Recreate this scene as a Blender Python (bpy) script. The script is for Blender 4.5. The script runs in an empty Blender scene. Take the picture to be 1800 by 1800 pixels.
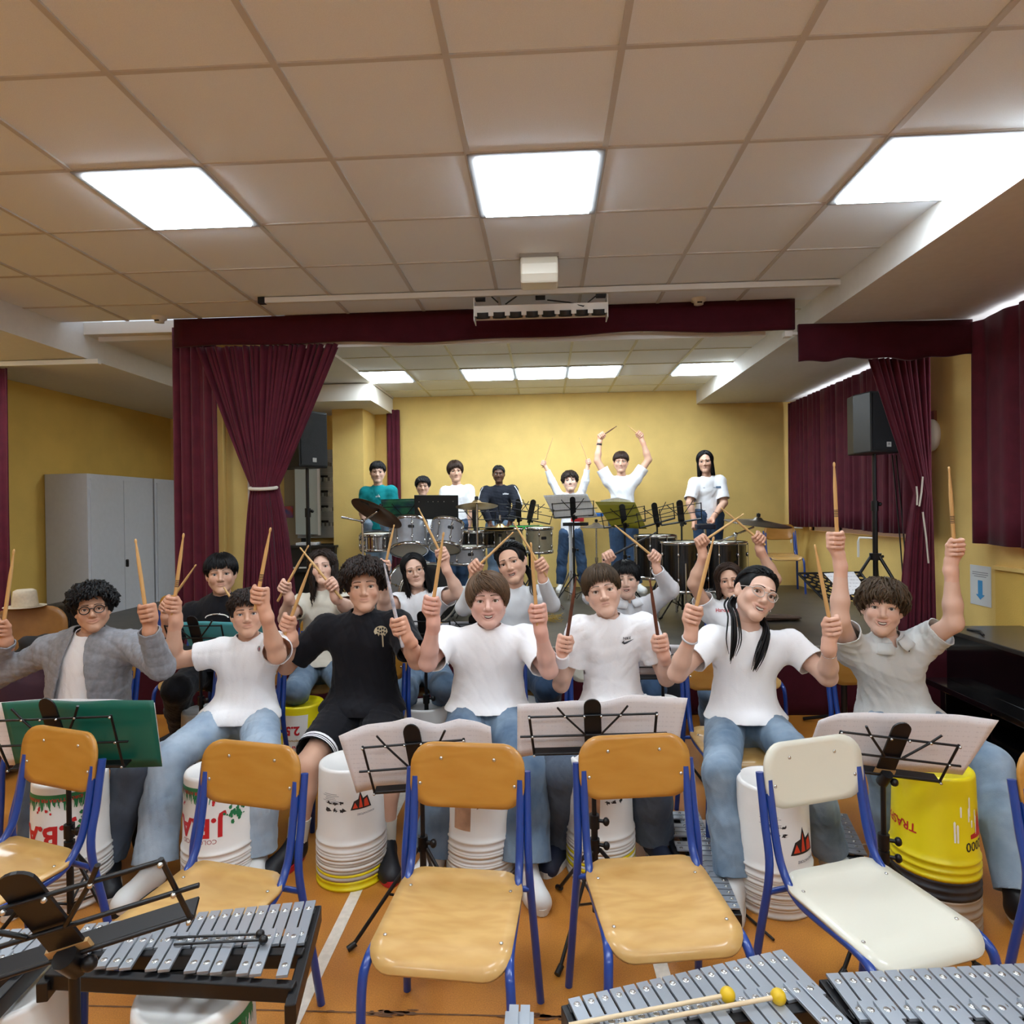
import bpy, bmesh, math, random
import numpy as np
from mathutils import Vector, Matrix, Euler
random.seed(11); rng = np.random.default_rng(11)
SC = bpy.context.scene
COL = SC.collection
PI = math.pi

# ------------------------------------------------------------------ camera
F_PX = 1118.35; TH = .05042; PH = -.00371; RO = .01455; CZ = 1.56; HC = CZ + 1.5635
_f = np.array([-math.sin(TH)*math.cos(PH), math.cos(TH)*math.cos(PH), math.sin(PH)])
_r0 = np.array([math.cos(TH), math.sin(TH), 0.]); _u0 = np.cross(_r0, _f)
_r = _r0*math.cos(RO) - _u0*math.sin(RO); _u = _u0*math.cos(RO) + _r0*math.sin(RO)
_c = np.array([0., 0., CZ])
def _ray(px, py): return _f + _r*(px-900)/F_PX + _u*(900-py)/F_PX
def at(px, py, Y): d = _ray(px, py); return _c + d*(Y/d[1])
def atz(px, py, z): d = _ray(px, py); return _c + d*((z-CZ)/d[2])
def atx(px, py, x): d = _ray(px, py); return _c + d*(x/d[0])
cam = bpy.data.objects.new('camera', bpy.data.cameras.new('camera')); COL.objects.link(cam)
cam.matrix_world = Matrix([[_r[i], _u[i], -_f[i], _c[i]] for i in range(3)] + [[0, 0, 0, 1]])
cam.data.sensor_fit = 'HORIZONTAL'; cam.data.sensor_width = 36.; cam.data.lens = F_PX/1800*36
cam.data.clip_start = .05; SC.camera = cam

# ------------------------------------------------------------------ materials
def lin(c):
    if isinstance(c, str): c = tuple(int(c[i:i+2], 16) for i in (0, 2, 4))
    c = [x/255. for x in c]
    return tuple((x/12.92 if x <= .04045 else ((x+.055)/1.055)**2.4) for x in c)
MATS = {}
def mat(name, col, rough=.5, metal=0., noise=0., nscale=20., bump=0., bscale=80., stretch=(1,1,1), spec=.5, sheen=0., emit=None, trans=0., alpha=1., coat=0., col2=None, attr=None, bdetail=3.):
    if name in MATS: return MATS[name]
    m = bpy.data.materials.new(name); m.use_nodes = True; MATS[name] = m
    nt = m.node_tree; N = nt.nodes; L = nt.links; b = N['Principled BSDF']
    c = lin(col) if not (isinstance(col, tuple) and max(col) <= 1.) else col
    b.inputs['Base Color'].default_value = (*c, 1); b.inputs['Roughness'].default_value = rough
    b.inputs['Metallic'].default_value = metal; b.inputs['Specular IOR Level'].default_value = spec
    if sheen: b.inputs['Sheen Weight'].default_value = sheen; b.inputs['Sheen Roughness'].default_value = .4
    if coat: b.inputs['Coat Weight'].default_value = coat; b.inputs['Coat Roughness'].default_value = .08
    if trans: b.inputs['Transmission Weight'].default_value = trans
    if alpha < 1: b.inputs['Alpha'].default_value = alpha
    if emit:
        b.inputs['Emission Color'].default_value = (*emit[0], 1); b.inputs['Emission Strength'].default_value = emit[1]
    if attr:
        a = N.new('ShaderNodeAttribute'); a.attribute_name = attr; L.new(a.outputs['Color'], b.inputs['Base Color'])
    if noise or col2 or bump:
        tc = N.new('ShaderNodeTexCoord'); mp = N.new('ShaderNodeMapping'); mp.inputs['Scale'].default_value = stretch
        L.new(tc.outputs['Object'], mp.inputs['Vector'])
    if noise or col2:
        t = N.new('ShaderNodeTexNoise'); t.inputs['Scale'].default_value = nscale; t.inputs['Detail'].default_value = 4
        L.new(mp.outputs['Vector'], t.inputs['Vector'])
        r = N.new('ShaderNodeValToRGB'); r.color_ramp.elements[0].position = .35; r.color_ramp.elements[1].position = .65
        if col2: d = lin(col2)
        else: d = tuple(min(1, x*(1+noise)) for x in c)
        e = c if col2 else tuple(x*(1-noise) for x in c)
        r.color_ramp.elements[0].color = (*e, 1); r.color_ramp.elements[1].color = (*d, 1)
        L.new(t.outputs['Fac'], r.inputs['Fac']); L.new(r.outputs['Color'], b.inputs['Base Color'])
    if bump:
        t2 = N.new('ShaderNodeTexNoise'); t2.inputs['Scale'].default_value = bscale; t2.inputs['Detail'].default_value = bdetail
        L.new(mp.outputs['Vector'], t2.inputs['Vector'])
        bn = N.new('ShaderNodeBump'); bn.inputs['Strength'].default_value = bump; bn.inputs['Distance'].default_value = .01
        L.new(t2.outputs['Fac'], bn.inputs['Height']); L.new(bn.outputs['Normal'], b.inputs['Normal'])
    return m

# ------------------------------------------------------------------ mesh builder
def frame(d, up=(0, 0, 1)):
    d = np.asarray(d, float); d = d/np.linalg.norm(d); up = np.asarray(up, float)
    x = np.cross(up, d)
    if np.linalg.norm(x) < 1e-6: x = np.cross((1., 0, 0), d)
    x /= np.linalg.norm(x); return x, np.cross(d, x), d
class MB:
    def __init__(s): s.v = []; s.f = []; s.m = []; s.sm = []; s.n = 0
    def add(s, V, Fs, m=0, smooth=False):
        V = [tuple(map(float, p)) for p in V]
        s.v += V; s.f += [tuple(i+s.n for i in q) for q in Fs]; s.m += [m]*len(Fs); s.sm += [smooth]*len(Fs); s.n += len(V); return s
    def box(s, c, size, R=None, m=0, taper=(1, 1)):
        x, y, z = [q/2 for q in size]; V = []
        for dz in (-1, 1):
            tx, ty = taper if dz > 0 else (1, 1)
            for dx, dy in ((-1, -1), (1, -1), (1, 1), (-1, 1)):
                p = Vector((dx*x*tx, dy*y*ty, dz*z))
                if R is not None: p = R @ p
                V.append((p[0]+c[0], p[1]+c[1], p[2]+c[2]))
        return s.add(V, [(3, 2, 1, 0), (4, 5, 6, 7), (0, 1, 5, 4), (1, 2, 6, 5), (2, 3, 7, 6), (3, 0, 4, 7)], m)
    def tube(s, pts, r, n=8, m=0, smooth=True, caps=True, flat=1., up=(0, 0, 1)):
        P = [np.asarray(p, float) for p in pts]; k = len(P)
        R = list(r) if hasattr(r, '__len__') else [r]*k
        V = []; xa = None
        for i in range(k):
            d = P[min(i+1, k-1)] - P[max(i-1, 0)]
            d = d/(np.linalg.norm(d)+1e-12)
            if xa is None: xa, ya, _ = frame(d, up)
            else:
                xa = xa - d*(xa@d); xa /= np.linalg.norm(xa)+1e-12; ya = np.cross(d, xa)
            for j in range(n):
                a = 2*PI*j/n; V.append(P[i] + R[i]*(math.cos(a)*xa + math.sin(a)*ya*flat))
        Fs = [(i*n+j, i*n+(j+1) % n, (i+1)*n+(j+1) % n, (i+1)*n+j) for i in range(k-1) for j in range(n)]
        s.add(V, Fs, m, smooth)
        if caps: s.add(V[:n], [tuple(range(n))[::-1]], m); s.add(V[-n:], [tuple(range(n))], m)
        return s
    def lathe(s, prof, n=24, M=None, m=0, smooth=True, ms=None):
        V = []
        for (r, z) in prof:
            for j in range(n):
                a = 2*PI*j/n; p = Vector((r*math.cos(a), r*math.sin(a), z)); V.append(M @ p if M else p)
        k = len(prof)
        for i in range(k-1):
            pass
        Fs = [(i*n+j, i*n+(j+1) % n, (i+1)*n+(j+1) % n, (i+1)*n+j) for i in range(k-1) for j in range(n)]
        st = len(s.m); s.add(V, Fs, m, smooth)
        if ms:
            for i in range(k-1):
                for j in range(n): s.m[st+i*n+j] = ms[i]
        return s
    def sphere(s, c, r, n=12, k=8, m=0, R=None):
        r = r if hasattr(r, '__len__') else (r, r, r); V = []
        for i in range(k+1):
            t = PI*i/k
            for j in range(n):
                a = 2*PI*j/n; p = Vector((r[0]*math.sin(t)*math.cos(a), r[1]*math.sin(t)*math.sin(a), r[2]*math.cos(t)))
                if R is not None: p = R @ p
                V.append((p[0]+c[0], p[1]+c[1], p[2]+c[2]))
        return s.add(V, [(i*n+j, (i+1)*n+j, (i+1)*n+(j+1) % n, i*n+(j+1) % n) for i in range(k) for j in range(n)], m, True)
    def cyl(s, a, b, r, n=12, m=0, r2=None): return s.tube([a, b], [r, r if r2 is None else r2], n, m)
    def plate(s, pts, t, nrm, m=0):
        """extruded polygon: pts (3D loop), thickness t along nrm"""
        k = len(pts); nrm = np.asarray(nrm, float); A = [np.asarray(p, float) for p in pts]; B = [p+nrm*t for p in A]
        return s.add(A+B, [tuple(range(k))[::-1], tuple(range(k, 2*k))]+[(i, (i+1) % k, k+(i+1) % k, k+i) for i in range(k)], m)
    def build(s, name, mats, parent=None, loc=None, rot=None, bevel=0, solid=0, sub=0):
        me = bpy.data.meshes.new(name); me.from_pydata(s.v, [], s.f)
        for x in (mats if isinstance(mats, (list, tuple)) else [mats]): me.materials.append(x)
        me.polygons.foreach_set('material_index', s.m); me.polygons.foreach_set('use_smooth', s.sm); me.update()
        return link(name, me, parent, loc, rot, bevel, solid, sub)
def link(name, me, parent=None, loc=None, rot=None, bevel=0, solid=0, sub=0):
    o = bpy.data.objects.new(name, me); COL.objects.link(o)
    if parent is not None: o.parent = parent
    if loc is not None: o.location = [float(q) for q in loc]
    if rot is not None: o.rotation_euler = rot
    if bevel:
        b = o.modifiers.new('bevel', 'BEVEL'); b.width = bevel; b.segments = 2; b.limit_method = 'ANGLE'; b.angle_limit = .7
        b.harden_normals = False
    if solid:
        b = o.modifiers.new('solid', 'SOLIDIFY'); b.thickness = solid; b.offset = -1
    if sub:
        b = o.modifiers.new('sub', 'SUBSURF'); b.levels = sub; b.render_levels = sub
    return o
def tag(o, label, cat, group=None, kind=None):
    if label: o['label'] = label
    if cat: o['category'] = cat
    if group: o['group'] = group
    if kind: o['kind'] = kind
    return o
def thing(name, label, cat, loc=(0, 0, 0), rz=0., group=None, rot=None):
    o = bpy.data.objects.new(name, None); COL.objects.link(o); o.empty_display_size = .1
    o.location = [float(q) for q in loc]; o.rotation_euler = rot if rot is not None else (0, 0, rz)
    return tag(o, label, cat, group)
def struct(o): o['kind'] = 'structure'; return o
def copy_tree(o, loc, rz, label, group=None, name=None):
    r = o.copy(); COL.objects.link(r); r.location = [float(q) for q in loc]; r.rotation_euler = (0, 0, rz); r['label'] = label
    if group: r['group'] = group
    for ch in list(o.children):
        c = ch.copy(); COL.objects.link(c); c.parent = r
        for g in ch.children:
            d = g.copy(); COL.objects.link(d); d.parent = c
    return r
def quads_grid(P):
    """P: (n,m,3) -> verts, faces"""
    n, m = len(P), len(P[0]); V = [p for row in P for p in row]
    return V, [(i*m+j, i*m+j+1, (i+1)*m+j+1, (i+1)*m+j) for i in range(n-1) for j in range(m-1)]
def text_mesh(txt, size=.1, res=2, align='CENTER', bold=.012):
    cu = bpy.data.curves.new('t', 'FONT'); cu.body = txt; cu.size = size; cu.offset = size*bold; cu.resolution_u = res; cu.align_x = align; cu.align_y = 'CENTER'
    o = bpy.data.objects.new('t', cu); COL.objects.link(o)
    dg = bpy.context.evaluated_depsgraph_get(); dg.update()
    me = bpy.data.meshes.new_from_object(o.evaluated_get(dg))
    V = [tuple(v.co) for v in me.vertices]; Fs = [tuple(p.vertices) for p in me.polygons]
    bpy.data.objects.remove(o); bpy.data.curves.remove(cu); bpy.data.meshes.remove(me)
    return V, Fs
def rrect(w, h, r, n=5):
    P = []
    for cx, cy, a0 in ((w/2-r, h/2-r, 0), (-w/2+r, h/2-r, PI/2), (-w/2+r, -h/2+r, PI), (w/2-r, -h/2+r, 1.5*PI)):
        for i in range(n+1):
            a = a0 + PI/2*i/n; P.append((cx+r*math.cos(a), cy+r*math.sin(a)))
    return P
def unit(v): v = np.asarray(v, float); return v/(np.linalg.norm(v)+1e-12)
# ------------------------------------------------------------------ room
M_wall = mat('yellow_wall', 'e2c274', .75, noise=.05, nscale=3, bump=.25, bscale=120)
M_wall2 = mat('ochre_wall', 'dcb65a', .75, noise=.05, nscale=3, bump=.25, bscale=120)
M_white = mat('white_plaster', 'dcd6cb', .8, noise=.02, nscale=4)
M_floor = None
def floor_material():
    m = mat('orange_linoleum', 'b96c1e', .33, spec=.45)
    nt = m.node_tree; N = nt.nodes; L = nt.links; b = N['Principled BSDF']
    tc = N.new('ShaderNodeTexCoord')
    n1 = N.new('ShaderNodeTexNoise'); n1.inputs['Scale'].default_value = 2.2; n1.inputs['Detail'].default_value = 6
    n2 = N.new('ShaderNodeTexNoise'); n2.inputs['Scale'].default_value = 240; n2.inputs['Detail'].default_value = 2
    L.new(tc.outputs['Object'], n1.inputs['Vector']); L.new(tc.outputs['Object'], n2.inputs['Vector'])
    r1 = N.new('ShaderNodeValToRGB'); r1.color_ramp.elements[0].color = (*lin('aa6a2c'), 1); r1.color_ramp.elements[1].color = (*lin('c68636'), 1)
    r1.color_ramp.elements[0].position = .3; r1.color_ramp.elements[1].position = .7
    L.new(n1.outputs['Fac'], r1.inputs['Fac'])
    mx = N.new('ShaderNodeMix'); mx.data_type = 'RGBA'; mx.blend_type = 'OVERLAY'; mx.inputs['Factor'].default_value = .45
    L.new(r1.outputs['Color'], mx.inputs['A']); L.new(n2.outputs['Fac'], mx.inputs['B']); L.new(mx.outputs['Result'], b.inputs['Base Color'])
    rr = N.new('ShaderNodeMapRange'); rr.inputs['To Min'].default_value = .24; rr.inputs['To Max'].default_value = .45
    L.new(n1.outputs['Fac'], rr.inputs['Value']); L.new(rr.outputs['Result'], b.inputs['Roughness'])
    return m
M_floor = floor_material()
YB = 8.65; YF = -4.2; XR = 3.38; XL = -5.2; XS = 2.06; XSL = -3.87; ZS = 2.94; ZSL = 2.9
struct(MB().box((-.9, (YF+YB)/2, -.05), (8.8, YB-YF+.4, .1)).build('floor', M_floor))
# worn seam across the floor and court lines
def strip(p, q, w, z=.0015):
    p = np.array(p[:2]); q = np.array(q[:2]); d = unit(q-p); n = np.array([-d[1], d[0]])*w/2
    return [(*(p+n), z), (*(p-n), z), (*(q-n), z), (*(q+n), z)]
M_line = mat('court_line', 'd9cfc0', .5, noise=.08, nscale=40); M_seam = mat('floor_seam', '6a4526', .7, noise=.3, nscale=30)
struct(MB().add(strip((-.788, 1.6), (-.80, 4.6), .045), [(0, 1, 2, 3)]).build('trim_1', M_line))
struct(MB().add(strip((.382, 1.6), (.34, 4.6), .05), [(0, 1, 2, 3)]).build('trim_2', M_line))
b = MB(); b.add(strip((-3, 1.945), (3.3, 1.955), .006, .001), [(0, 1, 2, 3)])
for i in range(46):
    x = rng.choice([-.62, -.58, -.5, -.1, -.06, 0., .05, -.45, .12]) + rng.normal(0, .035); y = 1.95 + rng.normal(0, .006); w, h = rng.uniform(.008, .035), rng.uniform(.003, .009)
    k = 7; b.add([(x+w*math.cos(2*PI*j/k)*rng.uniform(.6, 1), y+h*math.sin(2*PI*j/k)*rng.uniform(.6, 1), .0018) for j in range(k)], [tuple(range(k))])
struct(b.build('trim_3', M_seam))
# walls
def wall(name, c, size, m=M_wall): return struct(MB().box(c, size).build(name, m))
wall('wall_back', (-1., YB+.1, 1.6), (9, .2, 3.4))
wall('wall_front', (-1., YF-.1, 1.6), (9, .2, 3.4), M_white)
wall('wall_left', (XL-.1, 2.2, 1.6), (.2, 13.4, 3.4), M_wall2)
# right wall with window band
for nm, c, s in (('wall_right_lower', (XR+.1, 2.2, .62), (.2, 13.4, 1.24)), ('wall_right_pier', (XR+.1, 5.55, 2.1075), (.2, .9, 1.735)),
                 ('wall_right_corner', (XR+.1, 8.55, 2.1075), (.2, .5, 1.735)), ('wall_right_front', (XR+.1, -2.4, 2.1075), (.2, 4., 1.735)), ('wall_right_upper', (XR+.1, 2.2, 3.03), (.2, 13.4, .2))):
    wall(nm, c, s)
M_frame = mat('window_frame', 'd8d8d4', .4)
M_glass = mat('daylight_pane', 'e8f0ff', .1, emit=((.85, .92, 1.), 2.2))
def window(name, y0, y1):
    o = struct(MB().box((XR+.1, (y0+y1)/2, 2.08), (.02, y1-y0, 1.7)).build(name, M_glass))
    f = MB()
    for y in np.linspace(y0+.03, y1-.03, 4): f.box((XR+.06, y, 2.08), (.05, .06, 1.68))
    for z in (1.27, 2.9): f.box((XR+.06, (y0+y1)/2, z), (.05, y1-y0, .06))
    f.build('window_frame', M_frame, o)
window('window_1', 6.0, 8.3); window('window_2', -.4, 5.1)
# pillar at the back left, and side wall of stage
wall('wall_pillar', (-2.50, 8.35, 1.6), (.40, .62, 3.4))
pa, pb = at(362, 900, 5.36), at(437, 900, 5.36)
wall('wall_pier', ((pa[0]+pb[0])/2, 5.5, 1.6), (pb[0]-pa[0], .28, 3.1)); struct(MB().box((pb[0]+.03, 5.44, 1.5), (.05, .2, 2.0)).build('trim_11', M_white)); struct(MB().cyl(at(393, 700, 5.34), (at(393, 700, 5.34)[0], 5.34, .5), .014).build('trim_12', M_wall))
# ceiling
def ceil_mat(name, base, line):
    m = mat(name, base, .85, spec=.2); nt = m.node_tree; N = nt.nodes; L = nt.links; b = N['Principled BSDF']
    tc = N.new('ShaderNodeTexCoord'); n = N.new('ShaderNodeTexNoise'); n.inputs['Scale'].default_value = 260; n.inputs['Detail'].default_value = 2
    L.new(tc.outputs['Object'], n.inputs['Vector'])
    r = N.new('ShaderNodeValToRGB'); c = lin(base); r.color_ramp.elements[0].color = (*[x*.9 for x in c], 1); r.color_ramp.elements[1].color = (*[min(1, x*1.06) for x in c], 1)
    L.new(n.outputs['Fac'], r.inputs['Fac']); L.new(r.outputs['Color'], b.inputs['Base Color'])
    bn = N.new('ShaderNodeBump'); bn.inputs['Strength'].default_value = .15; bn.inputs['Distance'].default_value = .004
    L.new(n.outputs['Fac'], bn.inputs['Height']); L.new(bn.outputs['Normal'], b.inputs['Normal']); return m
M_tile = ceil_mat('ceiling_tile', 'e8eef3', 0); M_tile2 = ceil_mat('stage_ceiling_tile', 'e8e7e0', 0)
M_bar = mat('ceiling_t_bar', 'c2bfba', .6); M_bar2 = mat('stage_t_bar', 'cfc7a4', .6)
GX, GY = -.314, 2.177
YV = 4.95
lights_ij = {(i, j) for i in (-3, 0, 3) for j in (1, -3, -7)}  # front row of panels is visible; rows behind the camera are added fill
stage_ij = {(-3, 8), (-1, 8), (0, 8), (1, 8), (3, 8)}
holes = lights_ij | stage_ij
def ceiling(name, y0, y1, mt, mb, xl):
    b = MB(); z = HC
    ys = sorted({y0, y1} | {GY+.6*j for j in range(-12, 13) if y0 < GY+.6*j < y1}); xs = sorted({xl, XS} | {GX+.6*i for i in range(-9, 6) if xl < GX+.6*i < XS})
    for a, c in zip(xs, xs[1:]):
        for d, e in zip(ys, ys[1:]):
            ij = (round((((a+c)/2)-GX)/.6-.5), round((((d+e)/2)-GY)/.6-.5))
            if ij in holes: continue
            b.add([(a, d, z), (c, d, z), (c, e, z), (a, e, z)], [(0, 1, 2, 3)])
    b.add([(xl, y0, z+.12), (XS, y0, z+.12), (XS, y1, z+.12), (xl, y1, z+.12)], [(0, 1, 2, 3)])
    w = .012
    for x in xs[1:-1]: b.box((x, (y0+y1)/2, z-.004), (2*w, y1-y0, .008), m=1)
    for y in ys[1:-1]: b.box(((xl+XS)/2, y, z-.003), (XS-xl, 1.5*w, .006), m=1)
    return struct(b.build(name, [mt, mb]))
ceiling('ceiling', YF, YV, M_tile, M_bar, XSL); ceiling('ceiling_stage', YV, YB, M_tile2, M_bar2, -2.03)
# right soffit and left soffit
struct(MB().box(((XS+XR)/2+.05, (YF+YB)/2, (ZS+HC+.15)/2), (XR-XS+.1, YB-YF, HC+.15-ZS)).build('trim_4', mat('soffit_white', 'd8d6d2', .8, noise=.02)))
struct(MB().box(((XSL+XL)/2, (YF+YB)/2, (ZSL+HC+.15)/2), (XSL-XL, YB-YF, HC+.15-ZSL)).build('trim_5', MATS['soffit_white']))
struct(MB().box((-2.95, 6.9, HC+.02), (1.84, 3.4, .1)).build('trim_6', M_white))
struct(MB().box((-2.95, 8.0, 2.98), (1.84, 1.1, .2)).build('trim_7', M_white))
# light panels
M_em = mat('light_diffuser', 'ffffff', .5, emit=((.84, .965, 1.07), 15.))
M_pf = mat('panel_frame', '9a9a9a', .5)
names = {(0, 1): 'square ceiling light panel in the middle above the front row', (3, 1): 'square ceiling light panel at right beside the dropped soffit', (-3, 1): 'square ceiling light panel at left above the grey cabinets',
         (-3, 8): 'stage ceiling light panel nearest the tied curtain', (-1, 8): 'left panel of the three adjoining stage ceiling lights', (0, 8): 'middle panel of the three adjoining stage ceiling lights',
         (1, 8): 'right panel of the three adjoining stage ceiling lights', (3, 8): 'stage ceiling light panel at right beside the soffit'}
aisle = [(-7, 3), (-7, -3)]  # unseen panels added to brighten the left wall and cabinets
for (i, j) in sorted(holes)+aisle:
    x, y = GX+.6*(i+.5)-.35*(i < -6), GY+.6*(j+.5); st = j > 5
    t = thing('ceiling_light', names.get((i, j), 'added unseen square ceiling light panel behind the viewer' if i > -6 else 'added square ceiling light panel, the '+('farther' if j > 0 else 'nearer')+' one in the left aisle outside the view'), 'ceiling light', (x, y, HC if i > -6 else ZSL-.012), 0, 'stage ceiling lights' if st else ('hall ceiling lights' if j > 0 else 'added ceiling lights behind the viewer'))
    f = MB(); o = .3; n = .269; zz = -.012
    f.add([(-o, -o, zz), (o, -o, zz), (o, o, zz), (-o, o, zz), (-n, -n, zz), (n, -n, zz), (n, n, zz), (-n, n, zz)], [(0, 1, 5, 4), (1, 2, 6, 5), (2, 3, 7, 6), (3, 0, 4, 7)])
    for a, c in (((0, -o, 0), (2*o, .006, .024)), ((0, o, 0), (2*o, .006, .024)), ((-o, 0, 0), (.006, 2*o, .024)), ((o, 0, 0), (.006, 2*o, .024))): f.box(a, c)
    f.build('frame', M_pf, t)
    MB().box((0, 0, -.013), (2*n, 2*n, .022)).build('diffuser', M_em, t, bevel=.003)
# stage
M_stage = mat('stage_floor', '37332d', .42, noise=.12, nscale=5, bump=.1, bscale=60, col2='464138')
struct(MB().box((-.9, (4.87+YB)/2, .25), (8.5, YB-4.87, .5)).build('floor_stage', M_stage))
struct(MB().box((-.9, 4.862, .492), (8.5, .03, .03)).build('trim_8', mat('stage_edge', '9b958a', .5, .3)))

# ------------------------------------------------------------------ curtains
M_vel = mat('maroon_velvet', '561829', .75, sheen=.12, spec=.25, noise=.12, nscale=9, bump=.15, bscale=200)
M_vel2 = mat('maroon_valance', '42121e', .85, sheen=.1, spec=.15, noise=.1, nscale=9, bump=.15, bscale=200)
def pleats(u, k, seed): 
    r = np.random.default_rng(seed); ph = r.uniform(0, 6.3, 3); w = u + .012*np.sin(2*PI*u*k*.31+ph[0])
    return np.sin(2*PI*k*w+ph[1])*.7 + .3*np.sin(2*PI*k*1.73*w+ph[2])
def flat_curtain(name, p0, p1, z0, z1, k, amp, label, nu=140, nv=10, seed=1, m=M_vel, flare=.35, group=None):
    p0 = np.array(p0, float); p1 = np.array(p1, float); d = p1-p0; n = unit((-d[1], d[0])); P = []
    for v in np.linspace(0, 1, nv):
        z = z1+(z0-z1)*v; u = np.linspace(0, 1, nu); w = pleats(u, k, seed)*amp*(.55+flare*v+.1*np.sin(5*u+3*v)); row = []
        for a, b_ in zip(u, w):
            q = p0+d*a+n*b_; row.append((q[0], q[1], z + (.012*math.sin(9*a+seed) if v > .99 else 0)))
        P.append(row)
    V, Fs = quads_grid(P); o = MB().add(V, Fs, 0, True).build(name, m, solid=.012)
    return tag(o, label, 'curtain', group)
flat_curtain('window_curtain', (3.22, 4.95), (3.22, .4), 1.26, 2.90, 22, .035, 'maroon pleated curtain covering the window at the right edge in front of the stage', 340, seed=3)
flat_curtain('window_curtain', (3.24, 8.56), (3.24, 5.5), 1.30, 2.90, 24, .034, 'maroon pleated curtain along the window on the right side of the stage', 300, seed=4)
flat_curtain('stage_leg_curtain', (-3.02, 5.1), (-2.62, 5.02), .05, HC-.03, 4, .035, 'narrow straight maroon curtain panel at the left end of the valance', 60, seed=5)
flat_curtain('back_corner_curtain', (-2.1, 8.5), (-1.93, 8.52), .52, 2.93, 3, .03, 'narrow maroon curtain hanging at the back wall behind the person in teal', 40, seed=6)
flat_curtain('side_curtain', (-5.15, 5.35), (float(at(14, 800, 5.35)[0])+.02, 5.35), .1, 2.86, 7, .03, 'maroon curtain just visible at the left edge of the hall', 60, seed=7)
def gathered(name, loc, zt, ztie, zb, wt, wtie, wb, lean_t, lean_b, label, k=16, seed=2, depth=.06, tie=True, tilt=0.):
    """curtain gathered at ztie; loc=(x,y) of tie; lean_* shift the centre of top/bottom in x"""
    t = thing(name, label, 'curtain', (loc[0], loc[1], zb)); nu, nv = 200, 44; P = []; x_ = np.linspace(0, 1, nu); pw = pleats(x_, k, seed)
    for v in np.linspace(0, 1, nv):
        z = zt+(zb-zt)*v; q = (zt-z)/(zt-ztie) if z > ztie else (z-zb)/(ztie-zb)
        if z > ztie: e = (1-q)**.95; w = wtie+(wt-wtie)*e; cx = lean_t*e; am = .02+.02*e; dp = depth*(1-e)*.6+.005
        else: e = (1-q)**.6; w = wtie+(wb-wtie)*e; cx = lean_b*e; am = .025+.03*e; dp = depth*.6
        row = []
        for a, b_ in zip(x_, pw):
            s = (a-.5)
            row.append((cx+s*w, -dp*math.cos(PI*s)*1.3+b_*am*.8 + tilt*s*w, z-zb))
        P.append(row)
    V, Fs = quads_grid(P); MB().add(V, Fs, 0, True).build('drape', M_vel, t, solid=.008)
    if tie:
        pts = [(math.cos(a)*(wtie*.53), -.03+math.sin(a)*(depth*1.2), ztie-zb+.012*math.sin(a*1)) for a in np.linspace(0, 2*PI, 25)]
        MB().tube(pts, .012, 8, caps=False, flat=1.2).build('tieback', mat('cord_white', 'd8d2c6', .7), t)
    return t
ptie = at(466, 858, 5.0)
gathered('tied_curtain', (ptie[0], 5.0), 2.90, ptie[2], .5, 1.16, .2, .46, .04, .03, 'large maroon stage curtain tied back with a white cord at left', 22, 2, .07)
q = at(1617, 870, 5.25)
t = gathered('tied_curtain', (q[0], 5.22), 2.72, q[2], .52, .46, .12, .27, -.17, -.06, 'maroon stage curtain gathered in a knot at right beside the loudspeaker', 9, 8, .05, tie=False)
for (x0, y0), (x1, y1) in (((1622, 838), (1616, 890)), ((1622, 900), (1632, 990)), ((1611, 855), (1612, 888))):
    a = at(x0, y0, 5.11)-np.array(t.location); c = at(x1, y1, 5.11)-np.array(t.location)
    MB().tube([a, (a+c)/2+np.array([.004, 0, 0]), c], .006, 6).build('cord', MATS['cord_white'], t)
def valance(name, p0, p1, z0, z1, label, seed):
    p0 = np.array(p0, float); p1 = np.array(p1, float); P = []
    for v in np.linspace(0, 1, 6):
        P.append([(*(p0+(p1-p0)*u + np.array([0, .012*math.sin(13*u+seed)*v])), z1+(z0-z1)*v+(.012*math.sin(11*u+seed)+.008*math.sin(27*u))*v) for u in np.linspace(0, 1, 60)])
    V, Fs = quads_grid(P); return tag(MB().add(V, Fs, 0, True).build(name, M_vel2, solid=.03), label, 'valance')
valance('stage_valance', (-2.93, 4.97), (1.91, 4.93), 2.895, HC-.005, 'long dark maroon valance across the top of the stage opening', 0)
valance('side_valance', (1.935, 4.93), (3.2, 4.93), 2.655, 2.925, 'shorter maroon valance hanging lower at the right of the stage', 4)
valance('stage_skirt', (-5.1, 4.855), (3.3, 4.855), .012, .478, 'dark maroon skirt hanging along the stage front', 2)
o = MB().box((-.15, 5.02, 2.90), (3.75, .03, .05)).build('curtain_rail', M_frame); tag(o, 'long pale curtain rail showing below the main valance', 'curtain rail')
for a, c, z, l in (((175, 597), (305, 594), 3.07, 'short pale curtain rail at the left above the cabinets, nearer the valance'), ((0, 640), (176, 636), 2.87, 'short pale curtain rail above the curtain at the left edge')):
    p, q_ = atz(*a, z), atz(*c, z); p[1] = q_[1] = (p[1]+q_[1])/2
    o = MB().box((p+q_)/2, (abs(q_[0]-p[0]), .04, .04)).build('curtain_rail', M_frame); tag(o, l, 'curtain rail')
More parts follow.
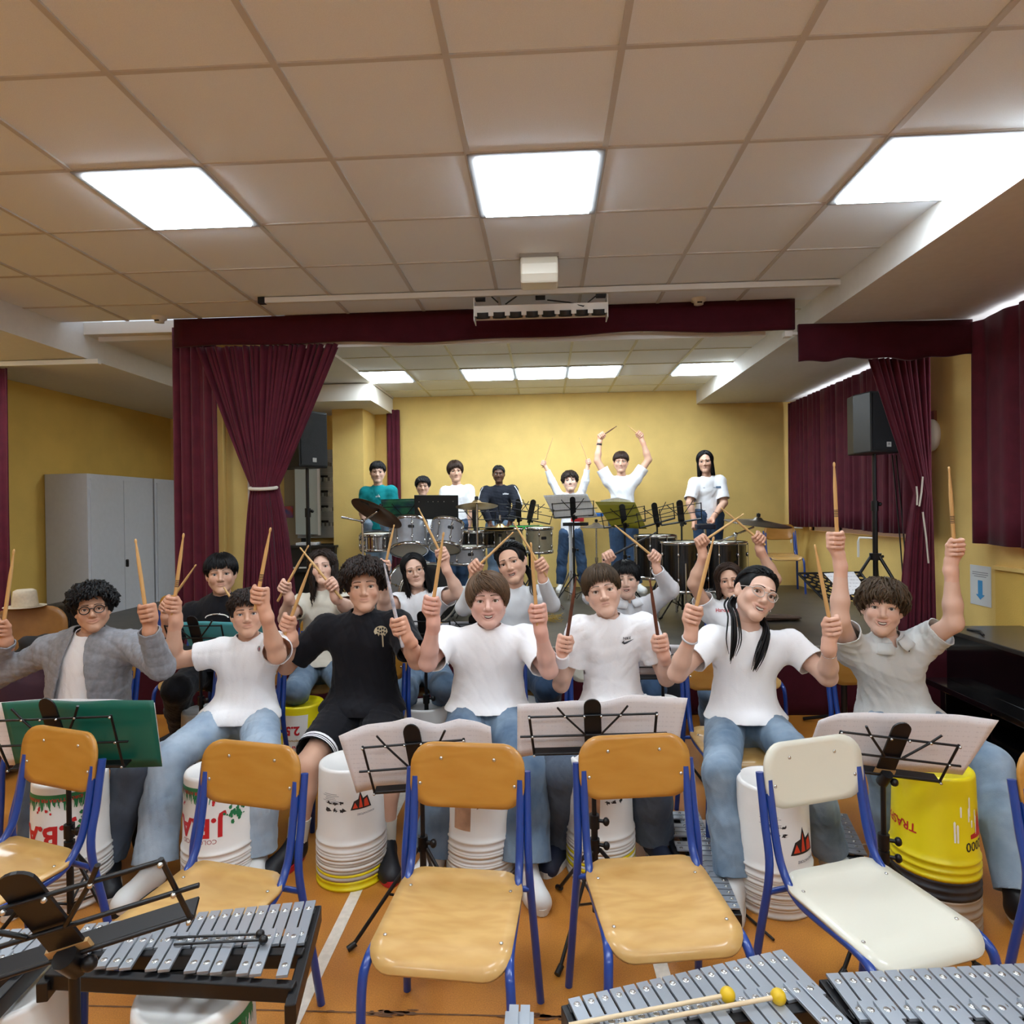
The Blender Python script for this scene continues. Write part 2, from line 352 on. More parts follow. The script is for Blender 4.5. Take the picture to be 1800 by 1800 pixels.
# ceiling track, LED bar, box, detectors
M_alu = mat('aluminium', 'b9b6b0', .35, .7); M_blk = mat('black_plastic', '101013', .45); M_blkm = mat('black_steel', '0d0d10', .35, .2)
p, q = atz(470, 530, HC-.02), atz(1475, 497, HC-.02)
t = thing('ceiling_track', 'long white lighting track fixed under the hall ceiling', 'track', ((p[0]+q[0])/2, 4.51, HC-.028))
MB().box((0, 0, 0), (q[0]-p[0], .035, .04)).build('rail', M_frame, t, bevel=.003); MB().box((-(q[0]-p[0])/2-.02, 0, 0), (.05, .04, .045)).build('end_cap', M_blk, t)
t = thing('stage_light_bar', 'long white bar of eight spotlights with black cables above the valance', 'light bar', (-.005, 4.55, 2.95))
R = Euler((.35, 0, 0)).to_matrix(); MB().box((0, 0, .05), (.94, .11, .012), R).box((0, -.05, .02), (.94, .012, .07), R).box((0, .05, .03), (.94, .012, .09), R).box((-.47, 0, .03), (.006, .13, .16)).box((.47, 0, .03), (.006, .13, .16)).build('housing', M_frame, t)
M_len = mat('lens_glass', '8a8a80', .1, spec=.8); M_lon = mat('lens_warm', 'cfc49a', .2)
for i in range(8):
    x = -.41+i*.117; h = MB(); Mx = Matrix.Translation((x, -.02, -.0)) @ Euler((.35, 0, 0)).to_matrix().to_4x4()
    h.lathe([(.001, .0), (.02, -.004), (.035, -.016), (.048, -.024), (.05, -.012), (.05, .02)], 14, Mx, 0, ms=[1, 1, 0, 0, 0]); h.build('spotlight', [M_blk, M_lon if i in (3, 4) else M_len], t)
for pts in ([(-.42, -.02, .12), (-.36, -.03, .14), (-.30, -.04, .08)], [(-.25, 0, .08), (-.15, -.02, .14), (0, -.01, .15), (.0, 0, .17)], [(.05, 0, .1), (.2, -.06, .06), (.3, -.06, .03), (.38, -.03, .1), (.43, -.01, .14)]):
    MB().tube(pts, .005, 6).build('cable', M_blk, t)
for x in (-.43, 0, .43): MB().box((x, 0, .135), (.07, .06, .05)).cyl((x, 0, .13), (x, 0, .17), .012).build('clamp', M_blk, t, bevel=.004)
p = at(948, 480, 4.0); t = thing('ceiling_box', 'white curved plastic box hanging under the ceiling before the light bar', 'ceiling box', (p[0], 4.0, HC))
M_cream = mat('cream_plastic', 'd9d4c4', .45)
pr = [(-.11, -.02), (-.13, -.07), (-.125, -.13), (-.09, -.175), (.06, -.17), (.07, -.02)]
b = MB(); b.plate([(-.115, y, z) for y, z in pr], .23, (1, 0, 0)); b.build('cover', M_cream, t, bevel=.012)
MB().box((0, -.01, -.012), (.24, .2, .024)).build('mounting_plate', mat('grey_plate', '8a8278', .6), t)
for (px, py, l) in ((1228, 528, 'round smoke detector on the ceiling above the right of the valance'), (280, 560, 'round smoke detector on the ceiling at left near the curtain')):
    p = atz(px, py-3, HC); t = thing('smoke_detector', l, 'smoke detector', p)
    MB().lathe([(.055, 0), (.055, -.018), (.035, -.03), (.035, -.045), (.001, -.047)], 20).build('body', M_cream, t); MB().box((0, -.034, -.037), (.035, .008, .01)).build('sensor_slot', M_blk, t)
p = at(1384, 588, 4.9); t = thing('wall_sensor', 'small white sensor on the soffit edge under the valance end', 'sensor', p)
MB().box((0, 0, 0), (.06, .06, .045)).build('housing', M_frame, t, bevel=.006); MB().box((.05, .02, .01), (.06, .02, .02)).build('bracket', M_frame, t)
# ------------------------------------------------------------------ school chairs
def wood_mat(name, c1, c2, scale=1., rough=.38, wear=True):
    m = mat(name, c1, rough, coat=.25); nt = m.node_tree; N = nt.nodes; L = nt.links; b = N['Principled BSDF']
    tc = N.new('ShaderNodeTexCoord'); mp = N.new('ShaderNodeMapping'); mp.inputs['Scale'].default_value = (3.2*scale, 9*scale, 9*scale)
    L.new(tc.outputs['Object'], mp.inputs['Vector'])
    n = N.new('ShaderNodeTexNoise'); n.inputs['Scale'].default_value = 1.; n.inputs['Detail'].default_value = 2; L.new(mp.outputs['Vector'], n.inputs['Vector'])
    w = N.new('ShaderNodeMath'); w.operation = 'MULTIPLY'; w.inputs[1].default_value = 45; L.new(n.outputs['Fac'], w.inputs[0])
    sn = N.new('ShaderNodeMath'); sn.operation = 'SINE'; L.new(w.outputs[0], sn.inputs[0])
    n2 = N.new('ShaderNodeTexNoise'); n2.inputs['Scale'].default_value = 2.5; n2.inputs['Detail'].default_value = 3; L.new(mp.outputs['Vector'], n2.inputs['Vector'])
    ad = N.new('ShaderNodeMath'); ad.operation = 'MULTIPLY_ADD'; ad.inputs[1].default_value = .09; L.new(sn.outputs[0], ad.inputs[0]); L.new(n2.outputs['Fac'], ad.inputs[2])
    r = N.new('ShaderNodeValToRGB'); r.color_ramp.elements[0].position = .25; r.color_ramp.elements[1].position = .8
    r.color_ramp.elements[0].color = (*lin(c1), 1); r.color_ramp.elements[1].color = (*lin(c2), 1)
    L.new(ad.outputs[0], r.inputs['Fac']); L.new(r.outputs['Color'], b.inputs['Base Color']); return m
M_ply = wood_mat('plywood_seat', 'bf9352', 'd3ab6a'); M_plyb = wood_mat('plywood_back', 'b07828', 'c28d3e', .8); M_plyw = mat('white_laminate', 'd9d6c6', .32, coat=.3)
M_blue = mat('blue_enamel', '1b3f8f', .3, coat=.4); M_screw = mat('steel_screw', 'c8c8c6', .25, .9); M_chrome = mat('chrome', 'cfcfd0', .12, 1.)
def panel(w, h, r, fn, rings=6):
    out = rrect(w, h, r, 6); k = len(out); V = []; Fs = []
    for i in range(rings):
        s = 1-i/rings
        V += [fn(x*s, y*s) for x, y in out]
    V.append(fn(0, 0))
    for i in range(rings-1): Fs += [(i*k+j, i*k+(j+1) % k, (i+1)*k+(j+1) % k, (i+1)*k+j) for j in range(k)]
    Fs += [((rings-1)*k+j, (rings-1)*k+(j+1) % k, rings*k) for j in range(k)]
    return V, Fs
def smooth_path(pts, n=6):
    P = [np.array(p, float) for p in pts]; out = []
    P = [2*P[0]-P[1]]+P+[2*P[-1]-P[-2]]
    for i in range(1, len(P)-2):
        for t in np.linspace(0, 1, n, endpoint=False):
            a, b, c, d = P[i-1:i+3]
            out.append(.5*(2*b+(c-a)*t+(2*a-5*b+4*c-d)*t*t+(3*b-a-3*c+d)*t**3))
    return out+[P[-2]]
def make_chair(label, loc, rz, white=False, group=None, name='school_chair'):
    t = thing(name, label, 'chair', loc, rz, group)
    def seat(x, y):
        v = (y+.18)/.36
        z = .445 - .05*max(0, .28-v)**2*9 + .02*max(0, v-.8)**2*20 - .012*(1-(x/.18)**2)*math.sin(PI*min(1, max(0, v)))
        return (x, y-.01, z)
    V, Fs = panel(.37, .375, .065, seat); MB().add(V, Fs, 0, True).build('seat', M_plyw if white else M_ply, t, solid=.011)
    def back(x, y): return (x, .235+.22*(y)*.55 - .9*(.0342-x*x)*.45*-1, .725+y)
    V, Fs = panel(.365, .195, .07, back); MB().add(V, [f[::-1] for f in Fs], 0, True).build('backrest', M_plyw if white else M_plyb, t, solid=.011)
    for s in (-1, 1):
        MB().tube(smooth_path([(s*.218, .275, 0), (s*.205, .235, .25), (s*.195, .2, .46), (s*.19, .225, .6), (s*.187, .25, .74)]), .0125, 10).build('leg', M_blue, t)
        MB().tube(smooth_path([(s*.20, -.205, 0), (s*.195, -.195, .2), (s*.19, -.19, .36), (s*.184, -.165, .41), (s*.178, -.1, .424), (s*.172, .06, .418), (s*.170, .125, .43), (s*.168, .17, .47), (s*.168, .2, .54), (s*.168, .235, .72)]), .0125, 10).build('leg', M_blue, t)
    MB().cyl((-.195, .2, .40), (.195, .2, .40), .009, 8).build('crossbar', M_blue, t)
    for x, z in ((-.085, .775), (.085, .775), (-.15, .70), (.15, .70)):
        y = back(x, z-.725)[1]; MB().sphere((x, y-.012, z), (.006, .0035, .006), 8, 5).build('screw', M_screw, t)
    for x, y in ((-.15, .12), (.15, .12), (-.155, -.1), (.155, -.1)): p = seat(x, y); MB().sphere((p[0], p[1], p[2]+.001), (.0055, .0055, .003), 8, 5).build('screw', M_screw, t)
    return t
def chair_at(px, py, rz):
    p = atz(px, py, .725); d = np.array([-math.sin(rz), math.cos(rz)])*.25; return (p[0]-d[0], p[1]-d[1], 0)
G_ch = 'empty chairs in the front row'
ch0 = make_chair('empty wooden school chair with scratched seat beneath the sheet music, third from left in front', chair_at(823, 1360, -.08), -.08, False, G_ch)
copy_tree(ch0, chair_at(112, 1330, -.30), -.30, 'empty wooden school chair at lower left before the green folder', G_ch)
copy_tree(ch0, chair_at(446, 1358, -.22), -.22, 'empty wooden school chair behind the large glockenspiel, second from left in front', G_ch)
copy_tree(ch0, chair_at(1113, 1344, .13), .13, 'empty wooden school chair directly left of the white chair', G_ch)
chw = make_chair('empty white laminate school chair with blue legs in front of the person with clear glasses', chair_at(1424, 1352, .33), .33, True, G_ch)
copy_tree(ch0, chair_at(1868, 1368, .25), .25, 'empty wooden school chair cut off by the right edge, before the yellow bucket', G_ch)
G_c2 = 'chairs the front row players sit on'; YC = 3.42
def chair_y(px, Y, rz): p = at(px, 1190, Y); return (p[0]+math.sin(rz)*.25, Y-.25, 0)
for px, Y, rz, w, l in ((190, 3.36, -.1, 0, 'wooden chair under the person in the grey jacket'), (441, 3.36, 0, 0, 'wooden chair under the person with the small chest badge'), (660, 3.5, 0, 0, 'wooden chair under the person in black shorts'),
                        (862, 3.45, 0, 0, 'wooden chair under the person in plain white'), (1058, 3.45, .0, 1, 'white laminate chair under the person with the bandaged wrist'), (1263, 3.3, .05, 0, 'wooden chair under the person with clear glasses'), (1515, 3.4, .1, 0, 'wooden chair under the person in the polo')):
    copy_tree(chw if w else ch0, chair_y(px, Y, rz), rz, l, G_c2)
G_c3 = 'chairs of the second row'
for px, Y, rz, l in ((380, 4.5, 0, 'chair under the person in black with a chain necklace'), (575, 4.45, 0, 'chair under the person in the cream top'), (735, 4.4, 0, 'chair under the person with round glasses'),
                     (905, 4.4, 0, 'chair under the person in the tight white top'), (1105, 4.66, 0, 'chair under the person in the white collared shirt'), (1290, 4.55, 0, 'chair under the person with red chest lettering')):
    copy_tree(ch0, chair_y(px, Y, rz), rz, l, G_c3)
p = at(1367, 960, 8.2); copy_tree(ch0, (p[0], 8.0, .5), -.15, 'wooden school chair standing on the stage by the back wall', 'stage chairs')
p = atz(272, 1224, 0); copy_tree(ch0, (p[0]+.02, p[1]+.12, 0), 0., 'unoccupied chair behind the raised hand of the person in the grey jacket', G_c3)

# ------------------------------------------------------------------ paint buckets used as drums
M_bw = mat('white_plastic', 'e3e1dd', .35, noise=.03, nscale=6); M_by = mat('yellow_plastic', 'e6d313', .35, noise=.04, nscale=6); M_bk = mat('black_paint', '1c1c22', .5, noise=.3, nscale=14, col2='3a3a40')
M_bd = mat('dirty_plastic', 'd6d2c8', .5, col2='a99e90', nscale=5); M_bg = mat('grey_paint', 'b4b2ae', .5, col2='8d8a86', nscale=8)
M_pr = mat('print_red', 'c3222b', .5); M_pg = mat('print_green', '1d7a4d', .5); M_pk = mat('print_black', '26262a', .5); M_po = mat('print_orange', 'd8452a', .5); M_pgy = mat('print_grey', '8a8a90', .5); M_pw = mat('print_white', 'f2f2ee', .5); M_prust = mat('print_rust', 'b9977f', .6, noise=.2, nscale=15)
BH = .365; RT = .131; RB = .150
def bucket_mesh():
    b = MB()
    b.lathe([(.146, .004), (RB, 0), (RB, .012), (.146, .014), (.1455, .028), (.150, .031), (.150, .038), (.145, .041), (.1445, .056), (.149, .059), (.149, .066), (.144, .069), (.1425, .088), (.1415, .09),
             (RT+.002, BH-.012), (RT-.001, BH-.003), (RT-.008, BH), (RT-.016, BH-.001), (RT-.02, BH-.006), (.001, BH-.006)], 40)
    return b
def rad(z): return .1415+(RT+.002-.1415)*(z-.09)/(BH-.102)
def wrap(V, Fs, zc, ang, flip=True, off=.0012):
    """2D print wrapped round a bucket; ang = where it faces (0 = toward -Y)"""
    bm = bmesh.new(); vs = [bm.verts.new((x, y, 0)) for x, y, *_ in V]
    for f in Fs:
        try: bm.faces.new([vs[i] for i in f])
        except ValueError: pass
    xs = [v[0] for v in V]
    for x in np.arange(min(xs)+.01, max(xs), .012):
        bmesh.ops.bisect_plane(bm, geom=bm.verts[:]+bm.edges[:]+bm.faces[:], plane_co=(x, 0, 0), plane_no=(1, 0, 0))
    bm.verts.index_update(); s = -1 if flip else 1; out = []
    for v in bm.verts:
        x, y = v.co.x*s, v.co.y*s; z = zc+y; r = rad(z)+off; a = ang+x/r; out.append((r*math.sin(a), -r*math.cos(a), z))
    F2 = [tuple(q.index for q in f.verts) for f in bm.faces]; bm.free(); return out, F2
def print_text(parent, txt, size, zc, ang, m, flip=True, bold=1., name='printed_lettering', off=.0012):
    V, Fs = text_mesh(txt, size, bold=.035 if size > .06 else .015); V = [(x*bold, y) for x, y, *_ in V]; V, Fs = wrap(V, Fs, zc, ang, flip, off); return MB().add(V, Fs).build(name, m, parent)
def print_shapes(parent, polys, zc, ang, m, name='printed_pattern', flip=True, off=.001):
    b = MB()
    for P in polys: V, Fs = wrap(P, [tuple(range(len(P)))], zc, ang, flip, off); b.add(V, Fs)
    return b.build(name, m, parent)
def rect(x, y, w, h): return [(x-w/2, y-h/2), (x+w/2, y-h/2), (x+w/2, y+h/2), (x-w/2, y+h/2)]
def deco_gba(t, a0, r):
    strokes = []; top = BH-.05
    for i in range(72):
        x = -.20+i*.0058+r.normal(0, .0015); l = r.uniform(.015, .05); w = r.uniform(.0025, .006); sk = r.normal(0, .006)
        strokes.append([(x-w, 0), (x+w, 0), (x+w*.3+sk, l), (x-w*.3+sk, l)])
    strokes.append(rect(0, -.006, .40, .02))
    print_shapes(t, strokes, top, a0, M_pg)
    hearts = []
    for i in range(7):
        x, y, s = r.uniform(-.16, .1), r.uniform(.03, .06), r.uniform(.005, .009)
        hearts.append([(x+s*math.cos(k*PI/4)*r.uniform(.7, 1.2), y+s*math.sin(k*PI/4)*r.uniform(.7, 1.2)) for k in range(8)])
    print_shapes(t, hearts, top, a0, M_pr, off=.0016)
    print_text(t, 'J.B.A.', .105, .175, a0+.05, M_pr, bold=1.0); print_text(t, 'COLORIFICIO', .026, .117, a0+.1, mat('print_rose', 'b98080', .5))
    print_text(t, 'IDROPITTURA PER INTERNI  ANTIMUFFA', .018, top-.004, a0-.1, M_pr, off=.0018)
    tree = []
    for i in range(46):
        x, y = r.normal(0, .018), r.normal(0, .025); s = r.uniform(.004, .009); tree.append([(x+s*math.cos(k*PI/3)*r.uniform(.6, 1.3), y+s*math.sin(k*PI/3)*r.uniform(.6, 1.3)) for k in range(6)])
    print_shapes(t, tree, .215, a0+1.25, M_pg, off=.0014)
def deco_icons(t, a0, r, ez=.225, es=1.):
    print_text(t, '15 LRT', .012, .235, a0-.35, M_pk); fr = []
    for j, zc in enumerate((.205, .165)):
        for i in range(3):
            x = (i-1)*.03
            for q in range(4): fr.append([(x+r.normal(0, .006)+.005*math.cos(k*PI/2.5), (-.03 if j else .0)+r.normal(0, .004)+.005*math.sin(k*PI/2.5)) for k in range(5)])
    print_shapes(t, fr, .205, a0-.35, M_pk)
    line = [rect(0, k*.007, .06+.02*math.sin(k*2), .0018) for k in range(6)]; print_shapes(t, line, .27, a0-.5, M_pgy)
    q = lambda P: [[(x*es, y*es) for x, y in p] for p in P]
    print_shapes(t, q([[(-.045, .03), (.045, .03), (.03, -.005), (.012, -.012), (.004, -.045), (-.008, -.012), (-.028, -.02)]]), ez, a0+.45, M_pk); print_shapes(t, q([[(-.036, .024), (-.012, .024), (-.012, -.004), (-.024, -.012)], [(-.006, .024), (.01, .024), (.004, -.03)], [(.014, .024), (.036, .024), (.026, .0)]]), ez, a0+.45, M_po, off=.002)
    print_text(t, 'RINNOVATORE', .011*es, ez-.05*es, a0+.6, M_pgy)
def deco_rust(t, a0, r):
    print_shapes(t, [[(-.04, -.09), (.04, -.10), (.045, .11), (-.035, .11)]], .22, a0-.45, M_prust)
    print_text(t, '15 LRT', .012, .245, a0+.25, M_pk); fr = []
    for j in range(2):
        for i in range(3):
            for q in range(4): fr.append([((i-1)*.03+r.normal(0, .006)+.005*math.cos(k*PI/2.5), -.035*j+r.normal(0, .004)+.005*math.sin(k*PI/2.5)) for k in range(5)])
    print_shapes(t, fr, .215, a0+.25, M_pk)
def deco_transit(t, a0, r):
    print_text(t, 'TRASPARENTE', .045, .165, a0-1.85, M_pr); print_text(t, 'FORTE 2000', .047, .125, a0+1.2, M_pk); print_shapes(t, [[(-.05, .07), (.05, .07), (.05, .055), (.02, .05), (.0, -.03), (-.02, .05), (-.05, .055)]], .22, a0+.85, M_pr)
    sp = []
    for i in range(9):
        x = r.uniform(-.1, .05); y = r.uniform(-.05, .08); l = r.uniform(.02, .07); sp.append([(x-.003, y), (x+.003, y), (x+.004, y-l), (x, y-l-.006), (x-.004, y-l)])
    print_shapes(t, sp, .22, a0, M_pw)
def deco_piran(t, a0, r):
    print_shapes(t, [[(-.09, -.11), (.07, -.11), (.06, .10), (-.08, .09)]], .21, a0-.1, M_pw, off=.0006)
    print_text(t, 'PIRANTE', .052, .13, a0, M_pr, off=.002); print_text(t, '2.5', .07, .235, a0-.1, M_pr, off=.002); print_text(t, 'traspirante', .02, .175, a0, mat('print_gold', 'b98a1e', .5), off=.002)
def deco_333(t, a0, r):
    print_text(t, '333', .055, .19, a0+.35, M_pk); print_text(t, 'MIX 14 LT', .022, .27, a0+.4, M_pgy); print_text(t, 'pittura per interni', .02, .13, a0+.15, M_pgy)
    ring = []
    for i in range(28):
        a, c = 2*PI*i/28, 2*PI*(i+1)/28; ring.append([(.045*math.cos(a), .045*math.sin(a)), (.045*math.cos(c), .045*math.sin(c)), (.042*math.cos(c), .042*math.sin(c)), (.042*math.cos(a), .042*math.sin(a))])
    print_shapes(t, ring, .2, a0-.5, M_pgy); print_text(t, 'mix', .02, .2, a0-.5, M_pgy); print_shapes(t, [rect(0, 0, .04, .02)], .105, a0-.2, M_pg)
def deco_drip(t, a0, r):
    print_shapes(t, [[(x-.003, .1), (x+.003, .1), (x+.002, -l), (x-.002, -l)] for x, l in [(r.uniform(-.12, .12), r.uniform(-.02, .1)) for _ in range(16)]], .24, a0, M_pw)
    print_shapes(t, [rect(r.uniform(-.13, -.07), r.uniform(-.06, .06), .012, .02) for _ in range(7)], .2, a0, M_pg)
G_b = 'upturned paint buckets played as drums'
BK = bucket_mesh()
def stack(px, py, mats_, label, deco=None, a0=0., off=.062, Y=None, seed=0, words=None):
    """nested upturned buckets, bottom first; (px,py) = front foot of the stack"""
    p = atz(px, py, 0); p[1] += .15; n = len(mats_); r = np.random.default_rng(seed)
    if Y: p = at(px, py, Y); p[2] = 0
    for i, m in enumerate(mats_):
        top = i == n-1
        pos = '' if top else {1: ['nested'], 2: ['lower', 'upper'], 3: ['lowest', 'middle', 'topmost'], 4: ['lowest', 'second lowest', 'second highest', 'topmost']}[n-1][i]+' bucket rim nested below the '
        o = BK.build('paint_bucket', m, None, (p[0], p[1], i*off)); tag(o, pos+words if pos else label, 'bucket', G_b)
        o.rotation_euler = (0, 0, 0)
        if top and deco: deco(o, a0, r)
    return p
W4 = [M_bw]*4
stack(78, 1612, [M_bw]*4, 'white bucket with red lettering before the person in the grey jacket', deco_gba, -.15, seed=1, off=.045, words='red lettered bucket before the grey jacket')
stack(354, 1585, [M_bd, M_bw, M_bw, M_bw], 'white bucket with red lettering and green leaves second from left', deco_gba, -.25, seed=2, off=.039, words='red lettered bucket second from left')
stack(600, 1570, [M_by, M_bd, M_bw, M_bw], 'white bucket over a yellow rim before the person in black shorts', lambda t, a, r: deco_icons(t, a, r, .235), .15, seed=3, off=.042, words='bucket before the person in black shorts')
stack(840, 1572, [M_bw]*4, 'white rust stained bucket before the person in plain white', deco_rust, 0, seed=4, off=.046, words='rust stained bucket before the person in plain white')
stack(1062, 1560, [M_bw, M_by, M_bw, M_bw], 'white bucket behind the empty chair left of the white chair', deco_rust, .1, seed=5, off=.042, words='bucket behind the chair left of the white one')
stack(1384, 1620, [M_bw]*4, 'white bucket with orange emblem before the person with clear glasses', lambda t, a, r: deco_icons(t, a, r, .17, 1.35), .12, off=.037, seed=6, words='bucket before the person with clear glasses')
stack(1688, 1655, [M_bd, M_bd, M_bk, M_by], 'bright yellow bucket splashed white at right', deco_transit, -.1, off=.068, seed=7, words='bright yellow bucket at right')
G_b2 = G_b
stack(362, 1305, [M_bg], 'grey paint streaked bucket at left behind the person with the chest badge', deco_drip, 0, Y=3.8, seed=8); 
stack(530, 1305, [M_bw, M_by], 'yellow bucket with red lettering by the person in black shorts', deco_piran, .1, Y=3.75, seed=9, words='yellow bucket by the person in black shorts')
stack(748, 1305, [M_bw, M_bw], 'white bucket with grey circle and number 333', deco_333, .2, Y=3.7, seed=10, words='bucket with number 333')
stack(925, 1305, [M_bw, M_bw], 'white bucket half hidden behind the person in plain white', deco_gba, -1., Y=3.75, seed=11, words='bucket half hidden behind the person in plain white')
stack(1158, 1305, [M_bw, M_bw], 'plain white bucket behind the person with the bandaged wrist', None, 0, Y=3.8, seed=12, words='plain white bucket in the second row')
stack(1360, 1420, [M_bd], 'low bucket behind the legs of the person with clear glasses', None, 0, Y=3.35, seed=13)
p = atz(342, 1735, .425); 
for i in range(2):
    o = BK.build('paint_bucket', M_bw, None, (p[0]+.0, p[1]+.0, -.002+i*.062)); tag(o, 'white bucket with green leaves carrying the large glockenspiel at lower left' if i else 'nested rim beneath the green leaved bucket at lower left', 'bucket', 'buckets carrying glockenspiels')
    if i: deco_gba(o, .2, np.random.default_rng(20)); o.rotation_euler = (0, 0, 0)
GLB = p

# ------------------------------------------------------------------ music stands
M_st = mat('stand_black', '0c0c10', .4, .1); M_tape = mat('masking_tape', 'b08d5c', .6)
def music_stand(label, base, hz, rz=0, tilt=.3, w=.46, group='folding music stands', desk=True, legs=True, name='music_stand', tape=False, lean=0., legrot=0., slim=1., vscale=1.):
    t = thing(name, label, 'music stand', base, rz, group)
    up = np.array([math.sin(lean), -math.sin(tilt), math.cos(tilt)*math.cos(lean)]); rt = np.array([math.cos(lean), 0, -math.sin(lean)]); n = np.cross(up, rt)*-1
    n = np.array([0, math.cos(tilt), math.sin(tilt)])
    vs_ = vscale
    def D(u, v, o=0):
        v = v*vs_; return np.array([0, 0, hz]) + rt*u + up*v + n*o
    if legs:
        for i in range(3):
            a = legrot+PI/2+2*PI*i/3; d = np.array([math.cos(a), math.sin(a), 0])
            lg = MB().tube([d*.018+np.array([0, 0, .30]), d*.27+np.array([0, 0, .012])], .0065, 8, flat=1.2); lg.tube([d*.255+np.array([0, 0, .022]), d*.285+np.array([0, 0, .009])], .011, 8)
            lg.tube([d*.14+np.array([0, 0, .165]), (0, 0, .1)], .0045, 6).build('leg', M_st, t)
        MB().cyl((0, 0, .07), (0, 0, hz*.62), .0125, 10).build('lower_pole', M_st, t)
        MB().cyl((0, 0, hz*.55), (0, 0, hz+.0), .009, 10).build('upper_pole', M_st, t)
        for z in (hz*.62, .32):
            MB().cyl((0, 0, z-.03), (0, 0, z+.02), .019, 10).cyl((0, -.0, z), (.035, -.012, z), .007, 8).sphere((.042, -.014, z), (.013, .013, .016), 8, 6).build('clamp_knob', M_st, t)
    pl = [D(x, y+.11, -.006) for x, y in rrect(.062*slim, .235, .03*slim, 5)]
    MB().plate(pl, .006, n).build('back_plate', M_st, t)
    hw = w/2; fb = MB(); bw = .0052
    def bar(a, b, o=-.01): fb.tube([D(*a, o), D(*b, o)], bw, 6, flat=.8)
    bar((-hw*.86, .165), (hw*.86, .165)); bar((-hw, .085), (hw, .085), -.014); bar((-hw*.86, .17), (-hw*.82, .0)); bar((hw*.86, .17), (hw*.82, .0)); bar((-hw*.84, .005), (hw*.84, .005))
    bar((-.03, .09), (-.10, .17), -.016); bar((-.10, .17), (-.125, .205), -.016); bar((.03, .09), (.10, .17), -.016); bar((.10, .17), (.125, .205), -.016)
    fb.build('desk_frame', M_st, t)
    for u, v in ((-hw*.86, .166), (hw*.86, .166), (-.03, .166), (.03, .166), (-.1, .168), (.1, .168), (-hw*.83, .085), (hw*.83, .085), (-hw*.82, .004), (hw*.82, .004)): 
        if not base[2] and base[1] < 3: MB().sphere(D(u, v, -.019), .005, 8, 6).build('rivet', M_screw, t)
    sh = MB(); c = [D(-hw*.84, -.004, -.008), D(hw*.84, -.004, -.008), D(hw*.84, -.004, .03), D(-hw*.84, -.004, .03)]
    sh.plate(c, .006, up); sh.build('shelf', M_st, t)
    MB().cyl(D(0, .02, -.02), D(0, -.03, -.01), .02, 10).sphere(D(.03, -.01, -.025), .014, 8, 6).build('tilt_joint', M_st, t)
    if tape: MB().plate([D(x, y, -.0075) for x, y in ((-.034, .0), (.034, .0), (.034, .025), (-.034, .025))], .008, n).build('tape', M_tape, t)
    return t
M_paper = mat('sheet_paper', 'e6e1e2', .8); M_green = mat('green_folder', '0f6152', .35, spec=.5); M_teal = mat('teal_folder', '4f9fa6', .35); M_yel = mat('yellow_folder', '8f8a1c', .4); M_greyp = mat('grey_folder', '8d8d92', .6); M_ppw = mat('white_paper', 'e8e8ea', .8)
def paper_print(m, strength=.25):
    nt = m.node_tree; N = nt.nodes; L = nt.links; b = N['Principled BSDF']; tc = N.new('ShaderNodeTexCoord')
    mp = N.new('ShaderNodeMapping'); mp.inputs['Scale'].default_value = (40, 1, 1); L.new(tc.outputs['Object'], mp.inputs['Vector'])
    w = N.new('ShaderNodeTexNoise'); w.inputs['Scale'].default_value = 6; L.new(mp.outputs['Vector'], w.inputs['Vector'])
    sp = N.new('ShaderNodeSeparateXYZ'); L.new(tc.outputs['Object'], sp.inputs[0]); ml = N.new('ShaderNodeMath'); ml.operation = 'MULTIPLY'; ml.inputs[1].default_value = 330; L.new(sp.outputs['Z'], ml.inputs[0])
    s = N.new('ShaderNodeMath'); s.operation = 'SINE'; L.new(ml.outputs[0], s.inputs[0]); g = N.new('ShaderNodeMath'); g.operation = 'GREATER_THAN'; g.inputs[1].default_value = .75; L.new(s.outputs[0], g.inputs[0])
    g2 = N.new('ShaderNodeMath'); g2.operation = 'GREATER_THAN'; g2.inputs[1].default_value = .52; L.new(w.outputs['Fac'], g2.inputs[0]); mu = N.new('ShaderNodeMath'); mu.operation = 'MULTIPLY'; L.new(g.outputs[0], mu.inputs[0]); L.new(g2.outputs[0], mu.inputs[1])
    mu2 = N.new('ShaderNodeMath'); mu2.operation = 'MULTIPLY'; mu2.inputs[1].default_value = strength; L.new(mu.outputs[0], mu2.inputs[0])
    mx = N.new('ShaderNodeMix'); mx.data_type = 'RGBA'; c = b.inputs['Base Color'].default_value; mx.inputs['A'].default_value = c; mx.inputs['B'].default_value = (.25, .24, .27, 1); L.new(mu2.outputs[0], mx.inputs['Factor']); L.new(mx.outputs['Result'], b.inputs['Base Color'])
paper_print(M_paper, .16); paper_print(M_ppw, .5)
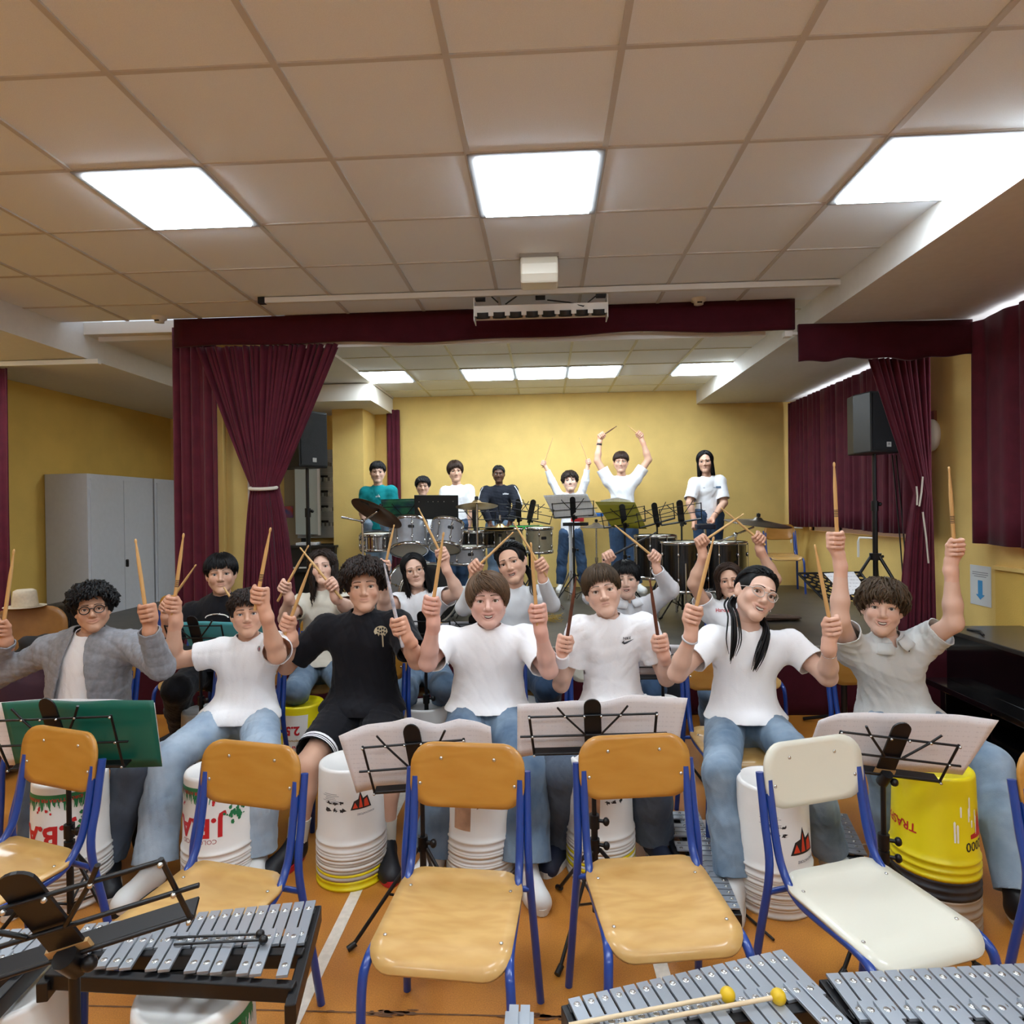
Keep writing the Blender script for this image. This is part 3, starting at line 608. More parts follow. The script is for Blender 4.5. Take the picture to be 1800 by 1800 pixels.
def sheet(name, label, cat, top, bot, Y, m, yb=0., bulge=.012, group=None, sag=1., dy=.0):
    """sheets spread on a stand: top and bottom outlines (pixels) taken at depth Y (top) and Y+yb (bottom)"""
    def samp(c, u, y):
        k = u*(len(c)-1); i = min(int(k), len(c)-2); f = k-i; px = c[i][0]*(1-f)+c[i+1][0]*f; py = c[i][1]*(1-f)+c[i+1][1]*f; return at(px, py, y)
    P = []
    for v in np.linspace(0, 1, 8):
        row = []
        for u in np.linspace(0, 1, 33):
            p = samp(top, u, Y+yb*v)*(1-v)+samp(bot, u, Y+yb*v)*v; p = np.array(p); p[1] += bulge*math.sin(u*PI*2*sag+.6)*(1-.3*v)+dy; row.append(p)
        P.append(row)
    c = P[7][16].copy(); V, Fs = quads_grid([[p-c for p in r] for r in P])
    return tag(MB().add(V, Fs, 0, True).build(name, m, None, c, solid=.0015), label, cat, group)
def stand_px(label, cx, cy, Y, px_w, **k):
    """stand whose lower desk edge centre is at pixel (cx,cy) at depth Y"""
    p = at(cx, cy, Y); fl = k.pop('floor', 0.); return music_stand(label, (p[0], p[1], fl), p[2]-fl, w=px_w*Y/F_PX, **k)
stand_px('black folding music stand holding the green folder at left', 120, 1348, 2.30, 262, tilt=.3, lean=-.04, legrot=.2, vscale=1.32)
stand_px('black folding music stand with open sheets before the person in black shorts', 742, 1386, 2.36, 205, tilt=.3, lean=-.08, vscale=1.25)
stand_px('black folding music stand with sheets before the person with the bandaged wrist', 1043, 1322, 2.36, 252, tilt=.3, lean=-.03, legrot=.5)
stand_px('black folding music stand with taped plate before the person in the polo', 1552, 1360, 2.3, 222, tilt=.38, lean=.12, tape=True, legrot=.1)
stand_px('large empty black music stand with tape at lower left corner', 130, 1672, 1.08, 500, tilt=.45, lean=-.20, tape=True, legrot=.4, rz=.25, slim=.9)
sheet('folder', 'dark green plastic folder on the music stand at left', 'folder', [(0, 1236), (70, 1231), (135, 1232), (200, 1229), (268, 1232)], [(26, 1346), (90, 1348), (160, 1348), (220, 1348), (284, 1348)], 2.30, M_green, .05, .012, None, 1, .0)
sheet('sheet_music', 'white sheets sticking out behind the green folder at left', 'sheet music', [(-60, 1236), (0, 1236), (70, 1229), (140, 1227), (200, 1228), (270, 1236)], [(10, 1346), (40, 1346), (90, 1346), (160, 1346), (220, 1346), (284, 1342)], 2.325, M_paper, .05, .012)
sheet('sheet_music', 'open sheet music with curled top before the person in black shorts', 'sheet music', [(594, 1295), (640, 1276), (690, 1268), (722, 1258), (770, 1273), (805, 1265), (840, 1270), (863, 1276)], [(626, 1395), (650, 1390), (700, 1384), (724, 1384), (775, 1386), (805, 1380), (840, 1378), (870, 1378)], 2.35, M_paper, .06, .014, None, 1.5)
sheet('sheet_music', 'wide sheet music before the person with the bandaged wrist', 'sheet music', [(909, 1239), (960, 1237), (1010, 1230), (1060, 1232), (1108, 1222), (1150, 1225), (1208, 1226)], [(909, 1332), (960, 1326), (1000, 1322), (1050, 1319), (1100, 1318), (1150, 1320), (1190, 1316)], 2.35, M_paper, .06, .012, None, 1.5)
sheet('sheet_music', 'wide tilted sheet music before the person in the polo', 'sheet music', [(1440, 1268), (1480, 1255), (1535, 1251), (1560, 1252), (1640, 1256), (1690, 1258), (1753, 1265)], [(1415, 1335), (1470, 1340), (1530, 1352), (1560, 1354), (1620, 1358), (1660, 1360), (1690, 1361)], 2.29, M_paper, .07, .012, None, 1.5)
# second row stands
stand_px('music stand with teal folder at left behind the person with the chest badge', 352, 1141, 3.6, 120, tilt=.4, group='second row music stands'); sheet('folder', 'teal folder on the stand at left behind the person with the chest badge', 'folder', [(318, 1094), (360, 1092), (400, 1093), (466, 1095)], [(334, 1140), (370, 1140), (410, 1140), (476, 1142)], 3.6, M_teal, .06, .008)
stand_px('music stand with grey sheets behind the person in black shorts', 748, 1134, 3.6, 110, tilt=.4, group='second row music stands'); sheet('sheet_music', 'grey sheets on the stand behind the person in black shorts', 'sheet music', [(716, 1100), (748, 1097), (800, 1094)], [(722, 1134), (750, 1134), (800, 1134)], 3.6, M_greyp, .06, .006)
stand_px('music stand with grey sheets behind the person in plain white', 836, 1136, 3.85, 100, tilt=.4, group='second row music stands'); sheet('sheet_music', 'grey sheets on the stand behind the person in plain white', 'sheet music', [(790, 1093), (840, 1092), (880, 1094)], [(792, 1130), (840, 1131), (880, 1131)], 3.85, M_greyp, .06, .006)
stand_px('music stand with sheet behind the person with the bandaged wrist', 1165, 1192, 3.6, 110, tilt=.4, group='second row music stands'); sheet('sheet_music', 'white sheet on the stand behind the person with the bandaged wrist', 'sheet music', [(1120, 1138), (1160, 1132), (1210, 1134)], [(1125, 1188), (1160, 1188), (1206, 1188)], 3.6, M_paper, .06, .006)
# stage stands
def sstand(l, cx, cy, Y, w, **k): return stand_px(l, cx, cy, Y, w, group='music stands on the stage', floor=.5, **k)
sstand('empty music stand before the person in the dark jacket', 930, 914, 6.9, 92, tilt=.1, lean=.22, rz=.25)
sstand('second empty stand close behind the one before the dark jacket', 912, 912, 7.1, 84, tilt=.2, lean=.03, rz=-.2)
sstand('music stand with white sheets before the stage person in a collared shirt', 1008, 908, 7.1, 84, tilt=.25, lean=-.05)
sstand('music stand with olive yellow folder on the stage', 1098, 922, 6.7, 88, tilt=.3, lean=-.16)
sstand('empty music stand right of the yellow folder', 1155, 920, 6.6, 80, tilt=.25, lean=-.25, rz=.2)
sstand('empty tall music stand before the rightmost stage person', 1198, 918, 6.2, 84, tilt=.3, lean=-.15)
sstand('music stand with printed folder before the person in teal', 712, 918, 6.6, 84, tilt=.2, lean=0)
sstand('open frame stand below the brass cymbal', 836, 928, 6.4, 84, tilt=.1, lean=0)
sheet('sheet_music', 'white sheets on the stage stand before the stage person in a collared shirt', 'sheet music', [(955, 871), (990, 869), (1032, 868)], [(976, 912), (1010, 911), (1051, 909)], 7.05, M_ppw, .05, .006)
sheet('folder', 'olive yellow folder on the stage stand', 'folder', [(1046, 882), (1080, 882), (1116, 883)], [(1076, 927), (1100, 928), (1137, 930)], 6.65, M_yel, .05, .004)
sheet('sheet_music', 'white pages sticking up behind the yellow folder', 'sheet music', [(1055, 880), (1085, 874), (1108, 880)], [(1062, 898), (1085, 898), (1118, 898)], 6.72, M_ppw, .0, .004)
sheet('folder', 'printed blue and green folder before the person in teal', 'folder', [(670, 878), (700, 877), (743, 876)], [(670, 918), (700, 918), (743, 918)], 6.55, mat('printed_folder', '0d3446', .35, col2='2c7a4e', nscale=9), .04, .004)
p = at(768, 912, 6.3); t = thing('music_desk', 'solid black music desk on the stage behind the silver toms', 'music stand', (p[0], p[1], .5), 0, 'music stands on the stage')
hz = p[2]-.5; w_ = 78*6.3/F_PX; h_ = 42*6.3/F_PX
b = MB(); b.box((0, -.02, hz+h_/2), (w_, .012, h_), Euler((.15, .02, 0)).to_matrix()); b.build('desk_panel', M_st, t, bevel=.003); MB().box((0, .02, hz), (w_, .06, .008)).build('shelf', M_st, t); MB().cyl((0, 0, .02), (0, 0, hz+.1), .014).build('pole', M_st, t)
for i in range(3): a = 2*PI*i/3; MB().tube([(0, 0, .2), (.25*math.cos(a), .25*math.sin(a), .01)], .01).build('leg', M_st, t)
b = MB(); [b.sphere((x, -.035, hz+h_*.72-.04*(abs(x) < .02)*(z)), .005, 6, 4) for x, z in ((-.17, 0), (-.08, 0), (-.03, 0), (0.02, 0), (.08, 0), (.17, 0))]; b.build('rivet', M_screw, t)
V, Fs = text_mesh('K&M', .022); p_ = MB(); p_.add([(x-w_*.42, -.033, hz+.02+y) for x, y, *_ in V], Fs); p_.build('badge', M_pw, t)
# perforated conductor desk at right
Y = 4.5; t0 = at(1465, 1046, Y); t = thing('conductor_desk', 'black perforated music desk with papers by the right speaker', 'music stand', (t0[0], Y, 0), 0)
A, Bq, Cc, Dd = at(1403, 1008, 4.72), at(1512, 1006, 4.72), at(1545, 1048, 4.42), at(1452, 1058, 4.42)
o = np.array(t.location); A, Bq, Cc, Dd = [q-o for q in (A, Bq, Cc, Dd)]
b = MB(); ncol, nrow = 8, 6
def bil(u, v): return (A*(1-u)+Bq*u)*(1-v)+(Dd*(1-u)+Cc*u)*v
for i in range(ncol):
    for j in range(nrow):
        u0, u1, v0, v1 = i/ncol, (i+1)/ncol, j/nrow, (j+1)/nrow; k = 12; outer = []; inner = []
        for q in range(k):
            a = 2*PI*q/k; ca, sa = math.cos(a), math.sin(a); mx = max(abs(ca), abs(sa))
            outer.append(bil((u0+u1)/2+ca/mx*(u1-u0)/2, (v0+v1)/2+sa/mx*(v1-v0)/2)); inner.append(bil((u0+u1)/2+ca*(u1-u0)*.33, (v0+v1)/2+sa*(v1-v0)*.33))
        b.add(outer+inner, [(q, (q+1) % k, k+(q+1) % k, k+q) for q in range(k)])
b.build('desk_panel', M_st, t, solid=.004)
b = MB(); E_ = [A, Bq, Cc, Dd, A]; [b.tube([E_[i], E_[i+1]], .008, 6) for i in range(4)]; b.build('rim', M_st, t)
pc = bil(.5, .6); MB().cyl(pc, (pc[0], pc[1], .5), .016).cyl((pc[0], pc[1], .02), (pc[0], pc[1], .55), .02).build('pole', M_st, t)
for i in range(3): a = 2*PI*i/3+.4; MB().tube([(pc[0], pc[1], .1), (pc[0]+.27*math.cos(a), pc[1]+.27*math.sin(a), .015)], .012).build('leg', M_st, t)
q = [at(1448, 1010, 4.70), at(1500, 1007, 4.70), at(1525, 1042, 4.46), at(1484, 1049, 4.46)]; c = q[3].copy()
P = [[q[0]*(1-u)+q[1]*u for u in np.linspace(0, 1, 6)], [q[3]*(1-u)+q[2]*u for u in np.linspace(0, 1, 6)]]
V, Fs = quads_grid([[x-c+np.array([0, -.004, .008]) for x in r] for r in P]); tag(MB().add(V, Fs).build('sheet_music', M_ppw, None, c, solid=.002), 'printed white sheets lying on the perforated desk', 'sheet music')

# ------------------------------------------------------------------ glockenspiels
M_bar_g = mat('glockenspiel_bar', 'aab1ba', .32, .55); M_case = mat('black_case', '0e0e11', .35)
def glockenspiel(label, p_far0, p_far1, lens, flip=1, n=19, group='glockenspiels', z=None, acc=True, w=None):
    """far edge of the bar field runs from p_far0 to p_far1 (world xyz); lens=(bar length at start, at end); near side is perpendicular"""
    a = np.array(p_far0); c = np.array(p_far1); L = np.linalg.norm((c-a)[:2]); rz = math.atan2(c[1]-a[1], c[0]-a[0])
    t = thing('glockenspiel', label, 'glockenspiel', (a[0], a[1], a[2]-.05), rz, group); st = L/n; bw = st*.84
    l0, l1 = lens
    for i in range(n):
        x = (i+.5)*st; l = l0+(l1-l0)*x/L; b = MB(); y0 = -(l-.0)/1 if False else 0
        b.box((x, -l/2-(max(l0, l1)-l)*.12, .052), (bw, l, .007))
        for y in (-l*.2, -l*.8): b.sphere((x, y-(max(l0, l1)-l)*.12, .0565), (.005, .005, .003), 8, 5, 1); b.lathe([(.0075, .0558), (.0075, .0565), (.004, .0568)], 10, Matrix.Translation((x, y-(max(l0, l1)-l)*.12, 0)), 1)
        b.build('bar', [M_bar_g, M_screw], t, bevel=.0012)
    if acc:
        pat = [1, 1, 0, 1, 1, 1, 0]
        for i in range(n-1):
            if not pat[i % 7]: continue
            x = (i+1)*st; l = (l0+(l1-l0)*x/L)*.98; yc = -(l0+(l1-l0)*x/L)*.80-l*.42; b = MB(); b.box((x, yc, .060), (bw, l, .007))
            for y in (yc+l*.3, yc-l*.3): b.lathe([(.0075, .0638), (.0075, .0645), (.004, .0652), (.001, .0652)], 10, Matrix.Translation((x, y, 0)), 1)
            b.build('bar', [M_bar_g, M_screw], t, bevel=.0012)
    k = 2.02 if acc else 1.0
    for f0, f1, zc in ((.16, .16, .036), (.80, .80, .036), (1.0*k*.55, 1.0*k*.55, .042), (k*.86, k*.86, .042)):
        if not acc and f0 > .9: continue
        A = np.array([0, -l0*f0, zc]); B_ = np.array([L, -l1*f1, zc]); d = unit(B_-A); nrm = np.array([-d[1], d[0], 0])*.013
        MB().plate([A-nrm-np.array([0, 0, .028]), B_-nrm-np.array([0, 0, .028]), B_+nrm-np.array([0, 0, .028]), A+nrm-np.array([0, 0, .028])], .036, (0, 0, 1)).build('rail', M_case, t, bevel=.003)
    for x, l in ((.0, l0), (L, l1)): MB().box((x, -l*k*.5, .018), (.025, l*k*1.0, .045)).build('end_block', M_case, t, bevel=.003)
    MB().box((L/2, -(l0+l1)/4*k, -.002), (L*.5, .03, .012)).build('base_slat', M_case, t)
    return t
zb = .50
glockenspiel('large glockenspiel on a bucket at lower left with black mallets lying on it', atz(152, 1624, zb), atz(557, 1585, zb), (.098, .175), n=19)
glockenspiel('glockenspiel cut off by the left edge behind the empty stand', atz(-130, 1645, zb), atz(104, 1632, zb), (.13, .13), n=11)
glockenspiel('glockenspiel at lower right with yellow mallets lying on it', atz(995, 1757, zb), atz(1376, 1672, zb), (.10, .145), n=17)
glockenspiel('glockenspiel cut off by the lower right corner', atz(1448, 1713, zb), atz(1930, 1690, zb), (.13, .16), n=19)
glockenspiel('glockenspiel on the floor beside the foot of the person with clear glasses', atz(1228, 1428, .10), atz(1303, 1600, .10), (.105, .085), n=19)
glockenspiel('small glockenspiel on the floor under the person in the polo', atz(1490, 1432, .08), atz(1525, 1505, .08), (.12, .15), n=9, acc=False)
glockenspiel('glockenspiel on the floor behind the leg of the person in plain white', atz(964, 1385, .08), atz(964, 1440, .08), (.10, .12), n=8, acc=False)
tag(MB().box((0, 0, 0), (.2, .26, .004)).build('sheet_music', M_paper, None, atz(1240, 1465, .01)), 'sheet lying on the floor beside the floor glockenspiel', 'sheet music')
# supports below the cut-off glockenspiels
for l, c in (('bucket carrying the glockenspiel at the left edge', atz(10, 1730, .43)), ('bucket carrying the glockenspiel with yellow mallets', atz(1200, 1800, .43)), ('bucket carrying the glockenspiel in the lower right corner', atz(1680, 1800, .43))):
    tag(BK.build('paint_bucket', M_bw, None, (c[0], c[1], .065)), l, 'bucket', 'buckets carrying glockenspiels'); tag(BK.build('paint_bucket', M_bw, None, (c[0], c[1], 0)), 'nested rim below the '+l, 'bucket', 'buckets carrying glockenspiels')
tag(BK.build('paint_bucket', M_bw, None, (*atz(912, 1830, .5)[:2], .062)), 'bucket under the glockenspiel end at the bottom edge', 'bucket', 'buckets carrying glockenspiels'); tag(BK.build('paint_bucket', M_bw, None, (*atz(912, 1830, .5)[:2], 0)), 'nested rim under the glockenspiel end at the bottom edge', 'bucket', 'buckets carrying glockenspiels')
o = MB().box((0, -.02, -.036), (.06, .12, .065)).box((-.012, 0, 0), (.02, .10, .007)).box((.012, 0, 0), (.02, .10, .007)).build('glockenspiel', M_bar_g, None, atz(912, 1802, .5)); tag(o, 'end bars of a glockenspiel at the bottom edge below the wooden chair', 'glockenspiel')
def mallet(label, head, butt, rh, mh, msf, rs=.004, group=None):
    h = np.array(head); t = thing('mallet', label, 'mallet', h, 0, group); d = np.array(butt)-h
    MB().sphere((0, 0, 0), (rh, rh, rh), 14, 10).build('head', mh, t); MB().tube([d*.01, d], rs, 8).build('shaft', msf, t)
M_yb = mat('yellow_rubber', 'd9b51d', .4); M_pale = mat('pale_wood', 'd8c3a0', .5); M_rub = mat('black_rubber', '0b0b0d', .3)
mallet('yellow headed mallet lying farther back on the right glockenspiel', atz(1279, 1749, .525), atz(1000, 1802, .52), .016, M_yb, M_pale, .0045, 'yellow mallets')
mallet('yellow headed mallet lying nearer on the right glockenspiel', atz(1368, 1752, .525), atz(990, 1822, .52), .016, M_yb, M_pale, .0045, 'yellow mallets')
mallet('black headed mallet on the left glockenspiel, farther of two', atz(457, 1642, .522), atz(300, 1648, .518), .011, M_rub, M_rub, .003, 'black mallets')
mallet('black headed mallet on the left glockenspiel, nearer of two', atz(463, 1652, .526), atz(306, 1660, .518), .011, M_rub, M_rub, .003, 'black mallets')
mallet('yellow ball mallet on the floor right of the person with clear glasses', atz(1478, 1489, .014), atz(1560, 1480, .01), .016, M_yb, M_pale, .004, 'mallets on the floor')
mallet('yellow ball mallet on the floor below the person in the polo', atz(1517, 1511, .014), atz(1590, 1500, .01), .016, M_yb, M_pale, .004, 'mallets on the floor')
# mallet/cable on floor at right
p = [atz(1300, 1598, .01), atz(1330, 1625, .01), atz(1360, 1652, .01)]; tag(MB().tube([q-p[0] for q in p], .005).build('stand_foot', M_st, None, p[0]), 'thin black rod lying on the floor beside the floor glockenspiel', 'rod')
# ------------------------------------------------------------------ cabinets at left
M_cab = mat('cabinet_grey', 'c6c7cb', .45, noise=.02); M_cabd = mat('cabinet_side', '8d857c', .5)
for k, (y0, l) in enumerate(((6.36, 'grey steel two-door cabinet nearer the viewer at left'), (7.50, 'second grey steel cabinet half hidden by the maroon curtain'))):
    t = thing('metal_cabinet', l, 'cabinet', (-4.955, y0+.56, 0), 0, 'grey steel cabinets'); H = 2.0
    MB().box((0, 0, H/2), (.46, 1.11, H)).build('body', M_cab, t, bevel=.004)
    for s in (-1, 1):
        d = MB().box((.235, s*.262, H/2), (.016, .515, H-.1)).build('door', M_cab, t, bevel=.003)
        if s > 0:
            pass
    h = MB(); h.plate([(.243, .03+x, 1.02+z) for x, z in rrect(.035, .085, .012)], .014, (1, 0, 0)); h.cyl((.25, .03, 1.035), (.262, .03, 1.035), .01); h.build('handle', M_blk, t)
# black low bench / amplifier behind hat
t = thing('hall_chair', 'wooden shell chair with black frame under the straw hat at left', 'chair', (*at(45, 1100, 4.3)[:2], 0), .5)
o = np.array(t.location)
def sh(x, y): return (x, .12+.9*x*x*-.6+.05*y, .74+y)
V, Fs = panel(.46, .34, .13, sh); MB().add(V, Fs, 0, True).build('backrest', mat('chair_veneer', '9a6a34', .4, coat=.2, noise=.08), t, solid=.012)
def se(x, y): return (x, y-.12, .46-.15*x*x)
V, Fs = panel(.44, .40, .08, se); MB().add(V, Fs, 0, True).build('seat', MATS['chair_veneer'], t, solid=.012)
for s in (-1, 1):
    MB().tube([(s*.22, .12, 0), (s*.22, .12, .48), (s*.23, .16, .8)], .012).build('leg', M_blkm, t); MB().tube([(s*.22, -.3, 0), (s*.22, -.28, .45), (s*.22, .1, .45)], .012).build('leg', M_blkm, t)
    MB().tube([(s*.23, .14, .68), (s*.24, -.1, .70), (s*.24, -.2, .69)], .016).build('armrest', M_blkm, t)
MB().tube([(-.22, .14, .62), (0, .19, .61), (.22, .14, .62)], .012).build('crossbar', M_blkm, t)
p = at(44, 1066, 4.35); t = thing('straw_hat', 'pale straw hat lying on the wooden chair at left', 'hat', p)
MB().lathe([(.001, .12), (.05, .122), (.068, .112), (.074, .07), (.08, .0)], 24).build('crown', mat('straw', 'c9bba3', .8, noise=.06, nscale=60), t); MB().lathe([(.08, .0), (.11, -.006), (.13, 0)], 24).build('brim', MATS['straw'], t, solid=.004)
def blob(name, label, cat, c, r, m, seed, n=24, kk=14, parts=None, group=None):
    g = np.random.default_rng(seed); b = MB(); V = []; ph = g.uniform(0, 6.3, 9)
    for i in range(kk+1):
        th = PI*i/kk
        for j in range(n):
            a = 2*PI*j/n; d = np.array([math.sin(th)*math.cos(a), math.sin(th)*math.sin(a), math.cos(th)])
            q = 1+.12*math.sin(3*d[0]+4*d[2]+ph[0])+.10*math.sin(6*d[1]+5*d[0]+ph[1])+.05*math.sin(11*d[2]+7*d[1]+ph[2]); p = np.sign(d)*np.abs(d)**.75*q*np.array(r); V.append(p)
    zmin = min(v[2] for v in V); V = [v-np.array([0, 0, zmin]) for v in V]
    b.add(V, [(i*n+j, (i+1)*n+j, (i+1)*n+(j+1) % n, i*n+(j+1) % n) for i in range(kk) for j in range(n)], 0, True)
    return tag(b.build(name, m, None, c), label, cat, group)
M_plaid = mat('plaid_cloth', '14204a', .8, col2='3a5f9a', nscale=14); M_dark = mat('dark_cloth', '15151b', .85, noise=.3, nscale=10); M_darkred = mat('wine_cloth', '35101c', .85)
p = atz(40, 1232, 0); blob('jacket', 'dark blue plaid jacket lying on the floor at the left edge', 'jacket', (p[0], p[1], 0), (.42, .2, .10), M_plaid, 3)
p = at(85, 1120, 4.25); blob('backpack', 'dark backpack with pale patches on the chair at left', 'bag', (p[0], p[1]-.06, .475), (.17, .13, .12), M_dark, 5)
p = at(-20, 1150, 3.7); blob('coat', 'wine red and dark coats heaped at left behind the grey jacket', 'coat', (p[0], p[1], .0), (.3, .2, .30), M_darkred, 6)
p = atz(240, 1525, 0); blob('bag', 'black bag on the floor beside the light jeans at left', 'bag', (p[0], p[1]+.1, 0), (.07, .07, .1), M_dark, 7)
p = atz(108, 1160, .0); t = thing('amplifier', 'black amplifier cabinet standing before the grey steel cabinet at left', 'amplifier', (*at(118, 1100, 5.1)[:2], 0))
MB().box((0, 0, .42), (.2, .3, .84)).build('body', M_blk, t, bevel=.01); MB().box((0, -.153, .42), (.17, .01, .7)).build('grille', M_dark, t)
# ------------------------------------------------------------------ stage left background
M_dark2 = mat('door_dark', '1a1714', .6)
# electrical panel, door, upright piano in the corner
M_pan = mat('panel_beige', 'b3aa98', .55); M_panw = mat('panel_white', 'c3c9c4', .4); M_panw2 = mat('panel_grey', 'a9aeae', .45)
Yp = 8.62
def rectp(a, c, Y): p, q = at(*a, Y), at(*c, Y); return (p+q)/2, abs(q[0]-p[0]), abs(p[2]-q[2])
c, w, h = rectp((500, 826), (532, 1000), Yp); struct(MB().box((c[0], Yp, c[2]), (w, .04, h)).box((c[0]+w/2+.03, Yp-.01, c[2]), (.06, .06, h+.1), m=1).box((c[0], Yp-.01, c[2]+h/2+.03), (w+.1, .06, .06), m=1).build('door_1', [mat('door_beige', '9a8a6a', .6), M_dark2]))
c, w, h = rectp((495, 890), (514, 910), Yp-.06); tag(MB().box((c[0], Yp-.035, c[2]), (w, .006, h)).build('poster', mat('poster_print', '2b4f8c', .5, col2='b8402c', nscale=9)), 'small blue and red picture taped to the door behind the tied curtain', 'poster')
c, w, h = rectp((523, 792), (593, 945), Yp-.08); t = thing('electrical_panel', 'pale electrical panel full of breakers behind the left speaker stand', 'electrical panel', (c[0], Yp-.06, c[2]))
MB().box((0, 0, 0), (w, .14, h)).build('housing', M_panw2, t, bevel=.004)
for i in range(5):
    z = h/2-.16-i*h*.17; b = MB().box((w*.16, -.072, z), (w*.3, .01, .03), m=1); g = np.random.default_rng(i)
    for k in range(10): b.box((w*.02+k*.028, -.076, z-.035-.01*(k % 2)), (.02, .012, .05), m=int(g.uniform() > .6)*2)
    b.build('breaker_row', [M_panw, M_blk, mat('breaker_grey', '70706c', .5)], t); MB().box((w*.16, -.0715, z+.05), (w*.62, .004, .004)).build('seam', M_cab, t)
d = MB().box((-w*.14, -.19, -.03), (w*.62, .02, h*.86)).build('door', mat('panel_glass_door', 'aab5b2', .25, coat=.4), t, bevel=.003); MB().box((w*.165, -.2, -.03), (.035, .035, h*.88)).build('door_frame', M_frame, d)
c, w, h = rectp((512, 962), (596, 1040), 8.1); t = thing('upright_piano', 'black upright piano with papers on top in the stage left corner', 'piano', (c[0], 8.2, .5))
hh = c[2]+h/2-.5; MB().box((0, 0, hh/2), (w, .5, hh)).build('body', M_blk, t, bevel=.006); MB().box((0, -.02, hh+.012), (w+.04, .56, .03)).build('lid', M_blk, t, bevel=.004); MB().box((0, -.31, hh*.55), (w*.96, .14, .05)).build('keyboard_shelf', M_blk, t, bevel=.004)
b = MB(); [b.box((-w*.4+i*.018, -.33, hh*.55+.03), (.015, .1, .012)) for i in range(int(w*.8/.018))]; b.build('keyboard', M_pw, t)
tag(MB().box((0, 0, .02), (.26, .2, .03)).build('papers', M_ppw, None, (c[0]-.1, 8.15, .5+hh+.024)), 'stack of papers on the black piano in the corner', 'papers')
# ------------------------------------------------------------------ speakers
def speaker(label, c, w, d, h, rz, badge):
    t = thing('loudspeaker', label, 'loudspeaker', c, rz, 'loudspeakers on stands')
    b = MB(); pl = [(-w/2, -d/2), (w/2, -d/2), (w/2*.95, d*.1), (w*.3, d/2), (-w*.3, d/2), (-w/2*.95, d*.1)]
    b.plate([(x, y, 0) for x, y in pl], h, (0, 0, 1)); b.build('cabinet', M_blk, t, bevel=.012)
    g = MB(); g.box((0, -d/2-.004, h/2), (w*.93, .014, h*.94)); g.build('grille', mat('speaker_grille', '17191d', .55, .3, bump=.6, bscale=400), t, bevel=.005)
    q = MB(); q.box((0, -d/2-.0125, h*.13), (.045, .004, .042)); q.build('badge', mat('badge_grey', 'b9b9b6', .4), t)
    if badge: V, Fs = text_mesh('FI', .03); MB().add([(x, -d/2-.0155, h*.13+y) for x, y, *_ in V], Fs).build('badge_lettering', M_blk, t)
    return t
def spk_stand(label, x, y, z0, ztop, hub, R_, px=True):
    t = thing('speaker_stand', label, 'speaker stand', (x, y, z0), 0, 'speaker stands')
    MB().cyl((0, 0, hub-.25), (0, 0, (hub+ztop-z0)/2), .022).build('lower_pole', M_blkm, t); MB().cyl((0, 0, (hub+ztop-z0)/2-.1), (0, 0, ztop-z0), .0175).build('upper_pole', M_blkm, t)
    MB().cyl((0, 0, hub-.03), (0, 0, hub+.03), .05, 14).cyl((0, 0, hub+.0), (.07, 0, hub+.0), .012).build('collar', M_blkm, t); MB().cyl((0, 0, (hub+ztop-z0)/2-.06), (0, 0, (hub+ztop-z0)/2+.03), .03).sphere((.045, 0, (hub+ztop-z0)/2), .018).build('knob', M_blkm, t)
    for i in range(3):
        a = -PI/2+.5+2*PI*i/3; dx, dy = math.cos(a), math.sin(a)
        l = MB().tube([(dx*.04, dy*.04, hub), (dx*R_*.55, dy*R_*.55, hub*.5), (dx*R_, dy*R_, .015)], .014, 8).build('leg', M_blkm, t); MB().sphere((dx*R_, dy*R_, .016), .018, 8, 6).build('rubber_foot', M_rub, l); MB().cyl((dx*R_*.6, dy*R_*.6, hub*.45), (0, 0, hub*.32), .008, 6).build('brace', M_blkm, t)
    return t
Ys = 5.75; p0, p1 = at(1503, 797, Ys), at(1583, 689, Ys); cx = at(1549, 797, Ys)
spk_stand('tall black tripod speaker stand on the right of the stage', cx[0], Ys+.12, .5, p0[2]+.02, at(1551, 980, Ys)[2]-.5, .42); speaker('black loudspeaker with small grey badge high on the right stand', (cx[0]-.02, Ys+.12, p0[2]), .34, .36, at(1540, 690, Ys)[2]-p0[2], .28, True)
Ys = 6.3; p0 = at(540, 823, Ys); p1 = at(545, 725, Ys)
spk_stand('black speaker stand behind the tied curtain at left', p0[0], Ys, .5, p0[2]+.02, .62, .45); speaker('black loudspeaker partly hidden by the tied curtain at left', (p0[0]-.04, Ys, p0[2]), .34, .34, p1[2]-p0[2], 1.0, False)
for k, (x0, x1) in enumerate(((1576, 1590), (1583, 1597))):
    pts = [at(x0-8, 800, 5.95), at(x0, 880, 5.95), at((x0+x1)/2, 960, 5.92), at(x1, 1050, 5.9)]; c = pts[0]; tag(MB().tube([q-c for q in smooth_path(pts)], .006, 6).build('cable', M_blk, None, c), ('left' if k == 0 else 'right')+' black cable hanging from the right loudspeaker', 'cable', 'speaker cables')
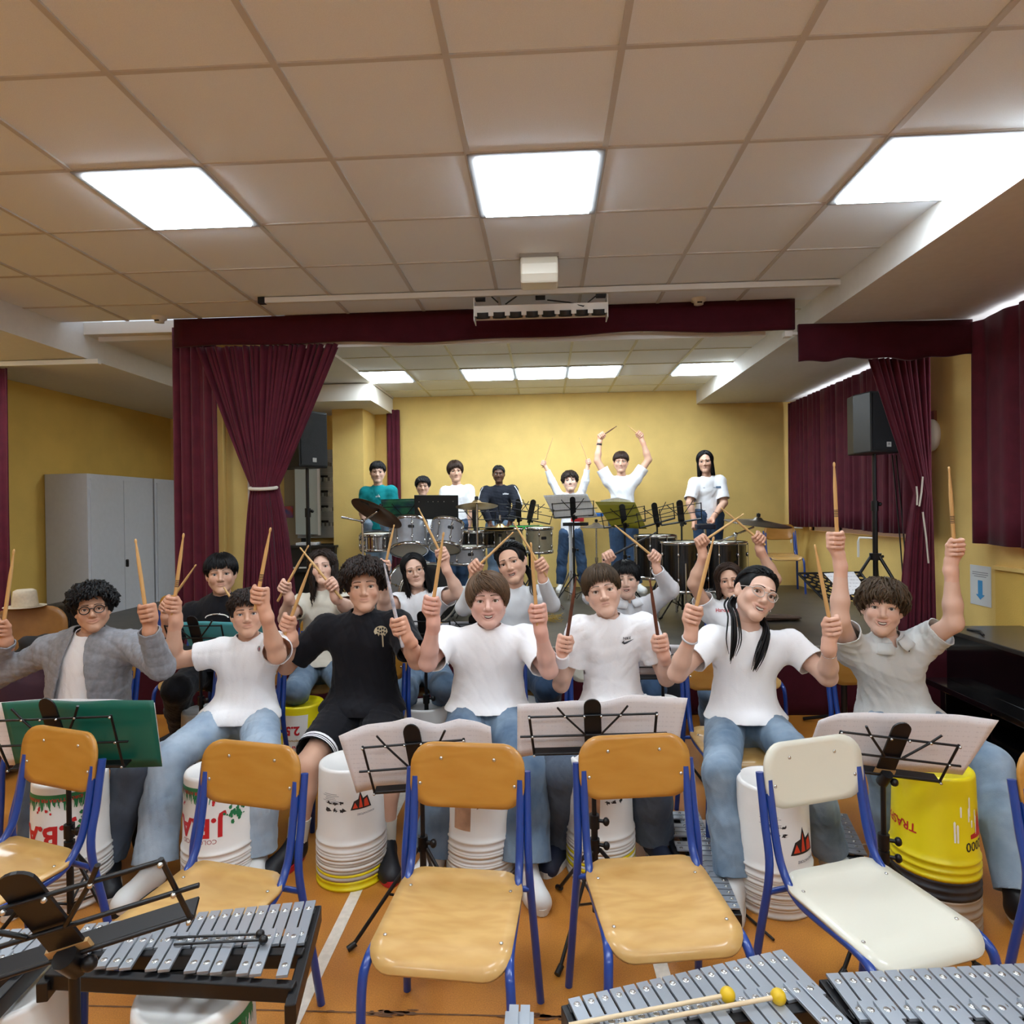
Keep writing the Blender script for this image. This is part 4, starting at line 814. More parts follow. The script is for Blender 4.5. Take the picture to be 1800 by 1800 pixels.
# wall hooks under the curtain, notice
for px, py, l in ((1411, 935, 'small white hook bracket under the stage curtain by the chair'), (1535, 955, 'small white hook bracket under the stage curtain behind the speaker stand')):
    p = atx(px, py, XR-.02); t = thing('wall_bracket', l, 'bracket', p, 0, 'white wall brackets'); MB().tube([(.0, .0, .05), (-.14, .0, .06), (-.15, 0, .02)], .01).build('arm', M_frame, t); MB().box((-.15, 0, -.06), (.015, .02, .16)).build('handle', M_frame, t)
p, q = atx(1707, 1000, XR-.004), atx(1741, 1060, XR-.004); t = thing('notice', 'white paper notice with a blue down arrow on the right wall', 'notice', ((p+q)/2), 0); wy = abs(p[1]-q[1])*1.0+.02; hz = .31
MB().box((0, 0, 0), (.003, wy, hz)).build('paper', mat('notice_paper', 'cfd2d2', .35), t); aw = wy*.11
MB().add([(-.003, y, z) for y, z in ((aw, .04), (-aw, .04), (-aw, -.07), (-aw*2, -.07), (0, -.11), (aw*2, -.07), (aw, -.07))], [tuple(range(7))]).build('arrow', mat('arrow_blue', '3f8fc4', .5), t)
b = MB(); [b.add([(-.003, y, z) for y, z in ((wy*.38/(1+.3*(i == 2)), .105-i*.016), (-wy*.38/(1+.3*(i == 2)), .105-i*.016), (-wy*.38/(1+.3*(i == 2)), .099-i*.016), (wy*.38/(1+.3*(i == 2)), .099-i*.016))], [(0, 1, 2, 3)]) for i in range(3)]; b.build('printed_lines', M_pgy, t)
# recess in right wall: darker ochre panel with ledge
p = atx(1752, 1000, XR); struct(MB().box((XR-.006, p[1]-1.2, .65), (.012, 2.4, .82)).build('trim_9', M_wall2)); struct(MB().box((XR-.02, p[1]-1.2, 1.075), (.04, 2.4, .025)).build('trim_10', M_wall))
p = atx(1637, 745, XR-.03); t = thing('wall_lamp', 'white wall lamp between the two right curtains', 'lamp', p); MB().sphere((0, 0, -.1), (.06, .1, .14), 14, 10).build('shade', M_cream, t); MB().box((.02, 0, .05), (.03, .06, .12)).build('bracket', mat('copper', '9a6a50', .4, .6), t)
# ------------------------------------------------------------------ piano at right (digital piano on wide legs)
M_lac = mat('black_lacquer', '08080a', .12, coat=.6); M_lact = mat('worn_black_top', '2a2622', .3, coat=.2)
a = atx(1676, 1109, 2.72); topz = a[2]; y1 = a[1]+.18; y0 = 2.6; yc = (y0+y1)/2; Lp = y1-y0
t = thing('piano', 'long black lacquered piano along the right wall behind the person in the polo', 'piano', (3.0, yc, 0))
MB().box((0, 0, topz-.015), (.56, Lp, .03)).build('lid', M_lact, t, bevel=.004); MB().box((.02, 0, topz-.19), (.5, Lp-.04, .33)).build('body', M_lac, t, bevel=.004)
MB().box((-.17, 0, topz-.375), (.42, Lp-.02, .04)).build('key_lid', M_lac, t, bevel=.004); MB().box((.1, 0, (topz-.4)/2), (.1, Lp-.1, topz-.4)).build('lower_panel', M_lac, t)
MB().box((-.28, 0, .10), (.40, Lp-.0, .05)).build('lower_rail', M_lac, t, bevel=.004); MB().box((0.0, 0, .04), (.5, Lp, .08)).build('plinth', M_lac, t)
for s in (-1, 1): MB().box((-.12, s*(Lp/2-.04), (topz-.39)/2), (.3, .06, topz-.39)).build('leg', M_lac, t, bevel=.004)
tag(MB().tube([(0, 0, 0), (.05, .1, .004), (.03, .2, .0)], .008).build('cable', M_blk, None, (2.80, y1-.35, topz+.006)), 'short black cable lying on the piano top', 'cable')
# ------------------------------------------------------------------ drums
M_sil = mat('silver_shell', 'a9acb2', .35, .35, noise=.04, nscale=30); M_gold = mat('champagne_shell', 'a9a48c', .3, .4, noise=.06, nscale=25); M_bsh = mat('black_shell', '0a0a0c', .25, coat=.5); M_head = mat('drum_head', 'd9d4c2', .5); M_csh = mat('chrome_shell', 'bdbdbf', .15, 1.)
M_brass = mat('bronze_cymbal', '9a7d4a', .3, .85, noise=.15, nscale=12); M_dbrass = mat('dark_cymbal', '6b4a30', .5, .35, noise=.2, nscale=10); M_grcym = mat('grey_cymbal', '5d564c', .35, .8, noise=.15, nscale=10)
def drum(label, c, r, h, shell, tilt=(0, 0, 0), lugs=8, bottom=True, group='drums on the stage', badge=True, cat='drum', name='drum', legs=None):
    t = thing(name, label, cat, c, 0, group, rot=tilt)
    MB().lathe([(r, -h/2), (r, h/2)], 32).build('shell', shell, t)
    MB().lathe([(r-.002, h/2+.004), (.001, h/2+.004)], 32).build('drum_head', M_head, t); MB().lathe([(.001, -h/2-.004), (r-.002, -h/2-.004)], 32).build('drum_head', M_head, t)
    for s in (-1, 1): MB().lathe([(r-.004, s*h/2-.018*(s > 0)+.0*(s < 0)), (r+.008, s*h/2-.016*(s > 0)), (r+.010, s*h/2+.012*s), (r+.004, s*h/2+.014*s), (r-.003, s*h/2+.012*s)] if s > 0 else [(r-.003, -h/2-.012), (r+.004, -h/2-.014), (r+.01, -h/2-.012), (r+.008, -h/2+.016), (r-.004, -h/2+.018)], 32).build('hoop', M_chrome, t)
    for i in range(lugs):
        a = 2*PI*(i+.5)/lugs; x, y = math.cos(a), math.sin(a); b = MB()
        b.tube([((r+.012)*x, (r+.012)*y, -h/2), ((r+.012)*x, (r+.012)*y, h/2)], .004, 6)
        for z in ((h*.26, -h*.26) if h > .12 else (0,)): b.sphere(((r+.008)*x, (r+.008)*y, z), (.012, .012, .022), 8, 6)
        b.build('lug', M_chrome, t)
    if badge:
        V = []; q = rrect(.055, .03, .01)
        MB().add([((r+.003)*math.sin(.35+x/r), -(r+.003)*math.cos(.35+x/r), h*.12+z) for x, z in q], [tuple(range(len(q)))]).build('badge', M_blk, t)
    if legs:
        for i in range(3): a = 2*PI*i/3+.4; MB().cyl(((r+.02)*math.cos(a), (r+.02)*math.sin(a), h*.1), ((r+.04)*math.cos(a), (r+.04)*math.sin(a), -legs), .008).build('leg', M_chrome, t)
    return t
YK = 5.75
def dpos(px, py, Y): return at(px, py, Y)
drum('large silver rack tom with bottom head tilted to view', dpos(719, 944, YK), .165, .26, M_sil, (-.45, -.10, 0)); drum('smaller silver rack tom right of the large one', dpos(785, 942, YK), .14, .24, M_sil, (-.45, .08, 0))
drum('chrome snare drum left of the silver toms', dpos(665, 952, YK+.15), .16, .14, M_csh, (.05, 0, 0), 10, badge=False)
drum('silver floor snare below the small silver tom', dpos(820, 975, YK+.3), .175, .15, M_sil, (.03, 0, 0), 8)
drum('black snare drum behind the silver drums', dpos(840, 947, YK+.7), .18, .15, M_bsh, (.0, 0, 0), 8)
c = dpos(742, 1040, YK+.1); drum('silver bass drum with black front head behind the person with round glasses', c, .28, .42, M_sil, (PI/2, 0, .5), 10, badge=False, name='bass_drum')
MB().lathe([(.001, 0), (.268, 0)], 40, Matrix.Rotation(.5, 4, 'Z') @ Matrix.Rotation(PI/2, 4, 'X') @ Matrix.Translation((0, 0, .222))).build('front_head', M_bsh, None, c)
fh = bpy.data.objects['front_head']; fh.parent = [o for o in COL.objects if o.name.startswith('bass_drum')][0]; fh.location = (0, 0, 0); fh.data.transform(Matrix.Rotation(.5, 4, 'Z').inverted()) ; fh.data.transform((Matrix.Rotation(PI/2, 4, 'X')).inverted())
drum('champagne concert tom left of its pair', dpos(893, 950, 6.5), .15, .23, M_gold, (.04, 0, 0), 6); drum('champagne concert tom right of its pair', dpos(948, 949, 6.5), .135, .24, M_gold, (.04, 0, 0), 6)
for px, Y in ((893, 6.66), (948, 6.66)):
    c = dpos(px, 975, Y); t = thing('tom_stand', 'chrome stand under the '+('left' if px < 900 else 'right')+' champagne tom', 'stand', (c[0], Y, .5), 0, 'tom stands'); MB().cyl((0, 0, .05), (0, 0, c[2]-.5+.05), .012).build('pole', M_chrome, t)
    for i in range(3): a = 2*PI*i/3; MB().tube([(0, 0, .3), (.25*math.cos(a), .25*math.sin(a), .01)], .009).build('leg', M_chrome, t)
for px, py, Y, r, h, l in ((1152, 968, 6.25, .195, .40, 'black concert tom with high rim at left of three'), (1201, 985, 6.0, .215, .44, 'black concert tom in the middle of three'), (1270, 985, 6.05, .215, .44, 'black concert tom at right of three')):
    drum(l, dpos(px, py+10, Y), r, h, M_bsh, (0, 0, 0), 8, legs=dpos(px, py+10, Y)[2]-.52)
def cymbal(label, c, r, m, tilt, floor, boom=None, topper=True, second=False, logo=False):
    t = thing('cymbal', label, 'cymbal', c, 0, 'cymbals on the stage', rot=tilt)
    MB().lathe([(.006, .035), (.03, .033), (.05, .012), (r*.5, 0), (r*.9, -.018), (r, -.024), (r*.98, -.0255), (r*.5, -.003), (.05, .008), (.006, .030)], 40).build('plate', m, t)
    MB().cyl((0, 0, .0), (0, 0, .075), .007).cyl((0, 0, .04), (0, 0, .07), .018).build('felt_nut', M_blk, t)
    if logo: V, Fs = text_mesh('M', .12, 2); MB().add([(x-.1, -r*.6+y*.6, -.0185-.004-.012*0) for x, y, *_ in V], [f[::-1] for f in Fs]).build('printed_mark', M_blk, t)
    return t
def cym_stand(label, base, top, arm=None):
    t = thing('cymbal_stand', label, 'cymbal stand', base, 0, 'cymbal stands'); h = top[2]-base[2]; tx, ty = top[0]-base[0], top[1]-base[1]
    MB().cyl((0, 0, .08), (0, 0, h*.55), .014).build('lower_pole', M_chrome, t); MB().cyl((0, 0, h*.5), (0, 0, h*.92 if arm is not None else h), .010).cyl((0, 0, h*.52), (0, 0, h*.58), .02).build('upper_pole', M_chrome, t)
    if arm is not None: a0 = np.array(arm)-np.array(base); MB().tube([a0, (0, 0, h*.92), (tx, ty, h)], .009).sphere((0, 0, h*.92), .022).build('boom_arm', M_chrome, t)
    for i in range(3): a = 2*PI*i/3+.5; MB().tube([(0, 0, h*.4), (.27*math.cos(a), .27*math.sin(a), .012)], .009).build('leg', M_chrome, t)
    return t
c = at(664, 899, 5.45); cymbal('large dark ride cymbal tilted steeply at left of the drum kit', c, .24, M_dbrass, (-.43, .42, .0), .5, logo=True); b0 = at(637, 905, 5.5); cym_stand('chrome boom stand under the large dark cymbal', (b0[0], 5.5, .5), c, at(600, 909, 5.4))
c = at(838, 886, 6.0); cymbal('brass crash cymbal in the middle of the drum kit', c, .20, M_brass, (-.16, -.03, 0), .5); cym_stand('chrome stand under the brass crash cymbal', (c[0], 6.0, .5), c)
c = at(879, 927, 6.2); cymbal('upper hi-hat cymbal above the champagne tom', c, .17, M_brass, (.02, .0, 0), .5); d = at(879, 931, 6.2); tt = cymbal('lower hi-hat cymbal above the champagne tom', d, .17, M_grcym, (PI, 0, 0), .5); cym_stand('chrome hi-hat stand by the champagne toms', (c[0], 6.2, .5), c+np.array([0, 0, .12]))
c = at(1332, 916, 6.0); cymbal('dark crash cymbal at right above the black toms', c, .30, M_grcym, (.10, .10, 0), .5); b0 = at(1293, 935, 6.0); cym_stand('chrome boom stand at right of the black toms', (b0[0], 6.0, .5), (b0[0]+.16, 5.97, at(1322, 926, 6.)[2]), at(1248, 960, 5.95))
c = at(1048, 924, 7.3); cymbal('small flat cymbal beside the yellow folder', c, .2, M_grcym, (.0, .02, 0), .5); cym_stand('thin stand under the small flat cymbal', (c[0], 7.3, .5), c)
# percussion stands and small coloured things
def dev(name, label, cat, c, size, m, base=.5):
    t = thing(name, label, cat, c); MB().plate([(x, y, 0) for x, y in rrect(size[0], size[1], min(size[:2])*.3)], size[2], (0, 0, 1)).build('body', m, t, bevel=.006); MB().plate([(x, y, size[2]) for x, y in rrect(size[0]*.8, size[1]*.7, min(size[:2])*.2)], .006, (0, 0, 1)).build('pad', M_blk if m is not M_blk else M_dark, t); return t
c = at(1015, 917, 7.5); dev('percussion_block', 'red percussion block before the stage person in a collared shirt', 'percussion block', c, (.15, .1, .05), mat('red_plastic', 'd22b34', .4)); t = thing('percussion_stand', 'grey stand under the red percussion block', 'stand', (c[0]-.08, 7.55, .5)); MB().cyl((0, 0, .05), (0, 0, c[2]-.5-.005), .022).build('pole', M_cab, t)
for i in range(3): a = 2*PI*i/3+.3; MB().tube([(0, 0, .35), (.2*math.cos(a), .2*math.sin(a), .01)], .01).build('leg', M_chrome, t)
MB().box((.06, 0, c[2]-.5-.03), (.3, .06, .04)).build('clamp', M_blk, t)
c = at(1050, 908, 7.45); dev('percussion_block', 'blue percussion block beside the white sheets', 'percussion block', c, (.14, .09, .04), mat('blue_plastic', '2f6fc0', .4))
c = at(925, 930, 6.72); dev('green_tray', 'bright green tray behind the champagne toms', 'tray', c, (.36, .12, .035), mat('green_plastic', '3fbf52', .4))
c = at(1240, 930, 6.7); dev('drum_pad', 'small dark drum pad before the rightmost stage person', 'drum pad', c, (.2, .16, .05), mat('navy_pad', '1b2238', .5)); t = thing('pad_stand', 'chrome stand under the small dark drum pad', 'stand', (c[0], 6.72, .5)); MB().cyl((0, 0, .03), (0, 0, c[2]-.5), .014).build('pole', M_chrome, t)
for i in range(3): a = 2*PI*i/3+.3; MB().tube([(0, 0, .3), (.22*math.cos(a), .22*math.sin(a), .01)], .009).build('leg', M_chrome, t)
# straw tangle and rope on the stage
g = np.random.default_rng(4); b = MB()
for i in range(60):
    p = g.normal(0, .05, 3)*[1.3, .8, .5]; p[2] = abs(p[2])+.01; d = g.normal(0, .05, 3)*[1, 1, .4]; b.tube([p, p+d, p+d*1.4+g.normal(0, .02, 3)*[1, 1, .3]], .002, 4)
tag(b.build('tinsel', mat('gold_tinsel', 'b8963a', .4, .3), None, atz(966, 1092, .5)), 'heap of golden straw tinsel on the stage behind the person in the tight white top', 'tinsel')
tag(blob('cloth', 'brown cloth on the stage floor behind the person with red chest lettering', 'cloth', atz(1360, 1090, .5), (.22, .1, .02), mat('brown_cloth', '4a3527', .9, noise=.2), 9), None, None)
p = atz(1275, 1030, .5)
blob('bag', 'black shoe bag under the chair at the stage front', 'bag', atz(1278, 1375, 0), (.12, .1, .1), M_dark, 12)
c = atz(1155, 1215, .0)
blob('bag', 'dark bag on the floor behind the plain white bucket', 'bag', (at(1170, 1200, 4.2)[0], 4.3, 0), (.14, .12, .22), M_dark, 13)
# ------------------------------------------------------------------ implicit surfaces
class Field:
    def __init__(s, lo, hi, h):
        s.h = h; s.lo = np.array(lo, float); s.n = np.ceil((np.array(hi)-s.lo)/h).astype(int)+1; s.D = np.full(s.n, .5, np.float32)
    def _win(s, lo, hi):
        a = np.clip(np.floor((lo-s.lo)/s.h).astype(int), 0, s.n); b = np.clip(np.ceil((hi-s.lo)/s.h).astype(int)+1, 0, s.n)
        if (b <= a).any(): return None
        sl = tuple(slice(i, j) for i, j in zip(a, b)); ax = [s.lo[k]+s.h*np.arange(a[k], b[k]) for k in range(3)]
        return sl, [ax[0][:, None, None], ax[1][None, :, None], ax[2][None, None, :]]
    def _mix(s, sl, d, k, sub):
        a = s.D[sl]
        if sub:
            d = -d
            h = np.maximum(k-np.abs(a-d), 0)/k if k > 0 else 0; s.D[sl] = np.maximum(a, d)+h*h*k*.25
        else:
            h = np.maximum(k-np.abs(a-d), 0)/k if k > 0 else 0; s.D[sl] = np.minimum(a, d)-h*h*k*.25
    def cone(s, a, b, ra, rb, k=.02, sub=False, R=None, sc=None):
        a = np.asarray(a, float); b = np.asarray(b, float); m = max(ra, rb)*(1 if sc is None else max(1, max(sc)))+k+2*s.h
        w = s._win(np.minimum(a, b)-m, np.maximum(a, b)+m)
        if w is None: return
        sl, (X, Y, Z) = w; X = X-a[0]; Y = Y-a[1]; Z = Z-a[2]; d = b-a
        if R is not None:
            U = [(R[0, i]*X+R[1, i]*Y+R[2, i]*Z)/sc[i] for i in range(3)]; X, Y, Z = U; d = (R.T@d)/np.array(sc)
        L2 = d@d+1e-12; t = np.clip((X*d[0]+Y*d[1]+Z*d[2])/L2, 0, 1)
        q = np.sqrt((X-t*d[0])**2+(Y-t*d[1])**2+(Z-t*d[2])**2)-(ra+(rb-ra)*t)
        if sc is not None: q = q*min(sc)
        s._mix(sl, q, k, sub)
    def ell(s, c, r, k=.02, R=None, sub=False):
        c = np.asarray(c, float); r = np.asarray(r, float); m = r.max()+k+2*s.h; w = s._win(c-m, c+m)
        if w is None: return
        sl, (X, Y, Z) = w; X = X-c[0]; Y = Y-c[1]; Z = Z-c[2]
        if R is not None: X, Y, Z = [R[0, i]*X+R[1, i]*Y+R[2, i]*Z for i in range(3)]
        k0 = np.sqrt((X/r[0])**2+(Y/r[1])**2+(Z/r[2])**2)+1e-9; k1 = np.sqrt((X/r[0]**2)**2+(Y/r[1]**2)**2+(Z/r[2]**2)**2)+1e-9
        s._mix(sl, k0*(k0-1)/k1, k, sub)
    def mesh(s):
        D = s.D; I = D < 0; n = s.n; c = lambda i, j, k: I[i:n[0]-1+i, j:n[1]-1+j, k:n[2]-1+k]
        al = c(0, 0, 0).copy(); an = al.copy()
        for i in (0, 1):
            for j in (0, 1):
                for k in (0, 1): q = c(i, j, k); al &= q; an |= q
        act = an & ~al; idx = np.argwhere(act); m = len(idx)
        if not m: return np.zeros((0, 3)), []
        off = [(i, j, k) for i in (0, 1) for j in (0, 1) for k in (0, 1)]
        val = np.stack([D[idx[:, 0]+o[0], idx[:, 1]+o[1], idx[:, 2]+o[2]] for o in off], 1)
        P = np.zeros((m, 3)); W = np.zeros(m)
        for p in range(8):
            for ax in (4, 2, 1):
                if p & ax: continue
                q = p | ax; a, b = val[:, p], val[:, q]; cr = (a < 0) != (b < 0); t = np.where(cr, a/(a-b+1e-12), 0)
                oa = np.array(off[p], float); ob = np.array(off[q], float); P += np.where(cr[:, None], oa+(ob-oa)*t[:, None], 0); W += cr
        V = s.lo+(idx+P/np.maximum(W, 1)[:, None])*s.h
        mp = np.full(n-1, -1, np.int32); mp[tuple(idx.T)] = np.arange(m); Fs = []
        for ax in range(3):
            sl0 = [slice(None)]*3; sl1 = [slice(None)]*3; sl0[ax] = slice(0, -1); sl1[ax] = slice(1, None); A = I[tuple(sl0)]; B = I[tuple(sl1)]
            E = np.argwhere(A != B); u, v = (ax+1) % 3, (ax+2) % 3
            E = E[(E[:, u] > 0) & (E[:, v] > 0) & (E[:, u] < n[u]-1) & (E[:, v] < n[v]-1)]
            if not len(E): continue
            fl = A[tuple(E.T)]; q = []
            for du, dv in ((-1, -1), (0, -1), (0, 0), (-1, 0)):
                e = E.copy(); e[:, u] += du; e[:, v] += dv; q.append(mp[tuple(e.T)])
            q = np.stack(q, 1); q[~fl] = q[~fl][:, ::-1]; Fs.append(q[(q >= 0).all(1)])
        return V, np.concatenate(Fs)
def clip_mesh(V, Q, s):
    """keep the part of a quad mesh where s<0 (s per vertex)"""
    T = np.concatenate([Q[:, [0, 1, 2]], Q[:, [0, 2, 3]]]); S = s[T] < 0; keep = T[S.all(1)]; mx = T[S.any(1) & ~S.all(1)]
    V = [tuple(v) for v in V]; out = [tuple(t) for t in keep]; cache = {}
    def cut(a, b):
        k = (min(a, b), max(a, b))
        if k not in cache:
            t = s[a]/(s[a]-s[b]); cache[k] = len(V); V.append(tuple(np.array(V[a])*(1-t)+np.array(V[b])*t))
        return cache[k]
    for t in mx:
        P = []
        for i in range(3):
            a, b = t[i], t[(i+1) % 3]
            if s[a] < 0: P.append(a)
            if (s[a] < 0) != (s[b] < 0): P.append(cut(a, b))
        if len(P) > 2: out.append(tuple(P))
    used = sorted({i for f in out for i in f}); mp = {j: i for i, j in enumerate(used)}
    return np.array([V[i] for i in used]), [tuple(mp[i] for i in f) for f in out]
def vnormals(V, Fs):
    N = np.zeros_like(V); F3 = np.array([f[:3] for f in Fs]); n = np.cross(V[F3[:, 1]]-V[F3[:, 0]], V[F3[:, 2]]-V[F3[:, 0]])
    for i in range(3): np.add.at(N, F3[:, i], n)
    return N/(np.linalg.norm(N, axis=1)[:, None]+1e-12)
def relax(V, Fs, it=2, lam=.5):
    E = np.array([(f[i], f[(i+1) % len(f)]) for f in Fs for i in range(len(f))]) if not isinstance(Fs, np.ndarray) else np.concatenate([Fs[:, [i, (i+1) % 4]] for i in range(4)])
    for _ in range(it):
        A = np.zeros_like(V); n = np.zeros(len(V)); np.add.at(A, E[:, 0], V[E[:, 1]]); np.add.at(n, E[:, 0], 1); np.add.at(A, E[:, 1], V[E[:, 0]]); np.add.at(n, E[:, 1], 1); V = V+lam*(A/np.maximum(n, 1)[:, None]-V)
    return V
def folds(V, N, amp, seed, wl=.09, drop=.3):
    g = np.random.default_rng(seed); d = np.zeros(len(V))
    for i in range(5):
        k = g.normal(0, 1, 3); k[2] *= .6; k = k/np.linalg.norm(k)*2*PI/(wl*g.uniform(.7, 1.8)); k2 = g.normal(0, 1, 3)*9
        w = np.sin(V@k+1.6*np.sin(V@k2+g.uniform(0, 6))+g.uniform(0, 6)); d += (1-np.abs(w))**2*g.uniform(.5, 1)*(1 if i % 2 else -1)
    return V+N*(amp*d/2)[:, None]
def add_mesh(name, V, Fs, m, parent=None, col=None, solid=0, origin=None):
    me = bpy.data.meshes.new(name); V = np.asarray(V)-(origin if origin is not None else 0)
    me.from_pydata(V.tolist(), [], [tuple(int(i) for i in f) for f in Fs]); me.materials.append(m); me.polygons.foreach_set('use_smooth', [True]*len(me.polygons))
    if col is not None:
        a = me.color_attributes.new('tint', 'FLOAT_COLOR', 'POINT'); a.data.foreach_set('color', np.concatenate([col, np.ones((len(col), 1))], 1).astype(np.float32).ravel())
    me.update(); return link(name, me, parent, None, None, 0, solid)
# ------------------------------------------------------------------ people
M_skin = mat('skin', 'c99a80', .48, attr='tint', spec=.35, bump=.03, bscale=300)
M_skin.node_tree.nodes['Principled BSDF'].inputs['Subsurface Weight'].default_value = .0
M_hair = mat('hair', '201a18', .5, attr='tint', spec=.25)
M_eyew = mat('eye_white', 'd9d4ce', .2); M_teeth = mat('teeth', 'ddd8cc', .25); M_pupil = mat('pupil', '0a0808', .1)
IRIS = {c: mat('iris_'+c, h, .15) for c, h in (('brown', '4a2c18'), ('dark', '25160e'), ('grey', '6a7480'), ('hazel', '5f4a2c'))}
def cloth(name, c, c2=None, ns=8, sheen=.1, rough=.85): return mat(name, c, rough, sheen=sheen, spec=.2, bump=.12, bscale=260, **({'col2': c2, 'nscale': ns} if c2 else {}))
M_tee = cloth('white_cotton', 'eeeef0'); M_black = cloth('black_cotton', '17171c'); M_polo = cloth('pale_grey_pique', 'c5c7c6'); M_hoodie = cloth('grey_fleece', '84858a', '909197', 60); M_knit = cloth('white_rib', 'dadbdd'); M_cream = cloth('cream_cotton', 'd9d3c4')
M_tealc = cloth('teal_jersey', '0f8388'); M_navy = cloth('dark_tracksuit', '1b1e27'); M_shirt = cloth('white_shirt', 'dfe0e4')
M_jl = cloth('light_denim', '8c9fb3', 'a9b9c8', 7); M_jm = cloth('mid_denim', '52677f', '76899c', 6); M_jd = cloth('dark_denim', '26364c', '3d536f', 6); M_jg = cloth('grey_denim', '444d5b', '566170', 7); M_bpant = cloth('black_denim', '17171b'); M_jfade = cloth('faded_denim', '5c7186', '8fa2b4', 5)
M_shoew = mat('shoe_white', 'd9d8d5', .5); M_shoeb = mat('shoe_black', '15171d', .5); M_shoen = mat('shoe_navy', '1a2238', .6); M_sole = mat('shoe_sole', 'cfcac0', .5); M_red = mat('shoe_red', 'b8202a', .5)
M_wood = mat('hickory', 'd2a76c', .45, noise=.06, nscale=30, stretch=(1, 1, .1)); M_woodd = mat('dark_stick', '5a2e1a', .5, noise=.3, nscale=20); M_stickw = mat('marbled_stick', 'd9d9dd', .3, col2='8f93a3', nscale=30); M_stickb = mat('black_stick', '16161c', .4); M_ink = mat('stick_ink', '2a211a', .6)
M_gold_f = mat('necklace_silver', 'b8b8b8', .2, 1.); M_specs = mat('black_acetate', '0d0d0f', .2); M_specc = mat('clear_acetate', 'd9cfc8', .15, trans=.3); M_specm = mat('gold_wire', 'b08a6a', .25, .9); M_lens = mat('lens', 'ffffff', .02, trans=1., alpha=.12)
SKIN = {'light': 'd3a78e', 'fair': 'dab39e', 'tan': 'c2957a', 'rosy': 'dbaf9f', 'dark': '5b3c2c'}
HAIRC = {'black': '0c0a0b', 'darkbrown': '21150f', 'brown': '33231a', 'lightbrown': '5a4431', 'midbrown': '40301f'}
def Rot(yaw, pitch, roll):
    """head rotation: yaw>0 turns face to image right, pitch>0 looks up, roll>0 tilts head top to image right"""
    return np.array(Euler((0, 0, yaw)).to_matrix() @ Euler((-pitch, 0, 0)).to_matrix() @ Euler((0, roll, 0)).to_matrix())
def noisy(g, n, s): return g.normal(0, s, n)
class Head: pass
def build_head(F, H, s, R, o):
    T = lambda p: H+R@(np.array(p)*s); jw = o.get('jaw', 1.)
    def E(c, r, k, sub=False, rr=None): F.ell(T(c), np.array(r)*s, k*s, R if rr is None else R@rr, sub)
    def Cn(a, b, ra, rb, k, sub=False): F.cone(T(a), T(b), ra*s, rb*s, k*s, sub)
    E((0, .02, .030), (.073, .092, .081), .02); E((0, -.02, -.02), (.0605*jw, .064, .088), .03)
    for x in (-1, 1): Cn((x*.046*jw, .0, -.05), (x*.012, -.064, -.098), .024, .017, .03); E((x*.037, -.055, -.029), (.024+.002*o.get('smile', 0), .022+.003*max(0, o.get('smile', 0)), .025), .02)
    E((0, -.072, -.098), (.020, .016, .016), .02); E((0, -.062, -.062), (.030, .022, .026), .015)
    for x in (-1, 1): Cn((x*.012, -.080, .019), (x*.044, -.066, .016), .010, .009, .012)
    for x in (-1, 1): E((x*.032, -.091, -.001), (.017, .015, .0115), .012, True)
    Cn((0, -.078, .008), (0, -.0985, -.032), .0085, .0105, .010); Cn((0, -.0985, -.032), (0, -.085, -.041), .009, .006, .006)
    for x in (-1, 1): E((x*.0115, -.0875, -.0375), (.0085, .010, .0075), .006)
    for x in (-1, 1):
        sq = .0012+o.get('squint', 0.)*.0018
        E((x*.032, -.069, .0124-sq), (.0185, .0140, .0064), .003); E((x*.032, -.0675, -.0138+sq), (.0175, .0135, .0060), .003)
    sm = o.get('smile', .2); mz = -.062; cx = .0235+.009*sm; cz = mz+.010*sm-.001
    M = [np.array((-cx, -.074, cz)), np.array((-cx*.5, -.0832, mz+.001*sm)), np.array((0, -.0862, mz-.002*sm)), np.array((cx*.5, -.0832, mz+.001*sm)), np.array((cx, -.074, cz))]
    op = o.get('open', 0.)*.0075; M[1:4] = [m+np.array((0, 0, -.004*sm*(1 if k == 1 else .55))) for k, m in enumerate(M[1:4])]; lips = []
    mm = smooth_path(M, 3); n_ = len(mm)-1
    for a, b in zip(mm, mm[1:]):
        wa, wb = [max(0, 1-(abs(q[0])/cx)**2) for q in (a, b)]
        ua, ub = a+(0, 0, .0016+.0022*wa+op*.55*wa), b+(0, 0, .0016+.0022*wb+op*.55*wb); da, db = a+(0, .0006, -.0018-.0036*wa-op*wa), b+(0, .0006, -.0018-.0036*wb-op*wb)
        Cn(ua, ub, .0028+.0012*wa, .0028+.0012*wb, .003); Cn(da, db, .0030+.0018*wa, .0030+.0018*wb, .003); lips += [(ua, ub), (da, db)]
    for a, b in zip(mm[(3 if op else 2):(-4 if op else -3)], mm[(4 if op else 3):(-3 if op else -2)]):
        wa, wb = [max(0, 1-(abs(q[0])/cx)**2) for q in (a, b)]
        if op:
            for yo in (-.0065, -.0015): Cn(a+(0, yo, -.001-op*.22*wa), b+(0, yo, -.001-op*.22*wb), .0010+op*.85*wa, .0010+op*.85*wb, .0012, True)
        else: Cn(a+(0, -.0048, -.0002), b+(0, -.0048, -.0002), .0011, .0011, .002, True)
    for x in (-1, 1): E((x*.077, .014, -.008), (.009, .018, .031), .008, False, np.array(Euler((-.2, 0, x*-.35)).to_matrix())); E((x*.083, .006, -.004), (.005, .009, .016), .004, True)
    return T, ([T(m) for m in mm], [(T(a), T(b)) for a, b in lips]), op
